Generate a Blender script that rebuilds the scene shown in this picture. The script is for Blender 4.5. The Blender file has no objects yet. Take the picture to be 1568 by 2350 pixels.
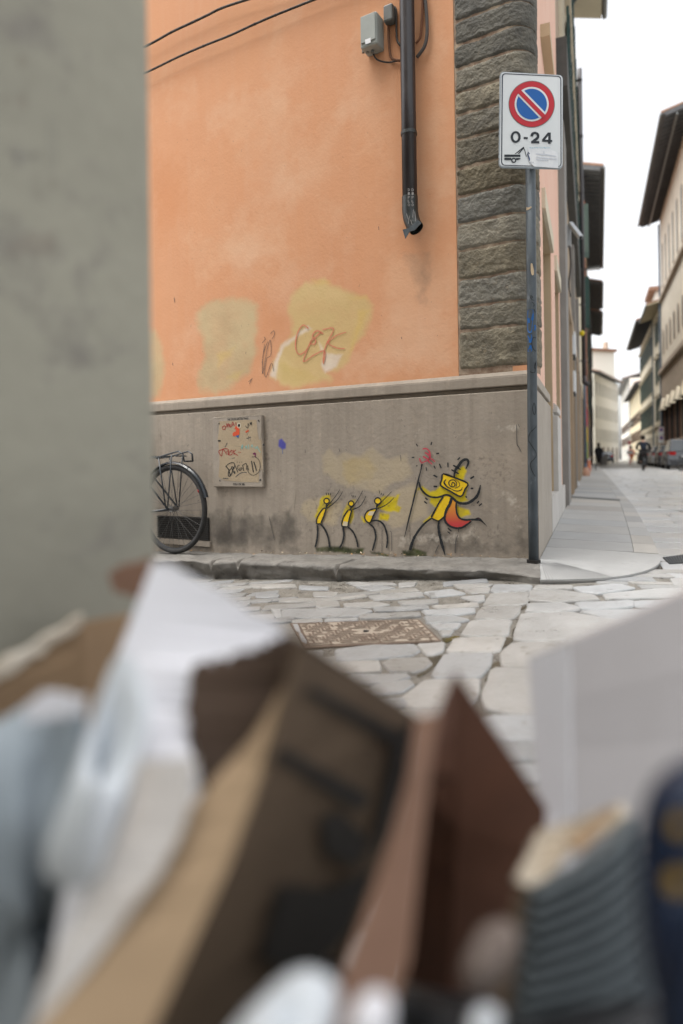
import bpy, bmesh, math, random
import numpy as np
from mathutils import Vector, Matrix, noise
from mathutils.geometry import tessellate_polygon

# ------------------------------------------------------------------ camera, sky, sun, exposure
scene = bpy.context.scene
F, CX, CY, ROLL, H = 1500.0, 784.0, 1058.7, 0.015, 0.64      # focal length in units of a 1568 x 2350 picture
cam = bpy.data.cameras.new('Camera')
camo = bpy.data.objects.new('Camera', cam)
scene.collection.objects.link(camo)
scene.camera = camo
cr, sr = math.cos(ROLL), math.sin(ROLL)
camo.matrix_world = Matrix(((cr, sr, 0, 0), (0, 0, -1, 0), (-sr, cr, 0, H), (0, 0, 0, 1)))
cam.sensor_fit = 'VERTICAL'
cam.sensor_height = 36.0
cam.sensor_width = 24.0
cam.lens = 36.0 * F / 2350.0
cam.shift_y = -(1175.0 - CY) / 2350.0
cam.clip_start = 0.02
cam.clip_end = 2000.0
cam.dof.use_dof = True
cam.dof.focus_distance = 4.3
cam.dof.aperture_fstop = 1.0
cam.dof.aperture_blades = 0

world = bpy.data.worlds.new('World')
scene.world = world
world.use_nodes = True
nt = world.node_tree
nt.nodes.clear()
SUN_EL, SUN_AZ = math.radians(70), math.radians(250)          # azimuth clockwise from +Y
sky = nt.nodes.new('ShaderNodeTexSky')
sky.sky_type = 'NISHITA'
sky.sun_disc = False
sky.sun_elevation = SUN_EL
sky.sun_rotation = SUN_AZ
sky.air_density = 1.0
sky.dust_density = 4.0
sky.ozone_density = 1.0
hs = nt.nodes.new('ShaderNodeHueSaturation')                   # overcast: nearly white sky
hs.inputs['Saturation'].default_value = 0.12
bg = nt.nodes.new('ShaderNodeBackground')
bg.inputs['Strength'].default_value = 0.15
ow = nt.nodes.new('ShaderNodeOutputWorld')
nt.links.new(sky.outputs[0], hs.inputs['Color'])
nt.links.new(hs.outputs[0], bg.inputs['Color'])
nt.links.new(bg.outputs[0], ow.inputs['Surface'])

sun = bpy.data.lights.new('Sun', 'SUN')
sun.energy = 1.1
sun.angle = math.radians(38)
sun.color = (1.0, 0.96, 0.9)
suno = bpy.data.objects.new('Sun', sun)
scene.collection.objects.link(suno)
_sd = Vector((math.sin(SUN_AZ) * math.cos(SUN_EL), math.cos(SUN_AZ) * math.cos(SUN_EL), math.sin(SUN_EL)))
suno.rotation_euler = _sd.to_track_quat('Z', 'Y').to_euler()
suno.location = (0, -6, 20)

scene.view_settings.view_transform = 'Standard'
scene.view_settings.look = 'None'
scene.view_settings.exposure = 1.3
scene.view_settings.gamma = 1.0
scene.render.engine = 'CYCLES'
scene.cycles.use_denoising = True
scene.cycles.max_bounces = 8
scene.cycles.transparent_max_bounces = 24
scene.render.film_transparent = False

# ------------------------------------------------------------------ geometry helpers
rng = random.Random(7)

def ray(x, y):
    u = (x - CX) / F
    v = -(y - CY) / F
    return Vector((u * cr + v * sr, 1.0, -u * sr + v * cr))

def crop(x0, y0, s):
    def f(x, y):
        return ((x / s + x0) / 1.594388, (y / s + y0) / 1.594388)
    return f

def at(x, y, depth):                 # the point of the place at that distance
    return Vector((0, 0, H)) + ray(x, y) * depth

def ground(x, y, z=0.0):
    d = ray(x, y)
    t = (z - H) / d.z
    return Vector((d.x * t, t, z))

def vdir(x, y):
    d = ray(x, y)
    n = math.hypot(d.x, 1.0)
    return Vector((d.x / n, 1.0 / n, 0))

CORN = ground(1238, 1283)
DR = vdir(1358, 1050)
DL = vdir(-1700, 1096)
NR = Vector((DR.y, -DR.x, 0))
NL = Vector((-DL.y, DL.x, 0))
if NL.y > 0:
    NL = -NL
UP = Vector((0, 0, 1))

class Plane:                          # a vertical facade: l along it, z up, off outwards
    def __init__(s, o, d, n):
        s.o, s.d, s.n = Vector((o[0], o[1], 0)), d, n
    def p(s, l, z, off=0.0):
        return s.o + s.d * l + s.n * off + UP * z
    def hit(s, x, y, off=0.0):
        r = ray(x, y)
        o = s.o + s.n * off
        det = -r.x * s.d.y + s.d.x
        t = (-o.x * s.d.y + s.d.x * o.y) / det
        l = (r.x * o.y - o.x) / det
        return l, H + t * r.z
    def px(s, off=0.0):
        def f(x, y):
            l, z = s.hit(x, y, off)
            return s.p(l, z, off)
        return f

MITRE = 1 / math.tan(math.acos(DL.dot(DR)) / 2)
LW = Plane(CORN, DL, NL)
RW = Plane(CORN, DR, NR)

# ------------------------------------------------------------------ scene-object helpers
COL = scene.collection
ORG = {}

def setp(o, label=None, cat=None, group=None, kind=None):
    if label: o['label'] = label
    if cat: o['category'] = cat
    if group: o['group'] = group
    if kind: o['kind'] = kind
    return o

def thing(name, loc, label, cat, group=None):
    o = bpy.data.objects.new(name, None)
    o.empty_display_size = 0.1
    o.location = loc
    COL.objects.link(o)
    ORG[o.name] = Vector(loc)
    return setp(o, label, cat, group)

class MB:
    def __init__(s):
        s.v, s.f, s.m, s.c = [], [], [], []
        s.tint = None
    def add(s, vs, fs, mi=0):
        b = len(s.v)
        s.v += [Vector(v) for v in vs]
        if s.tint is not None:
            s.c += [s.tint] * len(vs)
        for f in fs:
            s.f.append([b + i for i in f])
            s.m.append(mi)
        return b
    def quad(s, a, b, c, d, mi=0):
        s.add([a, b, c, d], [(0, 1, 2, 3)], mi)
    def hexa(s, p, mi=0):              # 8 points: bottom ring then top ring
        s.add(p, [(3, 2, 1, 0), (4, 5, 6, 7), (0, 1, 5, 4), (1, 2, 6, 5), (2, 3, 7, 6), (3, 0, 4, 7)], mi)
    def box(s, lo, hi, mi=0):
        x0, y0, z0 = lo; x1, y1, z1 = hi
        s.hexa([(x0, y0, z0), (x1, y0, z0), (x1, y1, z0), (x0, y1, z0), (x0, y0, z1), (x1, y0, z1), (x1, y1, z1), (x0, y1, z1)], mi)
    def pbox(s, P, l0, l1, z0, z1, o0, o1, mi=0):      # box on a facade plane
        s.hexa([P.p(l0, z0, o0), P.p(l1, z0, o0), P.p(l1, z0, o1), P.p(l0, z0, o1),
                P.p(l0, z1, o0), P.p(l1, z1, o0), P.p(l1, z1, o1), P.p(l0, z1, o1)], mi)
    def mbox(s, P, l1, z0, z1, o0, o1, mi=0, ea=0.0, eb=None):      # as pbox from the corner, mitred on the corner's bisector
        eb = ea if eb is None else eb
        k = MITRE
        s.hexa([P.p(-o0 * k, z0, o0), P.p(l1, z0, o0), P.p(l1, z0, o1), P.p(-o1 * k, z0, o1),
                P.p(-(o0 - ea) * k, z1, o0 - ea), P.p(l1, z1, o0 - ea), P.p(l1, z1, o1), P.p(-o1 * k, z1, o1)], mi)
    def tube(s, pts, r, n=8, mi=0, cap=True):
        pts = [Vector(p) for p in pts]
        rs = r if isinstance(r, (list, tuple)) else [r] * len(pts)
        rings = []
        t0 = (pts[1] - pts[0]).normalized()
        ref = UP if abs(t0.z) < 0.9 else Vector((1, 0, 0))
        u = t0.cross(ref).normalized()
        for i, p in enumerate(pts):
            t = (pts[min(i + 1, len(pts) - 1)] - pts[max(i - 1, 0)]).normalized()
            u = (u - t * u.dot(t)).normalized()
            w = t.cross(u)
            rings.append([p + (u * math.cos(2 * math.pi * k / n) + w * math.sin(2 * math.pi * k / n)) * rs[i] for k in range(n)])
        vs = [q for g in rings for q in g]
        fs = []
        for i in range(len(pts) - 1):
            for k in range(n):
                a, b = i * n + k, i * n + (k + 1) % n
                fs.append((a, b, b + n, a + n))
        if cap:
            fs.append(tuple(range(n))[::-1])
            fs.append(tuple(range((len(pts) - 1) * n, len(pts) * n)))
        s.add(vs, fs, mi)
    def ring(s, c, ax, R, r, n=40, m=8, mi=0):          # torus
        ax = ax.normalized()
        u = ax.orthogonal().normalized(); w = ax.cross(u)
        vs, fs = [], []
        for i in range(n):
            a = 2 * math.pi * i / n
            e = u * math.cos(a) + w * math.sin(a)
            for k in range(m):
                b = 2 * math.pi * k / m
                vs.append(c + e * (R + r * math.cos(b)) + ax * (r * math.sin(b)))
        for i in range(n):
            for k in range(m):
                fs.append((i * m + k, ((i + 1) % n) * m + k, ((i + 1) % n) * m + (k + 1) % m, i * m + (k + 1) % m))
        s.add(vs, fs, mi)
    def ball(s, c, r, n=12, m=8, sc=(1, 1, 1), mi=0):
        vs, fs = [], []
        for j in range(m + 1):
            b = math.pi * j / m
            for i in range(n):
                a = 2 * math.pi * i / n
                vs.append(Vector(c) + Vector((r * sc[0] * math.sin(b) * math.cos(a), r * sc[1] * math.sin(b) * math.sin(a), r * sc[2] * math.cos(b))))
        for j in range(m):
            for i in range(n):
                fs.append((j * n + i, (j + 1) * n + i, (j + 1) * n + (i + 1) % n, j * n + (i + 1) % n))
        s.add(vs, fs, mi)
    def poly(s, pts, mi=0):            # flat polygon, triangulated
        pts = [Vector(p) for p in pts]
        tr = tessellate_polygon([pts])
        s.add(pts, [tuple(t) for t in tr], mi)
    def slab(s, pts, thick, mi=0):     # polygon given thickness away from its normal vector "thick"
        pts = [Vector(p) for p in pts]
        n = len(pts)
        tr = [tuple(t) for t in tessellate_polygon([pts])]
        back = [p + thick for p in pts]
        fs = tr + [tuple(i + n for i in t[::-1]) for t in tr] + [(i, (i + 1) % n, (i + 1) % n + n, i + n) for i in range(n)]
        s.add(pts + back, fs, mi)
    def build(s, name, mats, parent=None, loc=None, label=None, smooth=False, bevel=0, fix=True):
        if not isinstance(mats, (list, tuple)): mats = [mats]
        if parent is not None: org = ORG[parent.name]
        elif loc is not None: org = Vector(loc)
        else: org = Vector((0, 0, 0))
        me = bpy.data.meshes.new(name)
        me.from_pydata([tuple(v - org) for v in s.v], [], s.f)
        for m in mats: me.materials.append(m)
        if len(mats) > 1: me.polygons.foreach_set('material_index', s.m)
        if s.c:
            at_ = me.attributes.new('tint', 'FLOAT_COLOR', 'POINT')
            at_.data.foreach_set('color', [x for c in s.c for x in (c[0], c[1], c[2], c[3] if len(c) > 3 else 1.0)])
        if fix:
            bm = bmesh.new(); bm.from_mesh(me)
            bmesh.ops.recalc_face_normals(bm, faces=bm.faces)
            bm.to_mesh(me); bm.free()
        if smooth:
            me.polygons.foreach_set('use_smooth', [True] * len(me.polygons))
        me.update()
        o = bpy.data.objects.new(name, me)
        COL.objects.link(o)
        if parent is not None: o.parent = parent
        else: o.location = org
        ORG[o.name] = org
        if bevel:
            b = o.modifiers.new('Bevel', 'BEVEL'); b.width = bevel; b.segments = 2; b.limit_method = 'ANGLE'
        if label: o['label'] = label
        return o

def catmull(pts, k=6):
    if len(pts) < 3:
        a, b = pts[0], pts[-1]
        return [tuple(a[j] + (b[j] - a[j]) * i / k for j in range(len(a))) for i in range(k + 1)]
    out = []
    n = len(pts)
    for i in range(n - 1):
        p0, p1, p2, p3 = pts[max(i - 1, 0)], pts[i], pts[i + 1], pts[min(i + 2, n - 1)]
        for j in range(k):
            t = j / k
            out.append(tuple(0.5 * ((2 * p1[a]) + (-p0[a] + p2[a]) * t + (2 * p0[a] - 5 * p1[a] + 4 * p2[a] - p3[a]) * t * t + (-p0[a] + 3 * p1[a] - 3 * p2[a] + p3[a]) * t ** 3) for a in range(len(p1))))
    out.append(tuple(pts[-1]))
    return out

def stroke(mb, pts, w, cf, mp, k=6, smooth=True, mi=0, wob=0.0):
    """a painted line: pts (x, y[, w]) in a crop's pixels, cf crop -> picture, mp picture -> place"""
    q, lw = [], w
    for p in pts:
        if len(p) > 2: lw = p[2]
        q.append((p[0], p[1], lw))
    q = catmull(q, k) if smooth else [tuple(map(float, p)) for p in q]
    L, Rr = [], []
    for i, p in enumerate(q):
        a, b = q[max(i - 1, 0)], q[min(i + 1, len(q) - 1)]
        dx, dy = b[0] - a[0], b[1] - a[1]
        n = math.hypot(dx, dy) or 1
        ww = max(p[2], 0.5) / 2 * (1 + wob * (rng.random() - 0.5))
        if i in (0, len(q) - 1): ww *= 0.6
        ox, oy = -dy / n * ww, dx / n * ww
        L.append(mp(*cf(p[0] + ox, p[1] + oy)))
        Rr.append(mp(*cf(p[0] - ox, p[1] - oy)))
    m = len(q)
    mb.add(L + Rr, [(i, i + 1, m + i + 1, m + i) for i in range(m - 1)], mi)

def fillp(mb, pts, cf, mp, mi=0, rnd=0):
    q = pts
    if rnd:
        q = catmull(list(pts) + [pts[0]], rnd)[:-1]
    mb.poly([mp(*cf(*p)) for p in q], mi)

def inside(x, y, poly):
    c = False
    n = len(poly)
    j = n - 1
    for i in range(n):
        if (poly[i][1] > y) != (poly[j][1] > y) and x < (poly[j][0] - poly[i][0]) * (y - poly[i][1]) / (poly[j][1] - poly[i][1]) + poly[i][0]:
            c = not c
        j = i
    return c

def segd(px_, py_, poly):
    best = 1e9
    n = len(poly)
    for i in range(n):
        ax, ay = poly[i]; bx, by = poly[(i + 1) % n]
        dx, dy = bx - ax, by - ay
        t = max(0, min(1, ((px_ - ax) * dx + (py_ - ay) * dy) / (dx * dx + dy * dy + 1e-9)))
        best = min(best, math.hypot(px_ - ax - dx * t, py_ - ay - dy * t))
    return best

def vnoise(x, y, seed, octaves=5, rough=0.6):
    """fractal value noise on arrays, 0..1"""
    r = np.random.RandomState(seed)
    tot = np.zeros_like(x); amp = 1.0; s = 0.0
    for o_ in range(octaves):
        g = r.rand(64, 64)
        xi = np.floor(x).astype(int); yi = np.floor(y).astype(int)
        fx = x - xi; fy = y - yi
        fx = fx * fx * (3 - 2 * fx); fy = fy * fy * (3 - 2 * fy)
        g00 = g[xi % 64, yi % 64]; g10 = g[(xi + 1) % 64, yi % 64]; g01 = g[xi % 64, (yi + 1) % 64]; g11 = g[(xi + 1) % 64, (yi + 1) % 64]
        tot += amp * ((g00 * (1 - fx) + g10 * fx) * (1 - fy) + (g01 * (1 - fx) + g11 * fx) * fy)
        s += amp; amp *= rough
        x = x * 2.03 + 11.7; y = y * 2.03 + 5.3
    return tot / s

class Coated:
    """the outer face of a wall as a fine grid that keeps its coats of paint and its stains (colour + coverage per vertex)"""
    def __init__(s, P, l0, l1, z0, z1, off, step):
        s.P, s.off, s.step = P, off, step
        s.nl, s.nz = int((l1 - l0) / step) + 1, int((z1 - z0) / step) + 1
        s.l, s.z = np.meshgrid(np.linspace(l0, l1, s.nl), np.linspace(z0, z1, s.nz))
        s.rgb = np.zeros(s.l.shape + (3,)); s.a = np.zeros(s.l.shape); s.h = np.zeros(s.l.shape)
        s.k = 0
    def coat(s, polys, cf, c1, c2, feather, strength=1.0, scale=20.0, gain=1.35, cut=0.5, wob=0.0, stretch=1.0):
        for poly in polys:
            s.k += 1
            q = np.array([s.P.hit(*cf(*p), s.off) for p in poly])
            c0 = cf(*poly[0]); cc = cf(poly[0][0] + 10, poly[0][1])
            cy_ = cf(poly[0][0], poly[0][1] + 10)
            f = abs(s.P.hit(*cy_, s.off)[1] - s.P.hit(*c0, s.off)[1]) / 10 * feather
            x0, x1, y0, y1 = q[:, 0].min() - 1.5 * f, q[:, 0].max() + 1.5 * f, q[:, 1].min() - 1.5 * f, q[:, 1].max() + 1.5 * f
            m_ = (s.l >= x0) & (s.l <= x1) & (s.z >= y0) & (s.z <= y1)
            if not m_.any(): continue
            x, y = s.l[m_], s.z[m_]
            n0 = vnoise(x * scale, y * scale * stretch, s.k * 13 + 1)
            n1 = vnoise(x * scale * 0.35 + 7, y * scale * 0.35 * stretch, s.k * 13 + 2)
            wx = (vnoise(x * 14, y * 14, s.k * 13 + 3, 4) - 0.5) * f * (1.2 + wob); wy = (vnoise(x * 14 + 50, y * 14, s.k * 13 + 4, 4) - 0.5) * f * (1.2 + wob)
            X, Y = x + wx, y + wy
            best = np.full(x.shape, 1e9); ins = np.zeros(x.shape, bool)
            n = len(q); j = n - 1
            for i in range(n):
                ax, ay, bx, by = q[j][0], q[j][1], q[i][0], q[i][1]
                dx, dy = bx - ax, by - ay
                t = np.clip(((X - ax) * dx + (Y - ay) * dy) / (dx * dx + dy * dy + 1e-12), 0, 1)
                best = np.minimum(best, np.hypot(X - ax - dx * t, Y - ay - dy * t))
                if by != ay: ins ^= ((by > Y) != (ay > Y)) & (X < (ax - bx) * (Y - by) / (ay - by) + bx)
                j = i
            d = np.where(ins, best, -best)
            c = np.clip((d + f) / (2 * f), 0, 1); c = c * c * (3 - 2 * c) * strength
            al = np.clip(c * gain - cut * n0 * np.where(c > 0, 1, 0), 0, 1)[:, None]
            t = np.clip((n1 - 0.38) / 0.24, 0, 1)[:, None]
            col = np.array(c2) * (1 - t) + np.array(c1) * t
            A = s.a[m_][:, None]
            nA = A + al - A * al
            s.rgb[m_] = (s.rgb[m_] * A * (1 - al) + col * al) / np.maximum(nA, 1e-6)
            s.a[m_] = nA[:, 0]
    def build(s, name, material, parent, relief=0.0, label=None):
        org = ORG[parent.name]
        hh = relief * (vnoise(s.l * 7, s.z * 7, 91, 6, 0.62) - 0.5) * 2 if relief else np.zeros(s.l.shape)
        o_ = s.off + hh + s.h
        X = s.P.o.x + s.P.d.x * s.l + s.P.n.x * o_ - org.x
        Y = s.P.o.y + s.P.d.y * s.l + s.P.n.y * o_ - org.y
        Z = s.z - org.z
        co = np.stack([X, Y, Z], -1).reshape(-1, 3)
        idx = np.arange(s.nl * s.nz).reshape(s.nz, s.nl)
        flip = s.P.d.cross(UP).dot(s.P.n) < 0
        q = [idx[:-1, :-1], idx[:-1, 1:], idx[1:, 1:], idx[1:, :-1]]
        if flip: q = q[::-1]
        F_ = np.stack(q, -1).reshape(-1, 4)
        me = bpy.data.meshes.new(name)
        me.vertices.add(len(co)); me.vertices.foreach_set('co', co.astype(np.float32).ravel())
        me.loops.add(F_.size); me.loops.foreach_set('vertex_index', F_.astype(np.int32).ravel())
        me.polygons.add(len(F_)); me.polygons.foreach_set('loop_start', np.arange(0, F_.size, 4, dtype=np.int32))
        try: me.polygons.foreach_set('loop_total', np.full(len(F_), 4, dtype=np.int32))
        except Exception: pass
        me.polygons.foreach_set('use_smooth', np.ones(len(F_), bool))
        at_ = me.attributes.new('paint', 'FLOAT_COLOR', 'POINT')
        at_.data.foreach_set('color', np.concatenate([s.rgb, s.a[..., None]], -1).astype(np.float32).ravel())
        me.materials.append(material)
        me.update(calc_edges=True); me.validate()
        o = bpy.data.objects.new(name, me); COL.objects.link(o); o.parent = parent; ORG[o.name] = org
        if label: o['label'] = label
        return o

def text_pts(txt):
    cu = bpy.data.curves.new('lettering', 'FONT')
    cu.body = txt
    cu.offset = 0.02
    cu.resolution_u = 3
    o = bpy.data.objects.new('lettering', cu)
    COL.objects.link(o)
    dg = bpy.context.evaluated_depsgraph_get()
    me = o.evaluated_get(dg).to_mesh()
    vs = [(v.co.x, v.co.y) for v in me.vertices]
    fs = [tuple(p.vertices) for p in me.polygons]
    o.evaluated_get(dg).to_mesh_clear()
    bpy.data.objects.remove(o); bpy.data.curves.remove(cu)
    x0 = min(v[0] for v in vs); x1 = max(v[0] for v in vs); y0 = min(v[1] for v in vs); y1 = max(v[1] for v in vs)
    return [((v[0] - x0) / (x1 - x0), (v[1] - y0) / (y1 - y0)) for v in vs], fs

def lettering(mb, txt, a, b, c, cf, mp, mi=0):
    """text in the parallelogram: a = lower left, b = lower right, c = upper left (crop pixels)"""
    vs, fs = text_pts(txt)
    mb.add([mp(*cf(a[0] + (b[0] - a[0]) * u + (c[0] - a[0]) * v, a[1] + (b[1] - a[1]) * u + (c[1] - a[1]) * v)) for u, v in vs], fs, mi)

# ------------------------------------------------------------------ materials
def mat(name, c1, c2=None, scale=5.0, detail=8, rough=0.85, bump=0.2, bscale=60.0, bdist=0.01, metallic=0.0, spec=0.3,
        stretch=(1, 1, 1), streak=0.0, sc=(0.1, 0.09, 0.08), tint=False, spots=None, spot_amt=0.55, spot_scale=14, rr=0.1, contrast=0.3, trans=0.0, painted=False):
    m = bpy.data.materials.new(name)
    m.use_nodes = True
    t = m.node_tree; N = t.nodes; L = t.links
    bs = N['Principled BSDF']
    tc = N.new('ShaderNodeTexCoord')
    mp_ = N.new('ShaderNodeMapping')
    mp_.inputs['Scale'].default_value = stretch
    L.new(tc.outputs['Object'], mp_.inputs['Vector'])
    if c2 is None: c2 = tuple(x * 0.75 for x in c1)
    n1 = N.new('ShaderNodeTexNoise')
    n1.inputs['Scale'].default_value = scale
    n1.inputs['Detail'].default_value = detail
    n1.inputs['Roughness'].default_value = 0.62
    L.new(mp_.outputs[0], n1.inputs['Vector'])
    cr_ = N.new('ShaderNodeValToRGB')
    cr_.color_ramp.elements[0].position = 0.5 - contrast / 2
    cr_.color_ramp.elements[1].position = 0.5 + contrast / 2
    cr_.color_ramp.elements[0].color = (*c2, 1)
    cr_.color_ramp.elements[1].color = (*c1, 1)
    L.new(n1.outputs['Fac'], cr_.inputs['Fac'])
    col = cr_.outputs['Color']
    def mix(a, bcol, fac, mode='MIX'):
        mx = N.new('ShaderNodeMix'); mx.data_type = 'RGBA'; mx.blend_type = mode
        if isinstance(fac, float): mx.inputs[0].default_value = fac
        else: L.new(fac, mx.inputs[0])
        L.new(a, mx.inputs[6])
        if isinstance(bcol, tuple): mx.inputs[7].default_value = (*bcol, 1)
        else: L.new(bcol, mx.inputs[7])
        return mx.outputs[2]
    def ramp(sock, lo, hi, top=1.0):
        r = N.new('ShaderNodeMapRange')
        r.inputs[1].default_value = lo; r.inputs[2].default_value = hi; r.inputs[4].default_value = top
        L.new(sock, r.inputs[0])
        return r.outputs[0]
    if spots:
        n3 = N.new('ShaderNodeTexNoise'); n3.inputs['Scale'].default_value = spot_scale; n3.inputs['Detail'].default_value = 10; n3.inputs['Roughness'].default_value = 0.7
        L.new(mp_.outputs[0], n3.inputs['Vector'])
        col = mix(col, spots, ramp(n3.outputs['Fac'], spot_amt, spot_amt + 0.12, 0.85))
    if streak:
        m2 = N.new('ShaderNodeMapping'); m2.inputs['Scale'].default_value = (9, 9, 0.7)
        L.new(tc.outputs['Object'], m2.inputs['Vector'])
        n4 = N.new('ShaderNodeTexNoise'); n4.inputs['Scale'].default_value = 1.6; n4.inputs['Detail'].default_value = 9; n4.inputs['Roughness'].default_value = 0.65
        L.new(m2.outputs[0], n4.inputs['Vector'])
        col = mix(col, sc, ramp(n4.outputs['Fac'], 0.42, 0.75, streak))
    if tint:
        a = N.new('ShaderNodeAttribute'); a.attribute_name = 'tint'
        col = mix(col, a.outputs['Color'], 1.0, 'MULTIPLY')
    if painted:
        a = N.new('ShaderNodeAttribute'); a.attribute_name = 'paint'
        col = mix(col, a.outputs['Color'], a.outputs['Alpha'])
    L.new(col, bs.inputs['Base Color'])
    bs.inputs['Metallic'].default_value = metallic
    bs.inputs['Specular IOR Level'].default_value = spec
    if trans: bs.inputs['Transmission Weight'].default_value = trans
    if rr:
        r2 = N.new('ShaderNodeMapRange'); r2.inputs[1].default_value = 0.3; r2.inputs[2].default_value = 0.7
        r2.inputs[3].default_value = max(0.02, rough - rr); r2.inputs[4].default_value = min(1, rough + rr)
        L.new(n1.outputs['Fac'], r2.inputs[0]); L.new(r2.outputs[0], bs.inputs['Roughness'])
    else:
        bs.inputs['Roughness'].default_value = rough
    if bump:
        n2 = N.new('ShaderNodeTexNoise'); n2.inputs['Scale'].default_value = bscale; n2.inputs['Detail'].default_value = 6
        L.new(mp_.outputs[0], n2.inputs['Vector'])
        bp = N.new('ShaderNodeBump'); bp.inputs['Strength'].default_value = bump; bp.inputs['Distance'].default_value = bdist
        L.new(n2.outputs['Fac'], bp.inputs['Height']); L.new(bp.outputs[0], bs.inputs['Normal'])
    return m

def S(r, g, b):                        # sRGB bytes -> linear
    f = lambda c: c / 12.92 if c <= 0.04045 else ((c + 0.055) / 1.055) ** 2.4
    return (f(r / 255), f(g / 255), f(b / 255))

# ------------------------------------------------------------------ the palette
M_orange = mat('orange_plaster', (0.59, 0.302, 0.164), (0.555, 0.27, 0.14), scale=1.1, bump=0.25, bscale=45, bdist=0.006, spots=(0.595, 0.333, 0.197), spot_amt=0.52, spot_scale=1.3, streak=0.3, sc=(0.575, 0.335, 0.21), rough=0.9, contrast=0.45)
M_orangep = mat('orange_plaster_face', (0.59, 0.302, 0.164), (0.555, 0.27, 0.14), scale=1.1, bump=0.25, bscale=45, bdist=0.006, spots=(0.595, 0.333, 0.197), spot_amt=0.52, spot_scale=1.3, streak=0.3, sc=(0.575, 0.335, 0.21), rough=0.9, contrast=0.45, painted=True)
M_pink = mat('lit_orange_plaster', (0.74, 0.49, 0.385), (0.70, 0.42, 0.31), scale=1.8, bump=0.2, bscale=40, streak=0.35, sc=(0.78, 0.60, 0.51), rough=0.85)  # orange plaster of the street face, flare and highlights put into the colour
M_plinth = mat('grey_cement_render', (0.315, 0.272, 0.222), (0.262, 0.226, 0.184), scale=3.2, bump=0.35, bscale=38, bdist=0.008, spots=(0.35, 0.295, 0.235), spot_amt=0.56, spot_scale=9, streak=0.6, sc=(0.19, 0.16, 0.128), rough=0.9, contrast=0.4)
M_plinthp = mat('grey_cement_render_face', (0.315, 0.272, 0.222), (0.262, 0.226, 0.184), scale=3.2, bump=0.35, bscale=38, bdist=0.008, spots=(0.35, 0.295, 0.235), spot_amt=0.56, spot_scale=9, streak=0.6, sc=(0.19, 0.16, 0.128), rough=0.9, contrast=0.4, painted=True)
M_ledge = mat('stone_ledge', (0.36, 0.315, 0.25), (0.27, 0.235, 0.185), scale=4, bump=0.3, bscale=50, streak=0.35, sc=(0.2, 0.17, 0.13), rough=0.85)
M_groove = mat('groove_shadow_stone', (0.13, 0.11, 0.09), rough=0.95)
M_quoin = mat('rough_sandstone', (0.165, 0.158, 0.125), (0.092, 0.089, 0.074), scale=7, bump=0.9, bscale=42, bdist=0.02, spots=(0.20, 0.172, 0.122), spot_amt=0.60, spot_scale=16, rough=0.95, tint=True, contrast=0.35)
M_mortar = mat('pale_mortar', (0.38, 0.31, 0.23), (0.20, 0.13, 0.09), scale=14, bump=0.5, rough=0.95)
M_tan = mat('tan_painted_jamb', (0.50, 0.385, 0.25), (0.44, 0.34, 0.22), scale=2, bump=0.1, rough=0.7)
M_trim = mat('pale_stone_trim', (0.62, 0.56, 0.43), (0.55, 0.49, 0.38), scale=3, bump=0.15)
M_lgrey = mat('light_grey_stone', (0.56, 0.54, 0.51), (0.48, 0.46, 0.43), scale=3, bump=0.2, streak=0.2, sc=(0.3, 0.28, 0.26))
M_sidep = mat('street_side_render', (0.40, 0.36, 0.31), (0.33, 0.295, 0.25), scale=3, bump=0.25, streak=0.3, sc=(0.26, 0.23, 0.19), rough=0.85)
M_door = mat('dark_wood_door', (0.05, 0.035, 0.025), (0.03, 0.022, 0.018), scale=6, stretch=(1, 1, 0.15), rough=0.5)
M_pipe = mat('dark_brown_pipe', (0.026, 0.021, 0.022), (0.019, 0.016, 0.017), scale=6, rough=0.34, bump=0.05, spec=0.55, rr=0.06)
M_shoe = mat('oxidised_pipe_end', (0.016, 0.024, 0.022), (0.010, 0.012, 0.012), scale=20, rough=0.4, bump=0.3, spec=0.6)
M_box = mat('grey_enamel', (0.32, 0.345, 0.32), (0.27, 0.29, 0.27), scale=4, bump=0.03, rough=0.5)
M_dbox = mat('dark_grey_plastic', (0.15, 0.16, 0.15), (0.12, 0.125, 0.12), scale=8, bump=0.05, rough=0.5)
M_cable = mat('black_cable', (0.018, 0.016, 0.015), (0.05, 0.045, 0.04), scale=20, rough=0.6, bump=0.1)
M_white = mat('white_paint', (0.72, 0.73, 0.74), (0.66, 0.67, 0.68), scale=3, bump=0.02, rough=0.45)
M_black = mat('black_paint', (0.012, 0.014, 0.016), (0.022, 0.024, 0.026), scale=60, bump=0.0, rough=0.75)
M_fade = mat('faded_black_marker', (0.11, 0.10, 0.09), (0.07, 0.065, 0.06), scale=40, bump=0, rough=0.85)
M_yellow = mat('yellow_paint', (0.74, 0.50, 0.012), (0.64, 0.42, 0.01), scale=30, bump=0.05, rough=0.7)
M_cream = mat('cream_paint', (0.60, 0.52, 0.36), rough=0.8, bump=0)
M_redp = mat('red_paint', (0.50, 0.07, 0.09), (0.42, 0.05, 0.08), scale=60, rough=0.75, bump=0)
M_rust = mat('red_marker', (0.30, 0.035, 0.03), (0.22, 0.04, 0.035), scale=60, rough=0.75, bump=0)
M_salmon = mat('salmon_marker', (0.56, 0.17, 0.10), (0.54, 0.24, 0.14), scale=40, rough=0.75, bump=0)
M_cyan = mat('turquoise_marker', (0.16, 0.36, 0.33), (0.22, 0.34, 0.30), scale=40, rough=0.75, bump=0)
M_blue = mat('blue_paint', (0.012, 0.10, 0.30), (0.010, 0.08, 0.26), scale=30, rough=0.6, bump=0)
M_orng = mat('orange_red_sticker', (0.55, 0.07, 0.02), rough=0.5, bump=0)
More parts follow.
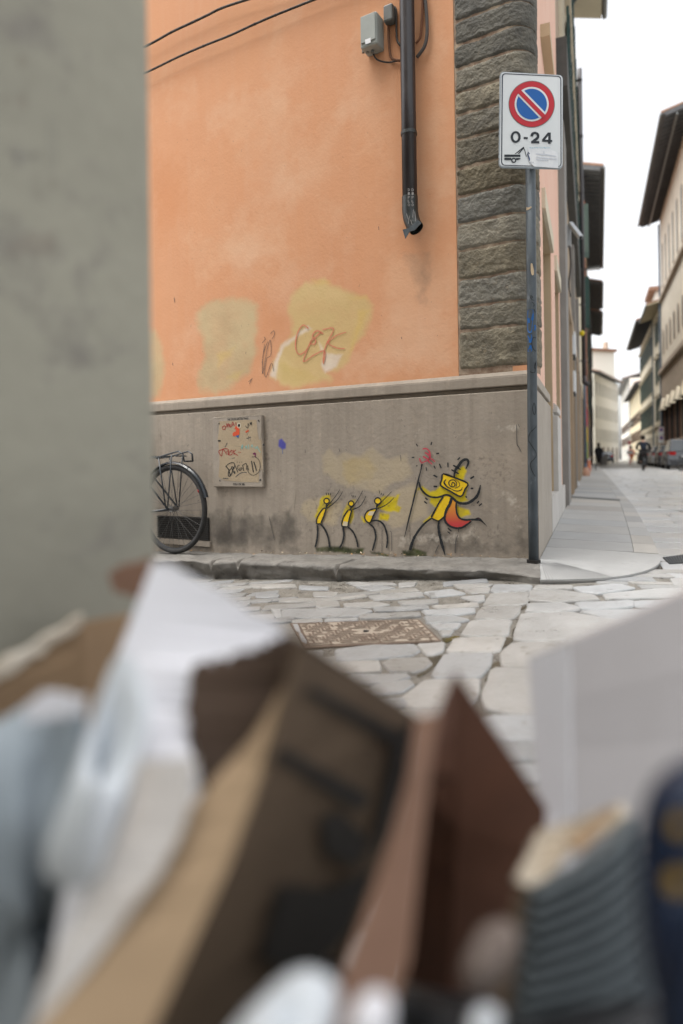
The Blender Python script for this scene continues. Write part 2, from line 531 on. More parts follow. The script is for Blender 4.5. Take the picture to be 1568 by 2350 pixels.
M_steel = mat('galvanised_steel', (0.085, 0.100, 0.110), (0.048, 0.058, 0.066), scale=9, stretch=(1, 1, 0.4), metallic=0.35, rough=0.5, bump=0.08, spots=(0.15, 0.165, 0.18), spot_amt=0.58, spot_scale=24)
M_glass = mat('window_glass', (0.05, 0.06, 0.065), (0.035, 0.04, 0.045), scale=1, bump=0, rough=0.08, rr=0, spec=0.6)
M_grate = mat('dark_iron', (0.03, 0.028, 0.026), (0.018, 0.017, 0.016), scale=10, rough=0.6, metallic=0.3)
# cape of the big dancing figure: painted orange at the shoulder, red at the hem
M_cape = bpy.data.materials.new('orange_to_red_paint'); M_cape.use_nodes = True
_t = M_cape.node_tree; _a = _t.nodes.new('ShaderNodeAttribute'); _a.attribute_name = 'tint'
_t.links.new(_a.outputs['Color'], _t.nodes['Principled BSDF'].inputs['Base Color']); _t.nodes['Principled BSDF'].inputs['Roughness'].default_value = 0.75

# coats of paint and stains: colour, second colour, grain, gain, break-up
C_yel = ((0.54, 0.42, 0.015), (0.46, 0.355, 0.03), 30, 1.5, 0.35)
C_cream = ((0.42, 0.345, 0.23), (0.375, 0.31, 0.205), 7, 1.25, 0.5)
C_tanp = ((0.40, 0.30, 0.12), (0.35, 0.28, 0.16), 9, 1.2, 0.5)
C_patch = ((0.56, 0.42, 0.20), (0.52, 0.375, 0.17), 7, 1.2, 0.4)
C_patchy = ((0.56, 0.39, 0.12), (0.50, 0.37, 0.14), 7, 1.2, 0.5)
C_patch2 = ((0.49, 0.385, 0.225), (0.43, 0.33, 0.19), 6, 1.15, 0.45)
C_white = ((0.66, 0.58, 0.50), (0.60, 0.50, 0.42), 14, 1.2, 0.4)
C_bleach = ((0.65, 0.43, 0.29), (0.63, 0.395, 0.25), 4, 1.1, 0.5)
C_deep = ((0.50, 0.205, 0.085), (0.53, 0.23, 0.105), 3, 1.1, 0.5)
C_dark = ((0.085, 0.075, 0.063), (0.06, 0.053, 0.046), 12, 1.2, 0.75)
C_soot = ((0.30, 0.19, 0.12), (0.22, 0.14, 0.10), 12, 1.2, 0.7)
C_moss = ((0.055, 0.065, 0.02), (0.03, 0.035, 0.015), 40, 1.4, 0.7)
C_chip = ((0.55, 0.50, 0.43), (0.48, 0.43, 0.36), 40, 1.35, 1.55)
C_pit = ((0.07, 0.058, 0.048), (0.11, 0.09, 0.072), 45, 1.25, 1.95)
C_blue = ((0.06, 0.06, 0.26), (0.08, 0.08, 0.30), 30, 1.3, 0.3)
C_damp = ((0.34, 0.285, 0.225), (0.30, 0.25, 0.195), 8, 1.1, 0.6)

def roadz(x, y):
    z = -0.064
    if x < 1.1: z += 0.092 * (x - 1.1)
    return max(z, -0.33)

def groad(x, y):
    z = -0.06
    for _ in range(8):
        p = ground(x, y, z); z = roadz(p.x, p.y)
    return Vector((p.x, p.y, z))

def lz(l):                             # left pavement falls away from the corner
    return -0.043 * max(0.0, l)

I6 = crop(0, 0, 1.594388)              # plain picture coordinates of the 1568 x 2350 view
c1 = crop(500, 0, 1.30667)
c4 = crop(500, 900, 1.30667)
c5 = crop(500, 1400, 2.24)
g1 = crop(1050, 1550, 1.65053)
g2 = crop(1450, 1600, 4.48)
pl = crop(780, 1480, 7.1273)
sg = crop(1820, 240, 5.8769)
q1 = crop(700, 2000, 1.74222)
q2 = crop(1500, 2000, 1.568)
c3 = crop(1900, 900, 2.35)
c6 = crop(1900, 1000, 2.9371)
k5 = crop(1920, 0, 3.3559)
k6 = crop(1940, 650, 3.9156)

# ================================================================== ORANGE CORNER BUILDING
ZL, ZG1, ZG0 = 1.20, 1.115, 1.082       # top of the ledge, groove
OFFP = -0.045                           # the plaster sits back from the plinth
B1 = thing('corner_building', tuple(CORN), 'orange plastered corner building with rough stone quoins above a grey graffitied plinth', 'building')
HB = 13.9
QE = LW.hit(1050, 600, OFFP)[0] + 0.003
LEND, REND = 11.0, 4.75

m = MB()                                # left wall
m.pbox(LW, QE, LEND, ZL - 0.05, HB, OFFP, OFFP - 0.5)
m.mbox(LW, QE, ZL - 0.05, 1.246, OFFP, -0.3)
o = m.build('plaster_wall', M_orange, B1, label='wide orange plaster wall with yellowish overpainted patches')
m = MB()                                # right wall with two deep doorways and upper windows
D1a, D1b, D2a, D2b, DZ = 1.52, 2.76, 3.50, 4.50, 2.76
def rbox(l0, l1, z0, z1, mb=m, o0=OFFP, o1=OFFP - 0.6): mb.pbox(RW, l0, l1, z0, z1, o0, o1)
W1 = (0.42, 0.80, 3.62, 5.4)
m.mbox(RW, 0.20, ZL - 0.05, 1.246, OFFP, -0.3)
rbox(0.20, D1a, ZL - 0.05, 3.62)
rbox(0.20, W1[0], 3.62, HB); rbox(W1[1], D1a, 3.62, HB); rbox(W1[0], W1[1], 5.4, HB)
rbox(D1a, D1b, DZ, HB); rbox(D1b, D2a, ZL - 0.05, HB); rbox(D2a, D2b, DZ, HB); rbox(D2b, REND, 0, HB)
m.build('side_wall', M_pink, B1, label='orange wall along the street, coloured pale as if lit')
m = MB()                                # white window reveal by the corner
m.pbox(RW, W1[0], W1[0] + 0.03, W1[2], W1[3], OFFP + 0.004, OFFP - 0.35)
m.pbox(RW, W1[1] - 0.03, W1[1], W1[2], W1[3], OFFP + 0.004, OFFP - 0.35)
m.pbox(RW, W1[0] + 0.03, W1[1] - 0.03, W1[2], W1[2] + 0.03, OFFP + 0.004, OFFP - 0.35)
w = m.build('window', M_white, B1)
m = MB(); m.pbox(RW, W1[0] + 0.03, W1[1] - 0.03, W1[2] + 0.03, W1[3], OFFP - 0.30, OFFP - 0.33)
m.build('pane', M_glass, w)

# plinth: ledge, groove, face, with a bevelled end by the doorway
m = MB()
m.mbox(LW, LEND, -0.7, ZG0, 0.0, -0.30)
m.mbox(LW, LEND, ZG0, ZG1, -0.045, -0.30)
m.mbox(LW, LEND, ZG1, ZL - 0.02, -0.002, -0.30)
m.mbox(LW, LEND, ZL - 0.02, ZL + 0.012, -0.002, -0.30, ea=0.033)
o_pl = m.build('plinth', M_plinth, B1, bevel=0.006, label='grey cement plinth with dancing figures sprayed on it')
m = MB()
m.mbox(RW, 1.50, -0.3, ZG0, 0.0, -0.28)
m.mbox(RW, 1.48, ZG0, ZG1, -0.045, -0.28)
m.mbox(RW, 1.50, ZG1, ZL - 0.02, -0.002, -0.28)
m.mbox(RW, 1.50, ZL - 0.02, ZL + 0.012, -0.002, -0.28, ea=0.033)
m.build('side_plinth', M_sidep, B1, bevel=0.006, label='lighter grey plinth round the corner on the street side')
m = MB()
a, b = 2.80, 3.48
m.pbox(RW, a, b, -0.3, ZG0, 0.0, -0.28)
m.pbox(RW, a, b, ZG0, ZG1, -0.045, -0.28)
m.pbox(RW, a, b, ZG1, ZL - 0.02, -0.002, -0.28)
m.hexa([RW.p(a, ZL - 0.02, -0.002), RW.p(b, ZL - 0.02, -0.002), RW.p(b, ZL - 0.02, -0.28), RW.p(a, ZL - 0.02, -0.28),
        RW.p(a, ZL + 0.012, -0.035), RW.p(b, ZL + 0.012, -0.035), RW.p(b, ZL + 0.012, -0.28), RW.p(a, ZL + 0.012, -0.28)])
m.build('pier_plinth', M_lgrey, B1, bevel=0.006)
# doorways: jamb, lintel, threshold, door
for (a, b) in ((D1a, D1b), (D2a, D2b)):
    m = MB()
    m.pbox(RW, b - 0.012, b, 0.0, DZ, OFFP - 0.004, OFFP - 0.62)
    m.pbox(RW, a, a + 0.012, 0.0, DZ, OFFP - 0.004, OFFP - 0.62)
    m.pbox(RW, a + 0.012, b - 0.012, DZ - 0.015, DZ, OFFP - 0.004, OFFP - 0.62)
    fr = m.build('doorway', M_tan, B1)
    m = MB(); m.pbox(RW, a - 0.06, b + 0.02, DZ + 0.0, DZ + 0.17, OFFP + 0.03, OFFP - 0.02)
    m.build('lintel', M_trim, fr)
    m = MB(); m.pbox(RW, a + 0.012, b - 0.012, -0.2, 0.30, 0.0, OFFP - 0.6)
    m.build('threshold', M_lgrey, fr)
    m = MB(); m.pbox(RW, a + 0.012, b - 0.012, 0.3, DZ - 0.015, OFFP - 0.52, OFFP - 0.58)
    m.build('door', M_door, fr)
# brown stone band high on the side wall, roof with pale eaves
m = MB(); m.pbox(RW, 1.60, 4.3, 4.29, 4.40, 0.035, OFFP)
m.build('string_course', M_tan, B1)
m = MB()
m.hexa([LW.p(-0.4, HB, 0.9), LW.p(LEND, HB, 0.9), LW.p(LEND, HB + .1, -8), RW.p(REND, HB + .1, -4),
        LW.p(-0.4, HB + 0.25, 0.95), LW.p(LEND, HB + 0.25, 0.95), LW.p(LEND, HB + 2.5, -8), RW.p(REND, HB + 2.5, -4)])
m.build('roof', mat('cream_eaves', (0.55, 0.50, 0.36), bump=0.1), B1)

# ---- rough corner stones
jx = [79, 167, 253, 340, 423, 515, 620, 723, 824, 920, 1027, 1128, 1215, 1335]
zj = [LW.hit(1052, y / 1.594388, OFFP)[1] for y in jx][::-1]
zj[0] = 1.245
courses = list(zip(zj[:-1], zj[1:]))
zt = zj[-1]
while zt < HB - 0.3:
    courses.append((zt, zt + 0.26 + 0.05 * rng.random())); zt = courses[-1][1]
l_edge = LW.hit(1050, 600, OFFP)[0]
RAD = 0.15
def qpath(s):                            # along the left face, round the corner, along the right face
    a = l_edge - RAD - 0.02
    o_ = 0.012 + OFFP
    if s < a: return LW.p(l_edge - s, 0, o_), NL
    ang = math.pi - math.acos(max(-1, min(1, NL.dot(NR)))) 
    turn = math.acos(max(-1, min(1, NL.dot(NR))))
    arc = RAD * turn
    c = LW.p(l_edge - a, 0, o_ - RAD)
    if s < a + arc:
        t = (s - a) / arc
        th = turn * t
        n = (NL * math.sin(turn - th) + NR * math.sin(th)) / math.sin(turn)
        return c + n * RAD, n
    return c + NR * RAD + DR * (s - a - arc), NR
SLEN = l_edge - RAD - 0.02 + RAD * math.acos(NL.dot(NR)) + 0.10
m = MB()
mj = MB()
for ci, (za, zb) in enumerate(courses):
    fine = za < 4.2
    st = 0.013 if fine else 0.06
    ns, nz = int(SLEN / st), max(3, int((zb - za) / st))
    hue = rng.random()
    base = 0.72 + 0.62 * rng.random()
    if za < 2.1: base *= 1.25
    m.tint = (base * (0.98 + 0.16 * hue), base, base * (1.10 - 0.28 * hue), 1)
    e0, e1 = rng.uniform(0.0, 0.006), rng.uniform(0.0, 0.006)
    vs = []
    sd = ci * 7.3
    for j in range(nz + 1):
        for i in range(ns + 1):
            s_ = SLEN * i / ns
            t = j / nz
            p, n = qpath(s_)
            z = za + 0.004 + e0 * math.sin(s_ * 9 + sd) * 0.5 + (zb - za - 0.008) * t
            z += 0.004 * noise.noise(Vector((s_ * 12, sd, t))) * (1 if j in (0, nz) else 0)
            d = 0.006 * noise.noise(Vector((s_ * 5 + sd, z * 6, 1.3))) + 0.007 * noise.noise(Vector((s_ * 17, z * 19, sd))) + 0.006 * noise.noise(Vector((s_ * 45, z * 50, sd)))
            edge = min(j, nz - j) / nz * (zb - za)
            d -= 0.015 * max(0, 1 - edge / 0.018) ** 2
            d -= 0.02 * max(0, 1 - s_ / 0.03) ** 2
            if s_ > SLEN * 0.55: d *= 0.55
            vs.append(p + n * d + UP * z)
    fs = [(j * (ns + 1) + i, j * (ns + 1) + i + 1, (j + 1) * (ns + 1) + i + 1, (j + 1) * (ns + 1) + i) for j in range(nz) for i in range(ns)]
    m.add(vs, fs)
    m.tint = None
    for jj in (za,):
        P_ = [qpath(SLEN * i / 14) for i in range(15)]
        pass
P_ = [qpath(SLEN * i / 14) for i in range(15)]
mj.add([p + n * -0.011 + UP * 1.2 for p, n in P_] + [p + n * -0.011 + UP * (HB - 0.1) for p, n in P_], [(i, i + 1, 16 + i, 15 + i) for i in range(14)])
qn = m.build('quoin', M_quoin, B1, smooth=True, fix=False)
mj.build('mortar_joint', M_mortar, qn, fix=False)

# ---- paint and stains on the plaster: the visible faces are fine grids
GP = Coated(LW, QE, 3.75, ZL - 0.02, 4.1, OFFP + 0.0015, 0.006)
GR = Coated(LW, 0.004, 3.75, -0.22, ZG0 - 0.008, 0.0015, 0.006)
mpo = lambda k: LW.px(OFFP + 0.0035 + 0.0005 * k)
mpp = lambda k: LW.px(0.0035 + 0.0005 * k)
pw = [c for c in B1.children if c.name.startswith('plaster_wall')][0]
def coatpart(g, C_, polys, cf, feather, strength=1.0, **kw):
    g.coat(polys, cf, C_[0], C_[1], feather, strength, C_[2], C_[3], C_[4], **kw)
coatpart(GP, C_bleach, [[(1060, 60), (1180, 40), (1230, 560), (1200, 900), (1010, 620), (950, 860), (700, 980), (620, 880), (900, 560)], [(300, 430), (700, 400), (820, 560), (500, 700), (330, 600)], [(1345, 100), (1500, 120), (1520, 1000), (1380, 1100)]], c1, 150, 0.5)
coatpart(GP, C_bleach, [[(1180, 30), (1540, 10), (1545, 580), (1000, 630), (960, 560), (1140, 420)], [(250, -40), (700, -120), (760, 60), (420, 120), (300, 180)]], c4, 120, 0.62)
coatpart(GP, C_deep, [[(60, 0), (500, 0), (700, -60), (300, 330), (70, 420)], [(60, 700), (240, 760), (330, 1000), (90, 1200)]], c1, 150, 0.62)
coatpart(GP, C_deep, [[(590, 250), (720, 250), (730, 380), (620, 480), (590, 420)], [(60, 620), (280, 640), (290, 720), (80, 745)]], c4, 80, 0.5)
coatpart(GP, C_soot, [[(1255, 15), (1420, 10), (1405, 180), (1375, 300), (1330, 270), (1300, 120)], [(1365, 120), (1410, 130), (1400, 280), (1370, 280)]], c4, 45, 0.55)
coatpart(GP, C_patch2, [[(285, 330), (330, 265), (400, 250), (470, 240), (575, 265), (588, 350), (570, 430), (575, 520), (540, 610), (480, 650), (450, 690), (380, 705), (300, 700), (290, 640), (320, 540), (320, 440), (290, 390)], [(20, 400), (95, 400), (130, 500), (135, 600), (110, 720), (30, 740)]], c4, 30, 0.95)
coatpart(GP, C_patch, [[(735, 240), (800, 180), (905, 155), (940, 195), (1010, 210), (1100, 235), (1135, 290), (1120, 350), (1090, 420), (1040, 480), (1010, 560), (960, 600), (900, 600), (940, 640), (880, 655), (760, 680), (690, 670), (640, 630), (660, 540), (690, 470), (740, 430), (745, 380), (718, 310)]], c4, 26, 0.95)
coatpart(GP, C_patchy, [[(1000, 240), (1100, 235), (1110, 262), (1010, 256)], [(1060, 300), (1120, 300), (1050, 470), (1000, 560)], [(680, 560), (820, 590), (880, 640), (760, 670), (690, 650)], [(390, 520), (470, 470), (460, 520), (390, 570)], [(430, 630), (520, 580), (480, 650)], [(830, 165), (935, 160), (935, 190), (850, 190)]], c4, 26, 0.7)
coatpart(GP, C_white, [[(640, 620), (660, 540), (690, 470), (760, 425), (820, 380), (835, 400), (760, 445), (705, 490), (675, 550), (668, 640)], [(895, 505), (985, 520), (955, 580), (900, 605), (885, 570)], [(868, 450), (895, 500), (880, 500)]], c4, 15, 0.8)
m = MB()
f_ = mpo(6)
for pts in ([(822, 395), (795, 378), (768, 420), (760, 480), (775, 517), (810, 500), (842, 440)], [(893, 420), (862, 405), (840, 430), (856, 450), (850, 470), (830, 462), (850, 440), (885, 410)],
            [(822, 480), (798, 552), (850, 520), (900, 503), (893, 566)], [(890, 400), (942, 395), (912, 460), (896, 510), (892, 560)], [(1002, 412), (955, 428), (917, 463), (960, 488), (996, 490)]):
    stroke(m, pts, 5.5, c4, f_, wob=0.5)
m.build('red_tag', M_salmon, pw, fix=False)
m = MB()
for pts in ([(628, 455), (605, 520), (602, 610), (612, 560), (625, 490), (640, 450), (642, 520), (622, 540), (612, 600), (620, 626), (645, 560), (655, 600)], [(600, 465), (615, 445), (610, 435)], [(640, 420), (655, 405), (660, 420), (648, 445)],
            [(612, 470), (600, 560)], [(535, 650), (555, 632)], [(540, 660), (550, 636)]):
    stroke(m, pts, 2.2, c4, f_)
m.build('black_scribble', M_fade, pw, fix=False)
m = MB()
for i in range(60):
    x, y = rng.uniform(90, 1500), rng.uniform(-600, 560)
    a = rng.uniform(-0.5, 0.5); L_ = rng.choice((2, 3, 3, 4, 12))
    stroke(m, [(x, y), (x + L_ * math.sin(a), y + L_)], rng.uniform(1.2, 3.0), c4, f_, smooth=False)
for (x, y, h_) in ((172, 565, 6), (1266, 440, 5), (1157, -85, 9), (180, 258, 12)):
    stroke(m, [(x, y - h_), (x + 2, y + h_)], 4, c4, f_, smooth=False)
m.build('wall_nick', M_fade, pw, fix=False)['kind'] = 'stuff'

GP.build('plaster_coat', M_orangep, pw, relief=0.0012)

# ---- stains on the plinth
P0 = o_pl
coatpart(GR, C_damp, [[(1040, 60), (1560, 0), (1450, 560), (1350, 700), (1240, 420), (1000, 180)]], g1, 120, 0.6)
coatpart(GR, C_dark, [[(-700, 560), (-300, 520), (60, 560), (80, 650), (60, 760), (-300, 760), (-700, 760)], [(690, 730), (940, 640), (1100, 690), (1330, 720), (1340, 800), (700, 790)], [(1395, 590), (1452, 560), (1458, 820), (1410, 800)]], g1, 100, 0.85)
coatpart(GR, C_dark, [[(730, 1020), (790, 1000), (780, 1250), (720, 1260)], [(860, 1030), (905, 1010), (890, 1230), (850, 1240)], [(1200, 1060), (1260, 1020), (1300, 1150), (1250, 1330), (1150, 1340), (1190, 1180)], [(640, 1190), (900, 1200), (940, 1330), (640, 1330)]], c5, 55, 0.7, stretch=0.35)
coatpart(GR, C_cream, [[(205, 190), (250, 145), (300, 190), (345, 165), (440, 190), (520, 140), (600, 205), (720, 180), (765, 300), (705, 350), (620, 365), (560, 425), (480, 400), (360, 390), (225, 300)], [(90, 480), (200, 440), (330, 470), (310, 620), (130, 600), (80, 540)], [(590, 420), (760, 360), (880, 430), (850, 560), (640, 640), (580, 560)]], g1, 24, 0.72)
coatpart(GR, C_tanp, [[(330, 215), (480, 200), (560, 280), (520, 340), (380, 370), (330, 310)], [(205, 440), (290, 430), (260, 600), (180, 600)]], g1, 26, 0.55)
coatpart(GR, C_yel, [[(215, 440), (262, 430), (265, 490), (240, 520), (190, 590), (170, 560)], [(375, 470), (412, 460), (400, 560), (385, 600), (330, 600), (340, 540)],
                                 [(530, 460), (590, 440), (675, 445), (660, 500), (680, 530), (620, 530), (540, 515)], [(560, 540), (620, 545), (610, 580), (555, 580)], [(450, 560), (500, 590), (470, 600)]], g1, 15, 1.0)
coatpart(GR, C_yel, [[(280, 960), (350, 830), (440, 810), (560, 900), (650, 880), (720, 800), (730, 690), (790, 610), (950, 640), (1040, 500), (1100, 470), (1150, 560), (1090, 690), (1190, 740), (1160, 880), (1140, 980), (1180, 1040), (1000, 1080), (1010, 1130), (1200, 1190), (1220, 1260), (1060, 1310), (1000, 1270), (985, 1180), (950, 1060), (850, 1200), (690, 1380), (590, 1340), (470, 1400), (440, 1390), (560, 1290), (650, 1150), (560, 1080), (560, 1000), (450, 940), (400, 860), (330, 860), (300, 960)],
                                 [(0, 950), (60, 930), (20, 1000)], [(0, 1100), (80, 1160), (40, 1230), (0, 1220)]], g2, 36, 1.0)
coatpart(GR, C_moss, [[(165, 745), (300, 735), (470, 755), (460, 790), (180, 775)], [(690, 765), (760, 750), (850, 775), (850, 815), (700, 800)], [(500, 770), (620, 790), (610, 806), (510, 790)]], g1, 12, 0.9)
coatpart(GR, C_chip, [[(1290, 400), (1420, 410), (1430, 520), (1300, 500)], [(1360, 520), (1420, 560), (1420, 640), (1370, 620)], [(770, 20), (810, 10), (805, 70), (775, 70)], [(1260, 0), (1400, 0), (1400, 60), (1270, 40)], [(600, 640), (760, 660), (1000, 640), (1150, 600), (1160, 700), (700, 760)]], g1, 60, 0.9)
coatpart(GR, C_pit, [[(700, 600), (900, 640), (1130, 560), (1380, 560), (1400, 760), (1000, 780), (700, 740)], [(1000, 120), (1380, 140), (1400, 380), (1150, 420)], [(60, 430), (300, 300), (700, 420), (640, 700), (100, 720)], [(-500, 0), (-100, -60), (0, 300), (-400, 500)]], g1, 110, 0.75)
coatpart(GR, C_blue, [[(1165, 470), (1190, 455), (1225, 500), (1225, 540), (1195, 545), (1165, 520)]], c5, 12, 0.95)
m = MB(); stroke(m, [(1192, 540), (1198, 585)], 3, c5, mpp(7)); m.build('blue_drip', M_blue, P0, fix=False)
m = MB()
f_ = mpp(7)
for i in range(150):
    x, y = rng.uniform(-640, 1450), rng.uniform(-100, 780)
    L_ = rng.choice((2, 3, 4, 5, 9, 14)); a = rng.gauss(0.15, 0.5)
    stroke(m, [(x, y), (x + L_ * math.sin(a), y + L_ * math.cos(a))], rng.uniform(1.5, 3.5), g1, f_, smooth=False)
for pts in ([(1388, 5, 5), (1390, 120), (1400, 140), (1415, 172, 3)], [(1395, 0), (1405, 22)], [(687, 190, 3), (689, 225)], [(110, 155, 3), (112, 178)], [(315, 150, 3), (320, 170)], [(622, 650, 3), (632, 665), (632, 770)], [(575, 620, 3), (574, 790)]):
    stroke(m, pts, 3, g1, f_)
stroke(m, [(1085, 1095), (1130, 1290)], 5, c5, f_)
m.build('plinth_scratch', M_fade, P0, fix=False)['kind'] = 'stuff'
m = MB()
for pts in ([(1300, 880), (1280, 1070)], [(185, 400), (195, 460)], [(1380, 345), (1382, 370)]):
    stroke(m, pts, 4, c5, f_)
for i in range(40):
    x, y = rng.uniform(-640, 1450), rng.uniform(-100, 780)
    stroke(m, [(x, y), (x + rng.uniform(-2, 2), y + rng.choice((3, 4, 7)))], rng.uniform(2, 5), g1, f_, smooth=False)
m.build('pale_scratch', M_ledge, P0, fix=False)['kind'] = 'stuff'

GR.build('render_coat', M_plinthp, P0, relief=0.0014)

# ---- the small dancing figures
def small_figure(head, arms, sides, fill, legs, dashes, lab, white=None):
    hx, hy, hr = head
    m = MB()
    circ = [(hx + hr * math.cos(a / 14 * 2 * math.pi), hy + hr * math.sin(a / 14 * 2 * math.pi)) for a in range(15)]
    ink = mpp(10)
    stroke(m, circ, 7.5, g1, ink, wob=0.25)
    for pts in arms: stroke(m, [(p[0], p[1], 6.5 - 1.2 * i) for i, p in enumerate(pts)], 6, g1, ink)
    for pts in sides: stroke(m, pts, 8.5, g1, ink, wob=0.25)
    for pts in legs: stroke(m, pts, 10, g1, ink, wob=0.3)
    for pts in dashes: stroke(m, pts, 4, g1, ink)
    o = m.build('dancing_figure', M_black, P0, fix=False, label=lab)
    m = MB(); fillp(m, fill, g1, mpp(8), rnd=3); fillp(m, circ[:-1], g1, mpp(8))
    m.build('yellow_filling', M_yellow, P0, fix=False)
    if white:
        m = MB(); fillp(m, white, g1, mpp(9)); m.build('cream_filling', M_cream, P0, fix=False)
small_figure((240, 467, 16), [[(236, 503), (265, 475), (300, 430), (320, 397)], [(243, 512), (290, 475), (320, 440), (338, 408)]], [[(222, 510), (195, 545), (180, 580), (180, 606)], [(238, 513), (222, 560), (205, 602)], [(178, 606), (205, 605)], [(222, 510), (238, 513)], [(240, 484), (238, 512)]],
             [(224, 512), (237, 515), (222, 560), (205, 600), (182, 603), (183, 578), (198, 545)], [[(184, 612), (186, 660), (180, 710), (170, 747)], [(203, 606), (230, 640), (250, 690), (258, 748)]],
             [[(237, 418), (240, 434)], [(251, 418), (252, 434)], [(264, 420), (262, 434)]], 'small figure with thin raised arms, leftmost of three')
small_figure((388, 483, 16), [[(385, 515), (415, 480), (440, 440), (458, 405)], [(395, 520), (440, 500), (465, 465), (478, 435)]], [[(372, 520), (345, 560), (332, 600), (333, 622)], [(392, 523), (378, 570), (368, 622)], [(333, 622), (368, 623)], [(372, 520), (392, 523)], [(388, 500), (386, 520)]],
             [(374, 522), (390, 526), (378, 570), (367, 620), (335, 620), (334, 598), (347, 560)], [[(338, 625), (345, 670), (335, 720), (318, 750)], [(370, 624), (400, 655), (420, 700), (430, 748)]],
             [[(392, 430), (396, 446)], [(404, 432), (404, 446)], [(415, 436), (411, 448)]], 'small figure with raised arms and a pale hem, middle of three', [(342, 590), (372, 595), (367, 619), (336, 619)])
small_figure((549, 467, 19), [[(543, 503), (575, 470), (605, 440), (633, 410)], [(560, 510), (600, 490), (630, 465), (648, 445)]], [[(541, 512), (490, 527), (470, 560), (477, 585), (497, 602)], [(545, 514), (525, 550), (505, 595)], [(541, 512), (558, 510)], [(545, 486), (542, 510)], [(497, 602), (508, 592)]],
             [(538, 515), (525, 550), (503, 594), (480, 582), (474, 560), (492, 530)], [[(497, 603), (525, 630), (537, 680), (530, 720), (517, 767)], [(505, 590), (545, 585), (580, 605), (600, 650), (608, 700), (602, 752)]],
             [[(557, 403), (560, 422)], [(572, 418), (568, 432)], [(585, 424), (579, 436)]], 'small figure with a bent round back, rightmost of three', [(500, 530), (532, 530), (520, 556), (488, 552)])
# ---- the big dancer with a screen for a head
ink = mpp(11)
m = MB()
for pts in ([(425, 435, 26), (400, 560, 14), (375, 650, 20), (330, 840, 24), (270, 1090, 22), (200, 1370, 20), (165, 1520, 15), (135, 1640, 6)],
            [(375, 730, 20), (400, 830, 26), (470, 920, 28), (560, 975, 28), (660, 985, 26), (740, 970, 28), (810, 945, 28), (870, 955, 28), (930, 1000, 32), (1000, 1060, 36), (1080, 1085, 36), (1170, 1080, 38), (1250, 1035, 40), (1320, 970, 40), (1360, 880, 34), (1382, 780, 14)],
            [(925, 825, 6), (910, 770, 14), (930, 740, 15), (965, 770, 15), (940, 812, 14), (890, 800, 14), (860, 750, 15), (890, 705, 14), (950, 700, 13), (990, 750, 12), (980, 810, 10)],
            [(900, 842, 12), (840, 815, 18), (795, 760, 24), (785, 730, 18), (820, 688, 8)], [(960, 680, 5), (1030, 740, 8), (1035, 800, 9), (960, 835, 11)], [(870, 830, 6), (980, 880, 13), (1060, 865, 12), (1085, 815, 6)],
            [(950, 670, 24), (955, 600, 26), (975, 530, 36), (1020, 470, 42), (1070, 400, 40), (1120, 367, 38), (1165, 370, 36), (1185, 410, 32), (1165, 470, 24), (1138, 525, 8)], [(932, 457, 26), (1058, 532, 18)], [(903, 530, 26), (1032, 602, 18)],
            [(770, 975, 24), (700, 1080, 24), (640, 1190, 26), (575, 1315, 30)], [(905, 1000, 44), (880, 1090, 40), (830, 1180, 36), (800, 1270, 34), (795, 1340, 32), (820, 1400, 30), (880, 1455, 28), (980, 1488, 28), (1080, 1478, 28), (1160, 1430, 26), (1235, 1375, 20)],
            [(575, 1325, 24), (630, 1350, 20), (690, 1372, 22), (745, 1340, 24), (795, 1295, 22)], [(985, 1070, 24), (985, 1180, 24), (1005, 1270, 26), (1050, 1330, 26), (1130, 1353, 26), (1230, 1350, 28), (1330, 1352, 28), (1400, 1372, 22), (1490, 1462, 4)],
            [(1285, 1345, 10), (1345, 1322, 12), (1395, 1350, 10), (1440, 1408, 6)],
            [(575, 1330, 24), (480, 1400, 26), (390, 1500, 30), (310, 1620, 34), (270, 1710, 40), (240, 1800, 42), (228, 1850, 34)], [(705, 1370, 26), (692, 1450, 32), (705, 1560, 38), (730, 1680, 38), (765, 1800, 36), (803, 1935, 10)], [(225, 1450, 5), (230, 1690, 5)], [(1020, 1500, 8), (1020, 1555, 6)]):
    stroke(m, [(p[0], p[1], (p[2] if len(p) > 2 else 20) * 1.15) for p in pts], 20, g2, ink, wob=0.25)
hd = [(775, 600), (960, 662), (1172, 755), (1130, 850), (1060, 970), (900, 890), (732, 790), (748, 690)]
stroke(m, hd + [hd[0], hd[1]], 27, g2, ink, k=3, wob=0.12)
for a, b, w_ in (((330, 105), (350, 150), 16), ((585, 75), (570, 130), 20), ((655, 272), (705, 262), 24), ((255, 330), (298, 332), 22), ((490, 488), (503, 552), 15), ((618, 465), (642, 515), 18), ((708, 432), (738, 508), 22), ((848, 412), (850, 495), 20), ((1005, 370), (1048, 330), 24), ((610, 618), (676, 655), 26), ((612, 805), (675, 808), 28), ((475, 990), (515, 1025), 24), ((458, 1050), (506, 1086), 24), ((1215, 680), (1278, 640), 28), ((1220, 840), (1266, 838), 30), ((1138, 963), (1157, 992), 24), ((1325, 1085), (1358, 1045), 24), ((1358, 1127), (1406, 1085), 20), ((845, 1488), (908, 1542), 20), ((840, 1545), (885, 1577), 16), ((325, 470), (350, 466), 16)):
    stroke(m, [a, b], w_, g2, ink)
big = m.build('dancing_figure', M_black, P0, fix=False, label='large caped figure with a rectangular spiral head and a staff')
m = MB()
fillp(m, hd, g2, mpp(8)); fillp(m, [(770, 985), (820, 960), (890, 975), (900, 1010), (830, 1180), (790, 1290), (690, 1370), (580, 1322), (640, 1190)], g2, mpp(8))
m.build('yellow_filling', M_yellow, P0, fix=False)
m = MB()
